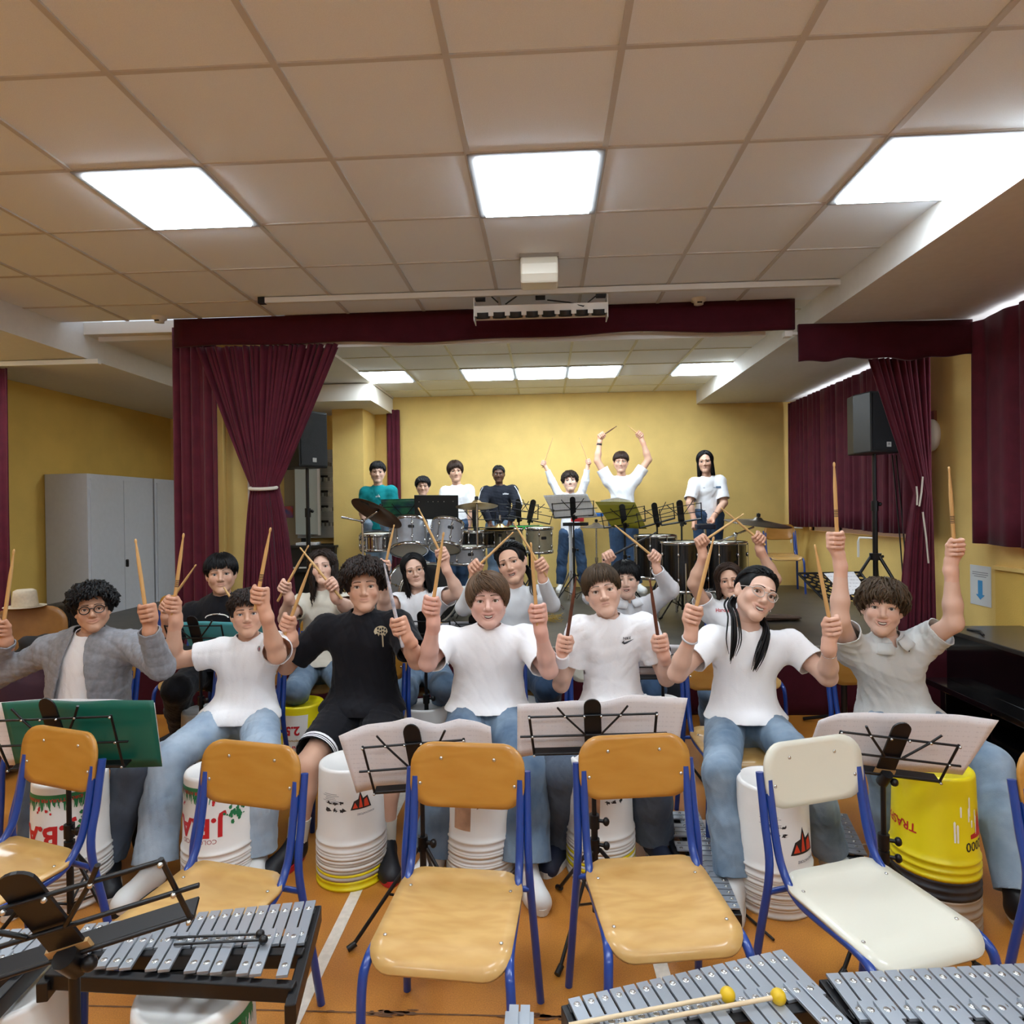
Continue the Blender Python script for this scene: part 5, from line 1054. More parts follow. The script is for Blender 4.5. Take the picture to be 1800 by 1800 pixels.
def scalp_hair(o, T, R, s, g, seed, fine=1.):
    """returns verts, faces, tint for the hair"""
    st = o['hair']; col = np.array(lin(HAIRC[o.get('hc', 'darkbrown')])); V = []; Fs = []; Cc = []
    ce = np.array((0, .018, .030)); er = np.array((.0755, .095, .0835)); vol = o.get('vol', .004); lg = st in ('long', 'longcurly')
    zf, zs, zb = o.get('zf', .035), o.get('zs', -.005), o.get('zb', -.06); fz = o.get('fz', .062)
    Fd = Field((-.14, -.15, -.15), (.14, .17, .18), .005 if fine > .9 else .008); Fd.ell(ce+np.array((0, 0, vol*.15)), er+.003+vol*np.array((.75, .8, .75)), .0001)
    for z_ in (fz-.045, fz-.11): Fd.cone((-.038, -.112, z_), (.038, -.112, z_), .068, .068, .012, True)
    for x in (-1, 1): Fd.ell((x*.088, -.060, -.055+zs*.3), (.045, .062, .080), .012, None, True)
    Fd.cone((-.2, .0, -.15), (.2, .0, -.15), .12, .12, .01, True)
    if not lg: Fd.cone((-.2, .03, -.17), (.2, .03, -.17), .12, .12, .01, True)
    v, f = Fd.mesh(); n0 = len(v)
    if n0:
        if o.get('curl', 0) > .003 and vol > .015: v = v + vnormals(v, f)*(.004*np.sin(v@np.array((190, 90, 130)))*np.sin(v@np.array((-110, 160, 120))))[:, None]
        V.append(v); Fs += [tuple(q) for q in f]; Cc.append(np.tile(col, (n0, 1))*.8)
    N = int(o.get('locks', 300)*fine); M = o.get('pts', 8); nn = n0
    part = o.get('part', 0.); curl = o.get('curl', 0.); lr = o.get('lr', .006)/math.sqrt(max(fine, .3)); sw = o.get('sweep', 0.); step = o.get('step', .018)
    for i in range(N):
        az = g.uniform(-PI, PI)
        el = math.acos(1-g.uniform(0, 1)*(1-math.cos(1.35)))*(.8 if abs(az) < .9 else 1.05)
        if lg and abs(az) < .9: el = g.uniform(.02, .92)
        if st == 'pony': el = g.uniform(.35, .98+.25*(1-math.cos(az)))
        d = np.array((math.sin(az)*math.sin(el), -math.cos(az)*math.sin(el), math.cos(el)))
        lift = g.uniform(.0, .006)+vol*g.uniform(.75, 1.05)+(.0035 if st == 'pony' else 0); p = ce+d*(er+lift); pts = [p]
        ph = g.uniform(0, 6.3); amp = curl*g.uniform(.5, 1.3); wob = g.normal(0, .12+.3*o.get('mess', 0)); ms_ = g.normal(0, .012)*o.get('mess', 0); lift += abs(g.normal(0, .006))*o.get('mess', 0); fl = np.array((g.normal(0, .12), g.normal(0, .12), 0))
        for j in range(M-1):
            q = pts[-1]; a2 = math.atan2(q[0], -(q[1]-ce[1])); fr = max(0, math.cos(a2))**2; bk = max(0, -math.cos(a2)); sd = max(0, 1-fr-bk)
            zend = (zf*fr+zs*sd+zb*bk)/(fr+sd+bk+1e-6)
            nrm = unit((q-ce)/er**2); out = np.array((math.sin(a2), -math.cos(a2), 0.))
            if st == 'pony': w = np.array((0, .9, -.35+.5*(q[2] < -.0)))
            else: w = np.array((0, 0, -1.))+out*.5+fl+np.array((sw*(1.2*fr+.2), 0, 0))+(np.array((np.sign(q[0]-part)*(2.2 if q[1] < .0 else .9)*(q[2] > .02), 0, 0)) if lg else 0)
            t = unit(w-nrm*(w@nrm))
            if o.get('len') and q[2] < .0: t = np.array((np.sign(q[0])*.04+.05*math.sin(ph), 0, -1.))
            t = t+np.cross(nrm, t)*wob; st_ = step*g.uniform(.85, 1.15); q2 = q+t*st_
            rel = (q2-ce)/(er+lift); k = np.linalg.norm(rel)
            if not (o.get('len') and q2[2] < -.01): q2 = ce+rel/k*(er+lift*(1+.02*j*(vol > .012)))
            if curl: q2 = q2+np.array((math.sin(ph+j*2.1), math.cos(ph+j*2.1), .6*math.sin(ph*2+j*1.7)))*amp
            ze = zend+.008*math.sin(ph*5)+g.normal(0, .003)+ms_
            if q2[2] < ze and t[2] < -.05:
                f_ = (q[2]-ze)/(q[2]-q2[2]+1e-6)
                if f_ > .15: pts.append(q+(q2-q)*min(1, f_))
                break
            pts.append(q2)
        if len(pts) < 3: continue
        k = len(pts); rr = [lr*(.75+.35*math.sin(PI*min(1, j/(k-1)*.9)))*(1-.7*(j/(k-1))**3) for j in range(k)]
        mb = MB(); mb.tube(pts, rr, 5 if curl else 4, flat=.5 if not curl else .75, up=unit(np.cross(unit(pts[1]-pts[0]), unit(pts[0]-ce)))+.001, caps=True)
        vv = np.array(mb.v); V.append(vv); Fs += [tuple(x+nn for x in q) for q in mb.f]; nn += len(vv); Cc.append(np.tile(col*g.uniform(.65, 1.45), (len(vv), 1)))
    if st == 'pony':   # strands in front of the shoulders
        for sx, (dx, ln) in o.get('strands', {}).items():
            for i in range(26):
                a = g.normal(0, .006, 3); pts = [np.array((sx*.055, .075, -.045))+a, np.array((sx*.075, .04, -.085))+a, np.array((sx*.085+dx*.3, -.03, -.135))+a, np.array((sx*.08+dx*.7, -.055, -.14-ln*.5))+a*1.4, np.array((sx*.08+dx, -.055, -.14-ln*g.uniform(.85, 1.05)))+a*.7]
                mb = MB(); mb.tube(smooth_path(pts, 4), [.0048*(1-.8*(j/16)**2) for j in range(17)], 5, caps=True); vv = np.array(mb.v); V.append(vv); Fs += [tuple(x+nn for x in q) for q in mb.f]; nn += len(vv); Cc.append(np.tile(col*g.uniform(.8, 1.3), (len(vv), 1)))
    V = np.concatenate(V); return np.array([T(p) for p in V]), Fs, np.concatenate(Cc)
def hand(F, W, A, S, Nn, side, s, grip=True):
    """closed hand round a stick; W wrist, A forearm direction, S stick direction, Nn palm normal, side=+1 when the knuckles lie toward S x N"""
    S = unit(S); n = unit(Nn-S*(Nn@S)); l = np.cross(S, n)*side; G = W+A*.078*s
    P = lambda t, a, b: G+S*t*s+l*a*s+n*b*s
    wr = P(-.012, .0, -.012)
    F.cone(W-A*.03*s, W+A*.012*s, .0255*s, .0235*s, .01*s)
    for i, (t, r) in enumerate(((.031, .0092), (.0105, .0095), (-.010, .0092), (-.030, .0082))):
        f = (1., 1.08, 1.02, .85)[i]; K = P(t*.95, .030, -.016); p1 = P(t, .030*f, .014*f); p2 = P(t-.001, .004, .0245); p3 = P(t-.002, -.016*f, .014)
        F.cone(W+A*.008*s+S*t*.35*s, K, .0155*s, .0115*s, .014*s); F.cone(K, p1, r*1.12*s, r*1.02*s, .004*s); F.cone(p1, p2, r*s, r*.95*s, .0025*s); F.cone(p2, p3, r*.95*s, r*.82*s, .0025*s)
    F.ell((W+A*.045*s+P(0, .004, -.016))*.5, np.array((.03, .02, .03))*s, .015*s)
    T0 = P(-.028, -.018, -.004); T1 = P(.010, -.024, .008); T2 = P(.036, -.012, .016); F.cone(W+A*.012*s, T0, .017*s, .0165*s, .014*s); F.cone(T0, T1, .0150*s, .0115*s, .008*s); F.cone(T1, T2, .0112*s, .0090*s, .004*s)
    return G
PEOPLE = []
def stick(label, G, S, tip_px, butt_px, Y, m, group='drumsticks held by the players', rs=.0075, ink=False, lean=0.):
    tip, butt = at(*tip_px, Y-lean), at(*butt_px, Y); d = tip-butt; L = np.linalg.norm(d); u = d/L
    t = thing('drumstick', label, 'drumstick', butt, 0, group)
    MB().tube([d*0, d*.01, d*.5, d*.72, d*.90, d*.945], [rs*.8, rs, rs, rs*.95, rs*.55, rs*.42], 10).build('shaft', m, t); b = MB(); b.tube([d*.94, d*.955, d*.975, d*.992, d], [rs*.42, rs*.62, rs*.66, rs*.5, rs*.1], 10); b.build('tip', m, t)
    if ink:
        x, y, z = frame(d); b = MB()
        for i in range(5): c = d*(.36+.018*i); b.tube([c, c+u*.0035], rs*1.012, 10)
        b.build('printed_marks', M_ink, t)
    return u
def person(label, Y, eyes, chin, neck, sh, el=(None, None), wr=(None, None), tips=(None, None), butts=(None, None), sm=(None, None), yaw=0., pitch=0., o=None, top=None, bot=None, hip=None, knees=None, feet=None, shoes=M_shoew, ground=0., stand=False, S=1., h=.009, hh=.0028, group=None, hv=(None, None), fwd=(1, 1), yh=None, extras=None, who='', hip_z=None, wd=1., kY=None, neckY=None, sole=None):
    o = dict(o or {}); g = np.random.default_rng(len(PEOPLE)*7+3); idx = len(PEOPLE)
    e0, e1 = [at(*e, Y) for e in eyes]; em = (e0+e1)/2; ch = at(*chin, Y); roll = math.atan2(-(e1-e0)[2], (e1-e0)[0])
    s = np.linalg.norm(em-ch)/.113; s = min(1.12, max(.8, s)); yaw = yaw+math.atan2(-em[0], em[1])*.9; pitch = pitch+math.atan2(CZ-em[2], em[1])*.8; R = Rot(yaw, pitch, roll)
    Hc = em - R@np.array((0, -.078, 0))*s; H = Head(); Hv = Hc
    yb = Y+.085 if neckY is None else neckY
    NB = at(*neck, yb); SA, SB = at(*sh[0], yb+.01), at(*sh[1], yb+.01)
    hipp = hip if hip else ((sh[0][0]+sh[1][0])/2, 1250)
    pz = (hip_z if hip_z else (.555 if not stand else ground+.88*S)); 
    PV = at(hipp[0], hipp[1], yb+.05 if not stand else yb); PV[2] = pz
    EL, WR, GP, ST = [], [], [], []
    for k in (0, 1):
        Sx = (SA, SB)[k]
        if el[k] is None: EL.append(None); WR.append(None); GP.append(None); ST.append(None); continue
        def lim(base, px, L, f):
            p = at(*px, base[1]); lat = np.linalg.norm((p-base)[[0, 2]]); dy = math.sqrt(max(0, L*L-lat*lat)); dy = min(dy, L*.8); return at(*px, base[1]-f*dy)
        ee = lim(Sx, el[k], .27*S, fwd[k]); ww = lim(ee, wr[k], .225*S, fwd[k]*.8+.0); EL.append(ee); WR.append(ww)
    # ---- body field
    allp = [NB, SA, SB, PV, Hc+np.array((0, 0, .1))]+[p for p in EL+WR if p is not None]
    legs = []
    if knees:
        for k in (0, 1):
            hj = PV+np.array((-.085 if k == 0 else .085, -.02, -.02))*S
            ky = kY[k] if kY else (yb-.36*S if not stand else yb-.0)
            kn = at(*knees[k], ky); an = at(*feet[k], ky+.03 if not stand else yb); an[2] = ground+.085
            if not stand: an = atz(feet[k][0], feet[k][1], ground+.085)
            legs.append((hj, kn, an)); allp += [kn, an, an-np.array((0, .0, .06))]
    lo = np.min(allp, 0)-.17; hi = np.max(allp, 0)+.17; F = Field(lo, hi, h)
    up = unit(NB-PV); xr = unit((SB-SA)-up*((SB-SA)@up)); fw = np.cross(up, xr); RT_ = np.stack([xr, fw, up], 1); sc = (1., .64, 1.)
    sw_ = np.linalg.norm(SB-SA)/2*wd; L = np.linalg.norm(NB-PV)
    def torso(Fd, g_, hemz=None, k=.03):
        c = NB-up*.13*S; Fd.cone(c, PV+up*L*.45, sw_*.80+g_, sw_*.70+g_, k, False, RT_, sc); Fd.cone(PV+up*L*.45, PV, sw_*.70+g_, sw_*.78+g_, k, False, RT_, (1., .70, 1.))
        for q in (SA, SB): Fd.cone(NB-up*.02, q*.9+NB*.1-up*.012, .040*S+g_, .046*S+g_, .03); Fd.cone(q, c+(q-c)*.3-up*.03, .050*S+g_, .07*S+g_, .03)
    torso(F, 0)
    nk = Hc+R@np.array((0, .022, -.062))*s; F.cone(nk, NB+np.array((0, .01, -.02)), .046*s, .052*s, .03)
    for k in (0, 1):
        if EL[k] is None: continue
        Sx = (SA, SB)[k]; F.cone(Sx, EL[k], .047*S, .039*S, .025); F.cone(EL[k], EL[k]+(WR[k]-EL[k])*.35, .039*S, .038*S, .02); A_ = unit(WR[k]-EL[k]); F.cone(EL[k]+(WR[k]-EL[k])*.35, WR[k]-A_*.022*S, .038*S, .0262*S, .02)
    for hj, kn, an in legs: F.cone(hj, kn, .078*S, .054*S, .03); F.cone(kn, kn+(an-kn)*.35, .054*S, .054*S, .02); F.cone(kn+(an-kn)*.35, an, .054*S, .036*S, .02)
    V, Q = F.mesh(); V = relax(V, Q, 2, .4); VS = [V]; FS = [q for q in Q]; n = len(V)
    # ---- head
    Fh = Field(Hc-.17*s, Hc+.17*s, hh)
    T, mouth, op = build_head(Fh, Hc, s, R, o); Fh.cone(nk, nk+unit(NB-nk)*.045, .0468*s, .050*s, .02*s)
    v, q = Fh.mesh(); v = relax(v, q, 1, .3); skin = np.array(lin(SKIN[o.get('skin', 'light')])); col = [np.tile(skin, (len(V), 1))]
    hc_ = np.tile(skin, (len(v), 1)); lv = (v-Hc)@R/s
    dm = np.min([np.linalg.norm((v-(a+(b-a)*t)), axis=1) for a, b in mouth[1] for t in (0, .5)], 0)/s
    lipw = .8*np.clip((.0058-dm)/.0018, 0, 1)*(lv[:, 1] < -.06)*np.clip(1.25*(1-(lv[:, 0]/(.027+.008*max(0, o.get('smile', .2))))**2), 0, 1); lipc = np.array(lin('a5605a' if o.get('skin') != 'dark' else '4a2a24')); hc_ = hc_*(1-.75*lipw[:, None])+lipc*.75*lipw[:, None]
    if op: dmm = np.min([np.linalg.norm((lv-np.array((0, .003, 0)))-((a-Hc)@R/s), axis=1) for a in mouth[0][2:-2]], 0); ml = np.array([(a-Hc)@R/s for a in mouth[0][3:-3]]); nr_ = np.argmin(np.linalg.norm(lv[:, None]-ml[None], axis=2), 1) if False else np.argmin(np.abs(lv[:, :1]-ml[None, :, 0]), 1); inn = (dmm < .008) & (lv[:, 1] > ml[nr_, 1]+.0008) & (np.abs(lv[:, 0]) < abs(ml[0, 0])+.001); hc_[inn] = lin('4a1e1c')
    for x in (-1, 1): w = np.exp(-(((lv[:, 0]-x*.042)**2+(lv[:, 2]+.03)**2)/.022**2))*.22*(lv[:, 1] < 0)*(o.get('skin') != 'dark'); hc_ = hc_*(1-w[:, None])+np.array(lin('c07a6a'))*w[:, None]
    if o.get('stubble'): pass
    VS.append(v); FS += [f+n for f in q]; n += len(v); col.append(hc_)
    # ---- hands
    for k in (0, 1):
        if EL[k] is None or sm[k] is False or WR[k] is None: continue
        A = unit(WR[k]-EL[k]); Wp = WR[k]
        if tips[k] is not None:
            yy = Wp[1]-.01; sd = unit(at(*tips[k], yy)-at(*butts[k], yy))
            if np.linalg.norm(np.cross(sd, A)) < 1e-3: sd = unit(sd+np.array((.05, 0, 0)))
            b0 = at(*butts[k], yy); gp = at(*(hv[k] if hv[k] else ((butts[k][0]*.85+tips[k][0]*.15), (butts[k][1]*.85+tips[k][1]*.15))), yy); gp = b0+sd*((gp-b0)@sd)
            A2 = unit(gp-(Wp+np.array((0, .012, 0)))); dist = np.linalg.norm(gp-Wp); Wn = gp-A2*.078*S
        else: sd = unit(np.cross(A, (0, 1., .1))*(1 if k == 0 else -1)) if not stand else unit(np.array((0, -1., .25))); A2 = A; gp = None; Wn = Wp
        nrm = np.array((0, -1., -.15)) if tips[k] is not None else np.array((.6 if k == 0 else -.6, .3, -.6))
        nrm = nrm + np.array(((.35 if k == 0 else -.35), 0, 0)) if tips[k] is not None else nrm
        Fk = Field(np.minimum(Wn+A2*.05*S-.11*S, Wp-A*.055*S-.045), np.maximum(Wn+A2*.05*S+.11*S, Wp-A*.055*S+.045), hh*.9); hand(Fk, Wn, A2, sd, nrm, -1 if k == 0 else 1, S*o.get('hs', 1.0)); Fk.cone(Wp-A*.055*S, Wp-A*.01*S, .0284*S, .0264*S, .012*S); Fk.cone(Wp-A*.012*S, Wn+A2*.01*S, .0262*S, .0240*S, .015*S)
        v, q = Fk.mesh(); v = relax(v, q, 1, .3); VS.append(v); FS += [f+n for f in q]; n += len(v); hcol = np.tile(skin*np.array((1.03, .95, .93)), (len(v), 1)); col.append(hcol)
        if tips[k] is not None:
            m = sm[k] or M_wood; nm = o.get('stick_names'); stick((('left' if k == 0 else 'right')+' stick of '+who) if not nm else nm[k], gp, sd, tips[k], butts[k], gp[1], m, ink=(m is M_wood and h < .011 and o.get('ink')), rs=.0078*(1.08 if h < .011 else 1), lean=.02)
    org = np.array((PV[0], PV[1], ground)); P = add_mesh('person', np.concatenate(VS), FS, M_skin, None, np.concatenate(col), 0, org); P.location = [float(x) for x in org]; tag(P, label, 'person', group); PEOPLE.append(P)
    X = lambda nm, v, f, m, c=None, so=0: add_mesh(nm, v, f, m, P, c, so, org)
    # ---- hair, eyes, brows, teeth, glasses
    if o.get('hair'): v, f, c = scalp_hair(o, T, R, s, g, idx, 1. if h < .0105 else (.8 if h < .013 else .4)); X('hair', v, f, M_hair, c)
    for x in (-1, 1):
        c = T((x*.032, -.0672, -.0005)); gz = unit(R@np.array((-.0, -1, .0))*.5+unit(np.array((0, 0, CZ))-c)*.5) if not o.get('lookdown') else R@unit(np.array((0, -1, -.6)))
        b = MB(); xx, yy, zz = frame(gz); rr = .0131*s; k = 14; prof = [0, .19, .44, .50, .9, 1.6]; ms = [2, 1, 1, 0, 0]
        for j, a in enumerate(prof): b.v += [tuple(c-org+rr*(math.cos(a)*zz+math.sin(a)*(math.cos(2*PI*i/k)*xx+math.sin(2*PI*i/k)*yy))) for i in range(k)]
        for j in range(5):
            for i in range(k): b.f.append((j*k+i, j*k+(i+1) % k, (j+1)*k+(i+1) % k, (j+1)*k+i)); b.m.append(ms[j]); b.sm.append(True)
        b.build('eye', [M_eyew, IRIS[o.get('iris', 'brown')], M_pupil], P)
        bb = MB(); tk = o.get('brow', .0034); pts = [T((x*.012, -.0905, .0225)), T((x*.026, -.0905, .0248)), T((x*.040, -.0822, .0238)), T((x*.053, -.067, .0175))]; bb.tube(smooth_path(pts, 4), [tk*s*q for q in np.linspace(1.1, .35, 13)], 6, flat=.55)
        lb = MB(); lb.tube(smooth_path([T((x*.0185, -.0795, -.0015)), T((x*.025, -.0815, .0040-.001*o.get('squint', 0))), T((x*.033, -.0820, .0052-.0015*o.get('squint', 0))), T((x*.041, -.0795, .0036-.001*o.get('squint', 0))), T((x*.0475, -.0745, -.0008))], 3), .0010*s, 5); lv_ = np.array(lb.v); X('eyelashes', lv_, lb.f, M_hair, np.tile(np.array(lin('140d0b')), (len(lv_), 1)))
        vv = np.array(bb.v); X('eyebrow', vv, bb.f, M_hair, np.tile(np.array(lin(HAIRC[o.get('hc', 'darkbrown')])), (len(vv), 1)))
    if op:
        r_ = []; mc = [(m-Hc)@R/s for m in mouth[0]][2:-2]
        for z_ in (.0035, -.0005-op*.45): r_.append([T(m+np.array((0, .0030, z_))) for m in mc])
        V2, F2 = quads_grid(r_); X('teeth', np.array(V2), F2, M_teeth)
    if o.get('glasses'):
        kind, mg, rw, rh, rt = o['glasses']; b = MB()
        for x in (-1, 1):
            ring = [T((x*.0325+rw*math.cos(a)*(1+.0*math.cos(2*a)), -.0965+.010*abs(rw*math.cos(a)/.02)**2*(1 if math.cos(a)*x > 0 else 0), -.003+rh*math.sin(a)+(.003*math.cos(a)*x if kind == 'cat' else 0))) for a in np.linspace(0, 2*PI, 29)]
            b.tube(ring, rt, 6, caps=False); e = ring[0] if x > 0 else ring[14]; b.tube([T((x*(.0325+rw), -.089, .005)), T((x*.0655, -.066, .007)), T((x*.0735, -.025, .007)), T((x*.0775, .006, .006))], rt*.9, 6)
        b.tube([T((-.0325+rw*.95, -.0965, .002)), T((0, -.1005, .005)), T((.0325-rw*.95, -.0965, .002))], rt, 6)
        vv = np.array(b.v); X('glasses', vv, b.f, mg)
    # ---- clothes
    def garment(nm, build, cutf, m, amp=.004, seed=0, hcl=None, solid=.004, wl=.09, rl=2):
        Fg = Field(lo, hi, hcl or h*.9); build(Fg); v, q = Fg.mesh()
        if not len(v): return None
        v = relax(v, q, rl, .45); v = folds(v, vnormals(v, q), amp, seed+idx*13, wl); v, f = clip_mesh(v, q, cutf(v)); return X(nm, v, f, m, None, solid) if len(f) else None
    if top:
        m, slv, hem = top['m'], top.get('sleeve', .62), top.get('hem', .10); g_ = top.get('loose', .016); nr = top.get('neck', .066)
        def bt(Fg):
            torso(Fg, g_); Fg.cone(NB-up*.055-fw*.012, NB+up*.004-fw*.004, .072*S, .0605*S+top.get('rn', 0)*.3, .035)
            if legs and not stand: Fg.ell(PV-fw*.055+np.array((0, 0, .0)), (max(sw_*.92, .172*S+(bot or {}).get('loose', .014))+g_, .125+g_, .105), .05)
            lowc = PV+up*(L*.18); Fg.cone(lowc, PV-up*(.10), sw_*.76+g_*1.3, sw_*.84+g_*1.5, .03, False, RT_, (1., .74, 1.))
            for k in (0, 1):
                if EL[k] is None: continue
                Sx = (SA, SB)[k]
                if slv <= 1.01: e = Sx+(EL[k]-Sx)*min(1, slv+.08); Fg.cone(Sx, e, .052*S+g_, (.049*S+g_*1.25)*top.get('flare', 1.), .03)
                else: Fg.cone(Sx, EL[k], .050*S+g_, .042*S+g_*.9, .03); Fg.cone(EL[k], WR[k]+(WR[k]-EL[k])*.06, .042*S+g_*.9, .030*S+g_*.6, .025)
        def cut(v):
            c = v@up*0-1.; hz = PV[2]-(.10-hem)+(.045 if legs and not stand else 0); c = np.maximum(c, hz-v[:, 2])
            lx_, fc, tt = (v-NB)@xr, -((v-NB)@fw), (v-NB)@up; rn = top.get('rn', .0575)*S
            rr_ = np.sqrt((lx_/rn)**2+((fc-.006)/(rn*1.02+top.get('drop', 0.)))**2)
            if top.get('vneck'): rr_ = np.minimum(rr_, np.where(fc > 0, np.abs(lx_)/(.004+.5*np.clip(top['vneck']+.03-fc*.75, 0, .1))+np.where(fc*.75 > top['vneck']+.03, 9, 0), 9))
            c = np.maximum(c, np.where(tt > -.06-top.get('vneck', 0.), (1-rr_)*rn, -1))
            for k in (0, 1):
                if EL[k] is None: continue
                Sx = (SA, SB)[k]; a, b = (Sx, EL[k]) if slv <= 1.01 else (EL[k], WR[k]); t = slv if slv <= 1.01 else slv-1.; ax_ = unit(b-a); e = a+(b-a)*t
                near = np.linalg.norm(np.cross(v-a, ax_), axis=1) < .092; c = np.maximum(c, np.where(near & (np.linalg.norm(v-e, axis=1) < .125), (v-e)@ax_, -1))
            return c
        garment(top.get('name', 't_shirt'), bt, cut, m, top.get('amp', .006), 1, wl=top.get('wl', .10))
        if top.get('collar') and True:
            axis = unit(nk-NB); xx = xr; ff = unit(np.cross(axis, xx)); ff = ff if ff[1] < 0 else -ff; xx = np.cross(ff, axis); b = MB(); r0 = .077*S
            for sx in (-1, 1):
                rows = []
                for u in np.linspace(0, 1, 9):
                    a = PI*(1-u)+.16*u; d0 = ff*math.cos(a)+sx*xx*math.sin(a); r1 = r0*(.93+.10*u); b0 = NB+axis*(.034-.032*u)+d0*r1; e = .030+.012*u
                    rows.append([b0-axis*.012, b0+axis*.004, b0+axis*.002+d0*.006, b0-axis*e*.5+d0*.018, b0-axis*e+d0*.026+sx*xx*.012*u])
                V2, F2 = quads_grid(rows); b.add(V2, F2)
            X('collar', np.array(b.v), b.f, m, None, .003)
    if o.get('undershirt'):
        def bt2(Fg): torso(Fg, .004); Fg.cone(NB-up*.055-fw*.012, NB+up*.004-fw*.004, .070*S, .0595*S, .035); Fg.cone(PV+up*(L*.18), PV-up*.08, sw_*.74, sw_*.78, .03, False, RT_, sc)
        axis = unit(nk-NB)
        def cut2(v): return np.maximum((PV-up*.02-v)@up, np.where((v-NB)@up > -.06, (1-np.sqrt(((v-NB)@xr/.057)**2+((-((v-NB)@fw)-.006)/.059)**2))*.06, -1))
        garment('t_shirt', bt2, cut2, M_tee, .003, 5)
    if bot and legs:
        m = bot['m']; frac = bot.get('len', 1.95); gl = bot.get('loose', .014)
        def bb_(Fg):
            Fg.cone(PV+up*.09, PV-up*.03, sw_*.70+.008, sw_*.76+.012, .03, False, RT_, (1, .74, 1))
            for hj, kn, an in legs:
                Fg.cone(hj, kn, .080*S+gl, .060*S+gl, .04)
                if frac > 1: e = kn+(an-kn)*1.0; mid = kn+(an-kn)*.45; Fg.cone(kn, mid, .059*S+gl, .056*S+gl*1.2, .03); Fg.cone(mid, e, .056*S+gl*1.2, (.048*S+gl*1.3)*bot.get('flare', 1.), .03)
        def cutb(v):
            c = (v-(PV+up*.108))@up; c = np.where(np.linalg.norm(v-PV, axis=1) < .3, c, -1.)
            for hj, kn, an in legs:
                a, b, t = (hj, kn, frac) if frac <= 1 else (kn, an, frac-1); ax_ = unit(b-a); e = a+(b-a)*t; near = np.linalg.norm(v-e, axis=1) < .17; c = np.maximum(c, np.where(near, (v-e)@ax_, -1))
            return c
        garment(bot.get('name', 'jeans'), bb_, cutb, m, bot.get('amp', .005), 3, wl=.08)
        if bot.get('stripe'):
            for hj, kn, an in legs:
                ax_ = unit(kn-hj); x_, y_, _ = frame(ax_); b = MB(); e = hj+(kn-hj)*frac; r_ = .080*S+(.060-.080)*S*frac+gl+.005
                for d0, d1, mi in ((-.035, -.022, 0), (-.016, -.010, 0), (-.006, .0, 0)): b.lathe([(r_, d0), (r_, d1)], 28, Matrix(((x_[0], y_[0], ax_[0], e[0]-org[0]), (x_[1], y_[1], ax_[1], e[1]-org[1]), (x_[2], y_[2], ax_[2], e[2]-org[2]), (0, 0, 0, 1))))
                b.build('hem_stripe', M_tee, P)
    if legs:
        for k, (hj, kn, an) in enumerate(legs):
            d = unit(np.array((kn[0]-hj[0], -(.35 if not stand else .3), 0))); d = unit(np.array((.35*(an[0]-PV[0])/.2 if abs(an[0]-PV[0]) > .02 else 0, -1., 0))); sd = np.array((-d[1], d[0], 0)); an = an.copy(); z0 = ground
            Fs_ = Field(an-np.array((.22, .3, .12)), an+np.array((.22, .22, .12)), .006 if h < .011 else .01); heel = np.array((an[0], an[1], z0))-d*.03; toe = heel+d*.225*S; RR = np.stack([sd, d, np.array((0, 0, 1.))], 1)
            z_ = np.array((0, 0, 1.)); Fs_.cone(heel+d*.035+z_*.040, toe-d*.030+z_*.030, .041*S, .0385*S, .01); Fs_.cone(toe-d*.06-sd*.012+z_*.030, toe-d*.030+sd*.006+z_*.028, .040*S, .038*S, .02); Fs_.cone(heel+d*.03+z_*.06, an+z_*.015-d*.01, .042*S, .042*S, .03); Fs_.cone(heel+d*.06+z_*.075, toe-d*.06+z_*.045, .036*S, .030*S, .03)
            v, q = Fs_.mesh(); v[:, 2] = np.maximum(v[:, 2], z0+.004); sh_ = X('shoe', v, [tuple(x) for x in q], shoes)
            b = MB(); pl = [((heel+toe)/2+sd*.047*S*math.cos(a)*(1-.12*math.sin(a)*-1)+d*.130*S*math.sin(a)) for a in np.linspace(0, 2*PI, 24, endpoint=False)]; b.plate([p-org+np.array((0, 0, .002)) for p in pl], .024, (0, 0, 1)); so = b.build('sole', sole or M_sole, None); so.parent = sh_
            lc = MB()
            for j in range(4): c0 = heel+d*(.075+.022*j)*S+np.array((0, 0, .094-.011*j)); lc.tube([c0-sd*.022-org, c0+np.array((0, 0, .004))-org, c0+sd*.022-org], .0032, 5)
            l_ = lc.build('laces', M_pgy if shoes is M_shoew else (M_tee if shoes is not M_shoeb else M_red), None); l_.parent = sh_
    if extras: extras(dict(P=P, org=org, T=T, R=R, s=s, NB=NB, SA=SA, SB=SB, PV=PV, EL=EL, WR=WR, up=up, xr=xr, fw=fw, sw=sw_, L=L, X=X, legs=legs, S=S, nk=nk))
    return P
def surf_print(d, px, Y, polys, m, scale, name, off=None, onto=None):
    """print on the chest: polygons in metres laid on the garment surface found by a ray toward it"""
    P = d['P']; tgt = [c for c in P.children if c.name.split('.')[0] == onto][0]; bpy.context.view_layer.update(); dg = bpy.context.evaluated_depsgraph_get(); ev = tgt.evaluated_get(dg); b = MB()
    r0 = at(*px, Y)
    for poly in polys:
        out = []
        for x, y in poly:
            p = r0+np.array((x*scale, 0, y*scale)); o0 = Vector(p-np.array((0, .4, 0))-d['org']); hit, loc, nn, _ = ev.ray_cast(o0, Vector((0, 1, 0)))
            if not hit: out = None; break
            out.append(np.array(loc)+np.array(nn)*(.003 if np.array(nn)[1] < 0 else -.003))
        if out: b.add(out, [tuple(range(len(out)))])
    return b.build(name, m, P)
def text_polys(t, size): V, Fs = text_mesh(t, size); return [[V[i][:2] for i in f] for f in Fs]
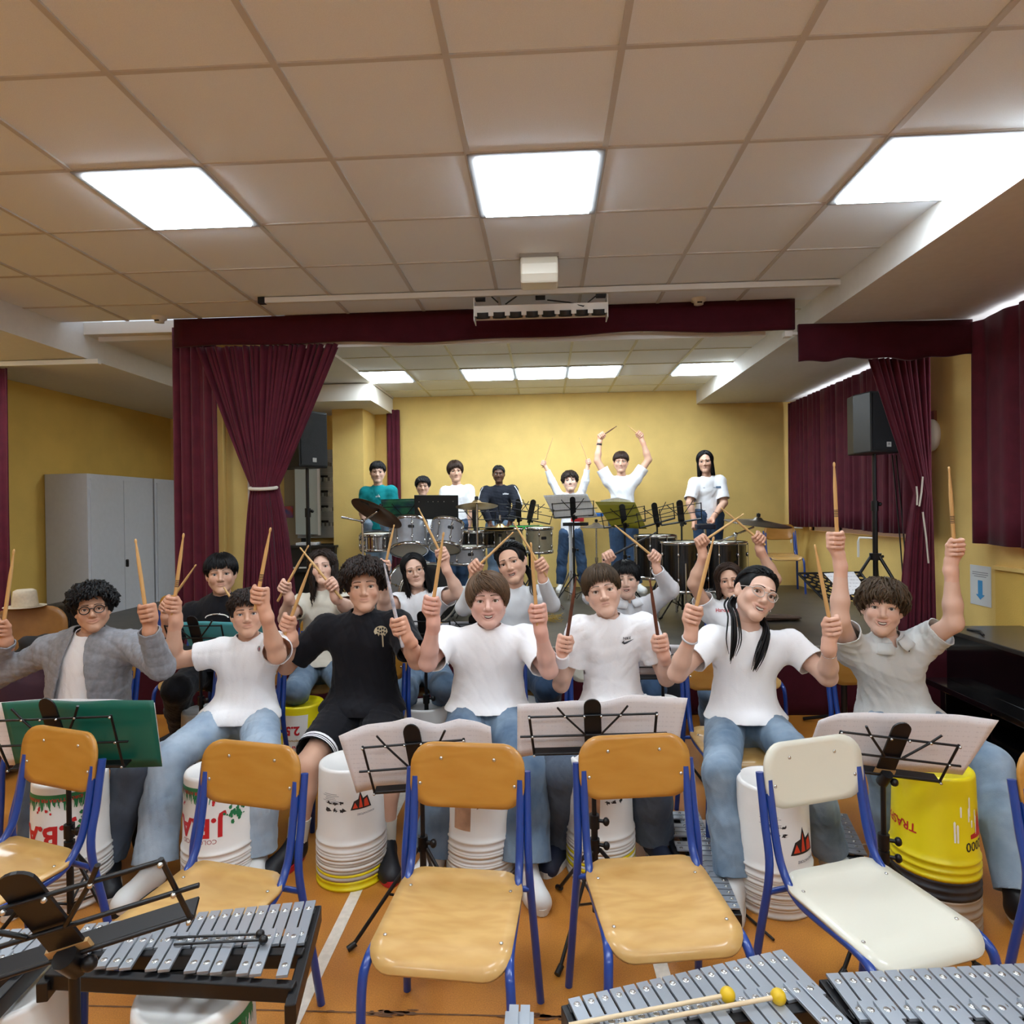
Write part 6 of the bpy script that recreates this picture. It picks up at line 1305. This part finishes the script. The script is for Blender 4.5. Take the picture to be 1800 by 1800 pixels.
# ------------------------------------------------------------------ the cast
STY = dict(
 curly=dict(hair='curly', vol=.020, locks=620, pts=6, step=.012, curl=.0045, lr=.0062, zf=.048, zs=.01, zb=-.06, fz=.072),
 fringe=dict(hair='fringe', vol=.009, locks=620, pts=11, step=.018, lr=.0056, zf=.048, zs=-.010, zb=-.07, fz=.072),
 short=dict(hair='short', vol=.004, locks=420, pts=6, step=.014, lr=.0055, zf=.055, zs=.015, zb=-.055, fz=.066),
 long=dict(hair='long', vol=.006, locks=560, pts=16, step=.022, lr=.0066, zf=-.13, zs=-.2, zb=-.2, fz=.088, len=.1, part=.0))
def sty(k, **kw): d = dict(STY[k]); d.update(kw); return d
def ex_glass(kind, m, rw, rh, rt): return (kind, m, rw, rh, rt)
# --- front row
def ex1(d):   # open grey jacket with purple zip edge over the t-shirt
    pass
def jacket(d):
    X = d['X']; lo = np.min([d['SA'], d['SB'], d['PV'], d['EL'][0], d['EL'][1], d['WR'][0], d['WR'][1]], 0)-.16; hi = np.max([d['SA'], d['SB'], d['NB'], d['WR'][0], d['WR'][1]], 0)+.16; F = Field(lo, hi, .008)
    NB, PV, up, S, sw_, L = d['NB'], d['PV'], d['up'], d['S'], d['sw'], d['L']; RT_ = np.stack([d['xr'], d['fw'], up], 1); c = NB-up*.13; g_ = .030
    F.cone(c, PV+up*L*.45, sw_*.80+g_, sw_*.76+g_, .03, False, RT_, (1, .66, 1)); F.cone(PV+up*L*.45, PV-up*.06, sw_*.76+g_, sw_*.9+g_, .03, False, RT_, (1, .72, 1))
    for k, q in enumerate((d['SA'], d['SB'])):
        F.cone(NB-up*.01, q, .05+.02, .056*S+.018, .03); F.cone(q, c+(q-c)*.3-up*.03, .052*S+.02, .07*S+.02, .03); F.cone(q, d['EL'][k], .066, .060, .03); w = d['WR'][k]; F.cone(d['EL'][k], w, .060, .044, .02); e = d['EL'][k]; F.cone(w-(w-e)*.12, w+(w-e)*.04, .043, .040, .006)
    v, q = F.mesh(); v = relax(v, q, 2, .45); v = folds(v, vnormals(v, q), .007, 77, .10)
    lx = (v-NB)@d['xr']; lz = (v-NB)@up; fc = -((v-NB)@d['fw']); c = (PV+up*.02-v)@up
    half = .040+np.clip(-lz, 0, .5)*.175
    c = np.maximum(c, np.where(fc > .0, (half-np.abs(lx))*.8, -1)); c = np.maximum(c, np.where(lz > -.06, (1-np.sqrt((lx/.066)**2+((fc-.006)/.07)**2))*.07, -1))
    for k in (0, 1): a, b = d['EL'][k], d['WR'][k]; ax = unit(b-a); c = np.maximum(c, np.where(np.linalg.norm(v-b, axis=1) < .09, (v-b)@ax-.0, -1))
    v, f = clip_mesh(v, q, c); X('jacket', v, f, M_hoodie, None, .006)
    for sx in (-1, 1):   # stand-up collar
        rows = []
        for u in np.linspace(0, 1, 9):
            a = PI*(1-u)+.75*u; d0 = -d['fw']*math.cos(a)+sx*d['xr']*math.sin(a); b0 = NB+up*(.016-.045*u)+d0*.078; rows.append([b0, b0+up*.035+d0*(.006+.03*u)])
        V2, F2 = quads_grid(rows); X('jacket_collar', np.array([p for p in V2]), F2, M_hoodie, None, .005)
M_ps = M_tee
person('person in open grey fleece jacket and black glasses, holding up two sticks', 2.95, ((147, 1072), (176, 1070)), (159, 1109), (158, 1122), ((90, 1143), (232, 1136)), ((-12, 1192), (283, 1172)), ((8, 1128), (262, 1108)), ((25, 965), (238, 947)), ((2, 1128), (259, 1092)), yaw=.02, hv=((6, 1103), (257, 1078)), o=sty('curly', hc='black', skin='tan', smile=.6, glasses=ex_glass('r', M_specs, .0225, .0195, .0024), undershirt=True, squint=.3, vol=.030, zf=.062, mess=.6, curl=.010, lr=.0085, locks=520), bot=dict(m=M_jg), knees=((80, 1345), (235, 1345)), feet=((60, 1530), (190, 1512)), shoes=M_shoeb, hip=(155, 1250), extras=jacket, who='the person in the grey jacket', S=1.02)
def badge2(d): surf_print(d, (453, 1142), 3.0, [[(.011*math.cos(2*PI*i/14), .013*math.sin(2*PI*i/14)) for i in range(14)]], M_pgy, 1, 'chest_badge', onto='t_shirt'); surf_print(d, (453, 1142), 3.0, [[(.006*math.cos(2*PI*i/14), .007*math.sin(2*PI*i/14)) for i in range(14)]], M_pr, 1, 'chest_badge_centre', onto='t_shirt')
person('person in white t-shirt with small round chest badge, stick raised beside the face', 3.0, ((422, 1080), (446, 1079)), (434, 1118), (437, 1128), ((392, 1146), (487, 1136)), ((303, 1163), (487, 1152)), ((308, 1087), (468, 1083)), ((323, 937), (476, 927)), ((303, 1084), (448, 1073)), hv=((308, 1062), (458, 1046)), fwd=(1, 1), o=sty('curly', hc='darkbrown', skin='light', smile=.25, iris='grey', vol=.016, zf=.045, zs=.03, squint=.5, ink=1, curl=.008, lr=.0075), top=dict(m=M_tee, sleeve=.52, hem=.05, loose=.018, flare=1.0), bot=dict(m=M_jl, loose=.018, flare=1.25), hip=(430, 1255), knees=((292, 1338), (462, 1345)), feet=((272, 1525), (450, 1500)), extras=badge2, sole=M_shoeb, who='the person with the chest badge', wd=1.12)
def tree3(d):
    g = np.random.default_rng(3); px = (669, 1122); out = []
    k = 16; out.append([(.036*math.cos(a), .030+.028*math.sin(a)) for a in np.linspace(0, PI, k)]+[(-.03, .018), (-.018, .022), (-.012, .008), (-.006, .02), (.004, .012), (.004, -.045), (.010, -.045), (.012, .018), (.02, .01), (.026, .02)])
    surf_print(d, px, 3.12, out, mat('print_sand', 'b7a98a', .6), 1, 'chest_print', onto='t_shirt')
    cells = []
    for i in range(5):
        for j in range(2): cells.append([(-.028+.0125*i+q[0]*.0052, .026+.016*j+q[1]*.006+(.004 if i % 2 else 0)) for q in [(math.cos(t), math.sin(t)) for t in np.linspace(0, 2*PI, 7)[:-1]] if (-.028+.0125*i)**2/.034**2+(.0+.016*j)**2/.028**2 < .95])
    surf_print(d, px, 3.12, [c for c in cells if len(c) > 2], M_dark, 1.0, 'chest_print_cells', onto='t_shirt')
    for k in (1,): 
        hj, kn, an = d['legs'][k]
    for hj, kn, an in d['legs']:
        b = MB(); ax = unit(kn-an); x, y, _ = frame(ax); o0 = an-d['org']; b.tube([o0, o0+ax*.06, o0+ax*.10], [.046, .047, .050], 14); b.build('sock', M_cream, d['P'])
person('person in black t-shirt with tree print and black shorts', 3.12, ((626, 1032), (653, 1031)), (635, 1073), (638, 1086), ((573, 1106), (699, 1098)), ((503, 1172), (733, 1162)), ((512, 1120), (712, 1117)), ((547, 990), (675, 990)), ((494, 1134), (708, 1138)), sm=(M_wood, M_stickw), hv=((511, 1096), (703, 1100)), yaw=-.02, o=sty('curly', hc='darkbrown', skin='light', smile=.15, iris='brown', vol=.032, mess=.5, zf=.066, zs=-.01, zb=-.09, curl=.008, lr=.008, fz=.07, step=.015), top=dict(m=M_black, sleeve=.74, hem=.055, loose=.02, flare=1.), bot=dict(m=M_black, len=.82, loose=.03, name='shorts', stripe=True), hip=(642, 1262), knees=((540, 1345), (680, 1345)), feet=((522, 1478), (678, 1480)), shoes=M_shoeb, sole=M_red, extras=tree3, who='the person in black shorts', S=1.03)
person('person in plain loose white t-shirt and jeans at the centre of the front row', 3.05, ((846, 1057), (869, 1056)), (858, 1104), (860, 1112), ((783, 1126), (925, 1124)), ((752, 1165), (965, 1178)), ((762, 1092), (950, 1106)), ((780, 935), (933, 953)), ((758, 1082), (945, 1101)), hv=((761, 1064), (946, 1077)), o=sty('fringe', hc='lightbrown', skin='rosy', smile=.9, open=.9, squint=.8, iris='hazel', vol=.014, sweep=.7, zf=.046, zs=-.03,  jaw=1.06), top=dict(m=M_tee, sleeve=.80, hem=.085, loose=.018, flare=1.0, amp=.004, wl=.15), bot=dict(m=M_jm, loose=.03, flare=1.2), hip=(858, 1258), knees=((800, 1350), (925, 1355)), feet=((763, 1497), (925, 1520)), who='the person in plain white', S=1.03, wd=1.02)
def nike(d):
    sw = [(-.030, -.006), (-.018, -.016), (-.006, -.012), (.032, .010), (-.008, -.004), (-.017, -.006), (-.020, .0), (-.017, .007)]
    surf_print(d, (1104, 1128), 3.05, [sw]+[[(x*1.0-.004, y+.013) for x, y in q] for q in text_polys('NIKE', .018)], M_pk, 1, 'chest_logo', onto='t_shirt')
    w, e = d['WR'][0], d['EL'][0]; a = unit(e-w); b = MB(); o0 = w-d['org']; b.tube([o0-a*.01, o0+a*.01, o0+a*.055], [.031, .034, .036], 16); b.build('bandage', M_tee, d['P'])
person('person in white t-shirt with black chest logo and bandaged wrist', 3.05, ((1048, 1041), (1071, 1036)), (1063, 1082), (1070, 1092), ((1022, 1107), (1131, 1103)), ((986, 1203), (1172, 1192)), ((988, 1153), (1166, 1150)), ((1013, 1013), (1142, 1017)), ((993, 1147), (1160, 1144)), sm=(M_woodd, M_woodd), hv=((990, 1130), (1161, 1129)), yaw=.02, o=sty('fringe', hc='midbrown', skin='fair', smile=-.1, iris='brown', vol=.009, zf=.048, zs=-.005, zb=-.06, sweep=-.2), top=dict(m=M_tee, sleeve=.62, hem=.06, loose=.018, flare=1.0), bot=dict(m=M_jg, loose=.024, flare=1.25), hip=(1078, 1250), knees=((985, 1355), (1145, 1350)), feet=((990, 1470), (1147, 1468)), shoes=M_shoen, extras=nike, who='the person with the bandaged wrist', S=1.0)
def brace6(d):
    for k, m, r in ((0, M_cab, .0305), (1, M_gold_f, .0285)):
        w, e = d['WR'][k], d['EL'][k]; a = unit(w-e); b = MB(); x, y, z = frame(a)
        c = w-a*(.02 if k == 0 else .05)-d['org']; b.tube([c+r*(math.cos(t)*x+math.sin(t)*y) for t in np.linspace(0, 2*PI, 25)], .0055 if k == 0 else .0018, 6, caps=False, flat=1.); b.build('wristband' if k == 0 else 'bracelet', m, d['P'])
    T, s = d['T'], d['s']; b = MB(); p = T((-.085, .006, -.045))-d['org']; b.sphere(p, .006*s); p = T((.085, .006, -.045))-d['org']; b.sphere(p, .006*s); b.build('earring', M_gold_f, d['P'])
person('person in white t-shirt with clear glasses and grey wristband, head tilted', 2.95, ((1330, 1038), (1358, 1050)), (1327, 1088), (1313, 1112), ((1252, 1124), (1390, 1132)), ((1190, 1184), (1455, 1190)), ((1215, 1117), (1458, 1136)), ((1255, 943), (1432, 957)), ((1216, 1098), (1464, 1120)), hv=((1219, 1080), (1460, 1100)), yaw=.42, pitch=.02, o=dict(hair='pony', locks=620, pts=9, step=.02, lr=.0055, zf=.063, zs=.0, zb=-.05, fz=.082, vol=.002, strands={-1: (.05, .17), 1: (-.005, .17)}, hc='black', skin='fair', smile=.95, open=1., glasses=ex_glass('cat', M_specc, .0245, .020, .0022), jaw=.95, brow=.0038), top=dict(m=M_tee, sleeve=.58, hem=.075, loose=.012, flare=1.1, amp=.0035), bot=dict(m=M_jfade, loose=.012, flare=1.15), hip=(1305, 1270), knees=((1268, 1362), (1420, 1350)), feet=((1290, 1545), (1460, 1500)), extras=brace6, who='the person with clear glasses', S=1.02, wd=.94)
def polo7(d):
    surf_print(d, (1596, 1142), 3.0, [[(-.003, -.008), (.003, -.008), (.004, .006), (.0, .012), (-.004, .004)]], M_pk, 1, 'chest_emblem', onto='polo_shirt')
    surf_print(d, (1563, 1140), 3.0, [[(-.018, -.045), (.018, -.045), (.018, .01), (-.018, .01)]], M_polo, 1, 'placket', onto='polo_shirt')
person('person in pale grey polo shirt, both arms raised straight up', 2.98, ((1537, 1068), (1568, 1070)), (1552, 1114), (1558, 1126), ((1494, 1140), (1622, 1130)), ((1476, 1090), (1676, 1096)), ((1478, 992), (1672, 1000)), ((1466, 812), (1668, 820)), ((1472, 962), (1678, 975)), hv=((1469, 950), (1675, 962)), fwd=(.6, .5), o=sty('fringe', hc='midbrown', skin='fair', smile=.9, open=.85, iris='dark', ink=1, vol=.018, zf=.042, zs=.0, mess=1., curl=.0045, lr=.006, jaw=.97), top=dict(m=M_polo, sleeve=.62, hem=.06, loose=.018, flare=1.0, name='polo_shirt', collar=True, vneck=.03, amp=.007), bot=dict(m=M_jfade, loose=.018, flare=1.), hip=(1572, 1258), knees=((1560, 1352), (1740, 1345)), feet=((1575, 1500), (1790, 1580)), shoes=M_shoeb, extras=polo7, who='the person in the polo', S=1.0)
# --- second row
def chain8(d):
    b = MB(); pts = [d['NB']-d['org']+np.array((.062*math.sin(a), 0, 0))-d['fw']*(.075+.025*math.cos(a))*1.0*(.6+.4*abs(math.cos(a)))+np.array((0, 0, -.03-.045*max(0, math.cos(a)))) for a in np.linspace(-PI/2, PI/2, 17)]; b.tube(pts, .0026, 6); b.build('necklace', M_gold_f, d['P'])
    surf_print(d, (382, 1086), 3.98, [[(.075*math.cos(t), .03*math.sin(t)) for t in np.linspace(0, PI, 12)]+[(.068*math.cos(t), .022*math.sin(t)) for t in np.linspace(PI, 0, 12)]], M_pw, 1, 'chest_print', onto='t_shirt')
B = dict(h=.011, hh=.0034, group=None)
person('person in black t-shirt with silver chain in the second row at left', 3.98, ((377, 1010), (398, 1009)), (388, 1043), (390, 1053), ((338, 1078), (440, 1074)), ((296, 1128), (446, 1128)), ((291, 1082), (420, 1080)), ((345, 992), (393, 1032)), ((285, 1078), (420, 1072)), hv=((290, 1063), (414, 1062)), o=sty('fringe', hc='black', skin='light', smile=.2, iris='dark', vol=.014, zf=.04, zs=.02), top=dict(m=M_black, sleeve=.75, hem=.06, loose=.018), bot=dict(m=M_bpant, loose=.02), hip=(385, 1190), knees=((310, 1212), (450, 1212)), feet=((320, 1285), (450, 1285)), shoes=M_shoeb, extras=chain8, who='the person with the silver chain', kY=(3.68, 3.68), **B)
person('person in cream top holding crossed sticks in the second row', 4.0, ((553, 998), (574, 995)), (564, 1026), (568, 1041), ((530, 1062), (606, 1060)), ((500, 1088), (613, 1070)), ((508, 1050), (588, 1050)), ((543, 958), (527, 962)), ((488, 1057), (601, 1053)), hv=((504, 1033), (580, 1030)), yaw=-.15, pitch=.1, o=sty('long', hair='longcurly', hc='darkbrown', skin='fair', smile=-.1, curl=.008, vol=.012,  zf=-.12, zs=-.26, zb=-.26, jaw=.93, lr=.0075), top=dict(m=M_cream, sleeve=.46, hem=.08, loose=.014), bot=dict(m=M_jm), hip=(566, 1190), knees=((520, 1215), (612, 1215)), feet=((525, 1285), (610, 1285)), who='the person in the cream top', kY=(3.7, 3.7), S=.97, **B)
person('person in white top with round wire glasses in the second row', 3.95, ((720, 1005), (738, 1001)), (731, 1032), (734, 1046), ((700, 1060), (776, 1052)), ((674, 1066), (806, 1042)), ((678, 1022), (784, 1000)), ((693, 922), (735, 892)), ((676, 1000), (783, 990)), hv=((677, 995), (774, 976)), yaw=.05, o=sty('long', hc='black', skin='fair', smile=.35, iris='dark', zf=-.1, zs=-.21, zb=-.2, jaw=.93, glasses=ex_glass('r', M_specm, .022, .021, .0013), brow=.0034), top=dict(m=M_tee, sleeve=.44, hem=.08, loose=.014), bot=dict(m=M_jm, loose=.02), hip=(740, 1188), knees=((710, 1215), (782, 1208)), feet=((712, 1290), (780, 1290)), who='the person with round glasses', kY=(3.65, 3.65), S=.97, fwd=(.8, .6), **B)
person('person in tight white long sleeved top in the second row', 3.98, ((885, 993), (903, 987)), (898, 1026), (903, 1037), ((850, 1052), (945, 1045)), ((815, 1068), (970, 1062)), ((833, 1021), (954, 1018)), ((903, 935), (902, 917)), ((829, 1006), (961, 1014)), hv=((841, 1001), (950, 994)), yaw=-.22, o=dict(hair='pony', locks=420, pts=9, step=.02, lr=.006, zf=.06, zs=-.02, zb=-.12, fz=.082, vol=.008, curl=.004, strands={1: (.01, .08)}, hc='black', skin='light', smile=.9, open=.8, squint=.6, jaw=.96), top=dict(m=M_knit, sleeve=1.97, hem=.08, loose=.008, name='long_sleeved_top', amp=.002), bot=dict(m=M_jd, loose=.018), hip=(900, 1186), knees=((850, 1215), (965, 1208)), feet=((860, 1290), (960, 1290)), who='the person in the tight white top', kY=(3.65, 3.65), S=.99, **B)
person('person in white collared shirt in the second row, holding one black stick', 4.25, ((1092, 1020), (1108, 1019)), (1101, 1051), (1104, 1058), ((1072, 1072), (1138, 1068)), ((1040, 1048), (1178, 1036)), ((1064, 998), (1155, 1001)), ((1155, 935), (1080, 923)), ((1060, 985), (1160, 988)), sm=(M_stickb, M_wood), hv=((1072, 981), (1146, 983)), o=sty('fringe', hc='black', skin='fair', smile=.7, open=.7, iris='hazel', vol=.012, zf=.042), top=dict(m=M_shirt, sleeve=1.98, hem=.05, loose=.02, name='shirt', collar=True, vneck=.02), bot=dict(m=M_jd), hip=(1105, 1185), knees=((1075, 1210), (1150, 1210)), feet=((1080, 1280), (1145, 1280)), who='the person in the white collared shirt', kY=(3.95, 3.95), S=.93, **B)
person('person in white t-shirt with red lettering, arms high with crossed sticks', 4.1, ((1274, 1023), (1291, 1021)), (1283, 1051), (1286, 1060), ((1246, 1074), (1330, 1070)), ((1219, 1026), (1362, 1018)), ((1236, 977), (1336, 966)), ((1308, 903), (1267, 892)), ((1231, 955), (1345, 958)), hv=((1238, 957), (1330, 950)), fwd=(.5, .5), o=sty('long', hair='longcurly', hc='brown', skin='light', smile=.2, iris='dark', curl=.004, vol=.012, zf=-.07, zs=-.12, zb=-.13), top=dict(m=M_tee, sleeve=.45, hem=.05, loose=.018), bot=dict(m=M_jm), hip=(1287, 1190), knees=((1250, 1215), (1325, 1215)), feet=((1250, 1290), (1320, 1290)), who='the person with red chest lettering', kY=(3.78, 3.78), S=.97, extras=lambda d: surf_print(d, (1283, 1076), 4.05, [[(x, y) for x, y in q] for q in text_polys('Hard Rock', .032)], M_pr, 1, 'chest_lettering', onto='t_shirt'), **B)
# --- on the stage
ST_ = dict(h=.012, hh=.0055, stand=True, ground=.5)
def adi(px, Y, on, m=M_tee): return lambda d: surf_print(d, px, Y, [[(-.03, -.012), (-.014, -.012), (-.024, .002)], [(-.010, -.012), (.006, -.012), (-.012, .016)], [(.010, -.012), (.026, -.012), (.002, .026)]], m, 1, 'chest_logo', onto=on)
person('person in teal t-shirt standing behind the drum kit at stage left', 7.6, ((657, 830), (670, 830)), (665, 848), (665, 858), ((643, 866), (688, 864)), ((637, 902), (693, 902)), ((647, 934), (685, 933)), o=sty('short', hc='black', skin='fair', smile=0., zf=.04, vol=.008), top=dict(m=M_tealc, sleeve=.8, hem=.02, loose=.02), bot=dict(m=M_jfade), hip=(666, 935), knees=((655, 985), (677, 985)), feet=((655, 1040), (678, 1040)), extras=adi((665, 872), 7.6, 't_shirt'), fwd=(.3, .3), who='', S=1.05, **ST_)
person('person half hidden behind the solid black desk on the stage', 7.6, ((738, 855), (748, 855)), (743, 871), (743, 881), ((722, 890), (765, 890)), ((716, 925), (771, 925)), ((724, 950), (762, 950)), o=sty('curly', hc='black', skin='light', smile=0., vol=.016, zf=.055, curl=.004), top=dict(m=M_tee, sleeve=.7, hem=.02), bot=dict(m=M_jd), hip=(744, 950), knees=((732, 990), (756, 990)), feet=((732, 1035), (756, 1035)), fwd=(.5, .5), who='', S=.9, **ST_)
person('person in white t-shirt standing behind the brass cymbal', 8.0, ((796, 829), (807, 828)), (803, 848), (803, 857), ((783, 865), (824, 862)), ((776, 898), (830, 898)), ((788, 928), (824, 928)), yaw=.1, o=sty('fringe', hc='brown', skin='light', smile=.1, vol=.012, zf=.045, zs=-.045, zb=-.1, sweep=.3), top=dict(m=M_tee, sleeve=.75, hem=.02, loose=.02), bot=dict(m=M_jd), hip=(803, 935), knees=((793, 985), (813, 985)), feet=((792, 1038), (814, 1038)), fwd=(.5, .5), who='', S=1.02, **ST_)
def stripes17(d):
    for k in (0, 1):
        a, b_ = (d['SA'], d['SB'])[k], d['EL'][k]; b = MB(); sgn = -1 if k == 0 else 1
        for j in (-1, 0, 1): b.tube([a+np.array((sgn*(.03), -.03+.018*j-.03, .05))-d['org'], a+np.array((sgn*.062, -.035+.018*j, -.005))-d['org'], (a+b_)/2+np.array((sgn*.066, -.03+.018*j, 0))-d['org'], b_+np.array((sgn*.06, -.03+.018*j, 0))-d['org']], .006, 5)
        b.build('sleeve_stripe', M_tee, d['P'])
    surf_print(d, (889, 868), 7.9, text_polys('adidas', .03), M_tee, 1, 'chest_lettering', onto='track_jacket')
person('person in dark zipped tracksuit jacket with white sleeve stripes on the stage', 7.9, ((870, 833), (883, 833)), (877, 848), (878, 858), ((854, 864), (901, 862)), ((848, 888), (910, 888)), ((860, 917), (897, 917)), o=sty('short', hc='black', skin='dark', smile=-.1, vol=.002, zf=.062, iris='dark', lr=.004), top=dict(m=M_navy, sleeve=1.97, hem=.04, loose=.018, name='track_jacket', high=True), bot=dict(m=M_jm), hip=(878, 930), knees=((868, 985), (888, 985)), feet=((867, 1040), (890, 1040)), fwd=(.7, .7), extras=stripes17, who='', S=1.0, **ST_)
person('person in white collared shirt on the stage with both arms thrown up', 8.1, ((997, 845), (1007, 844)), (1001, 862), (1001, 871), ((985, 874), (1020, 873)), ((970, 846), (1029, 845)), ((962, 826), (1032, 824)), ((972, 769), (1018, 769)), ((953, 823), (1037, 821)), hv=((958, 815), (1033, 812)), fwd=(.4, .4), pitch=.15, o=sty('curly', hc='darkbrown', skin='fair', smile=.3, vol=.016, zf=.04, zs=-.03, zb=-.08), top=dict(m=M_shirt, sleeve=1.95, hem=.04, loose=.016, name='shirt', collar=True), bot=dict(m=M_jd), hip=(1003, 930), knees=((988, 985), (1022, 985)), feet=((986, 1040), (1026, 1038)), who='the stage person in a collared shirt', S=.86, **ST_)
def watch19(d): w, e = d['WR'][0], d['EL'][0]; a = unit(w-e); MB().tube([w-a*.05-d['org'], w-a*.02-d['org']], .033, 12).build('watch', M_blk, d['P'])
person('person in white t-shirt on the stage, arms arched above the lowered head', 8.05, ((1086, 812), (1097, 812)), (1093, 831), (1093, 842), ((1070, 846), (1116, 843)), ((1050, 810), (1140, 808)), ((1054, 776), (1130, 777)), ((1084, 749), (1102, 747)), ((1053, 770), (1130, 770)), hv=((1058, 766), (1123, 765)), sm=(M_woodd, M_wood), fwd=(.2, .2), o=sty('fringe', hc='brown', skin='light', smile=.3, vol=.008, zf=.045, zs=.02, lookdown=True), top=dict(m=M_tee, sleeve=.6, hem=.04, loose=.02), bot=dict(m=M_jd), hip=(1095, 925), knees=((1085, 982), (1112, 982)), feet=((1084, 1036), (1120, 1036)), extras=watch19, who='the person with arched arms on stage', S=1.1, **ST_)
def band20(d): w, e = d['WR'][1], d['EL'][1]; a = unit(w-e); MB().tube([w-a*.05-d['org'], w-a*.015-d['org']], .033, 12).build('wristband', M_blk, d['P']); surf_print(d, (1242, 858), 8.0, [[(-.09, -.004), (.06, -.004), (.06, .002), (-.09, .002)], [(.06, -.01), (.12, -.01), (.12, .014), (.06, .014)]], M_jm, 1, 'chest_print', onto='t_shirt')
person('person in white t-shirt at stage right with hands over a drum pad', 7.8, ((1233, 812), (1244, 811)), (1240, 830), (1243, 842), ((1221, 850), (1265, 846)), ((1212, 884), (1273, 884)), ((1220, 914), (1255, 908)), yaw=-.08, o=sty('long', hc='black', skin='light', smile=.3, zf=-.1, zs=-.15, zb=-.16), top=dict(m=M_tee, sleeve=.82, hem=.0, loose=.018), bot=dict(m=M_jd), hip=(1244, 932), knees=((1235, 985), (1256, 985)), feet=((1234, 1038), (1258, 1038)), fwd=(.7, .8), extras=band20, who='', S=1.1, **ST_)
# ------------------------------------------------------------------ light and view
w = bpy.data.worlds.new('world'); SC.world = w; w.use_nodes = True
w.node_tree.nodes['Background'].inputs['Color'].default_value = (.8, .88, 1., 1); w.node_tree.nodes['Background'].inputs['Strength'].default_value = .6
vs = SC.view_settings; vs.view_transform = 'Standard'; vs.look = 'None'; vs.gamma = 1.; vs.use_curve_mapping = False; vs.exposure = .84
SC.cycles.diffuse_bounces = 6; SC.cycles.max_bounces = 12
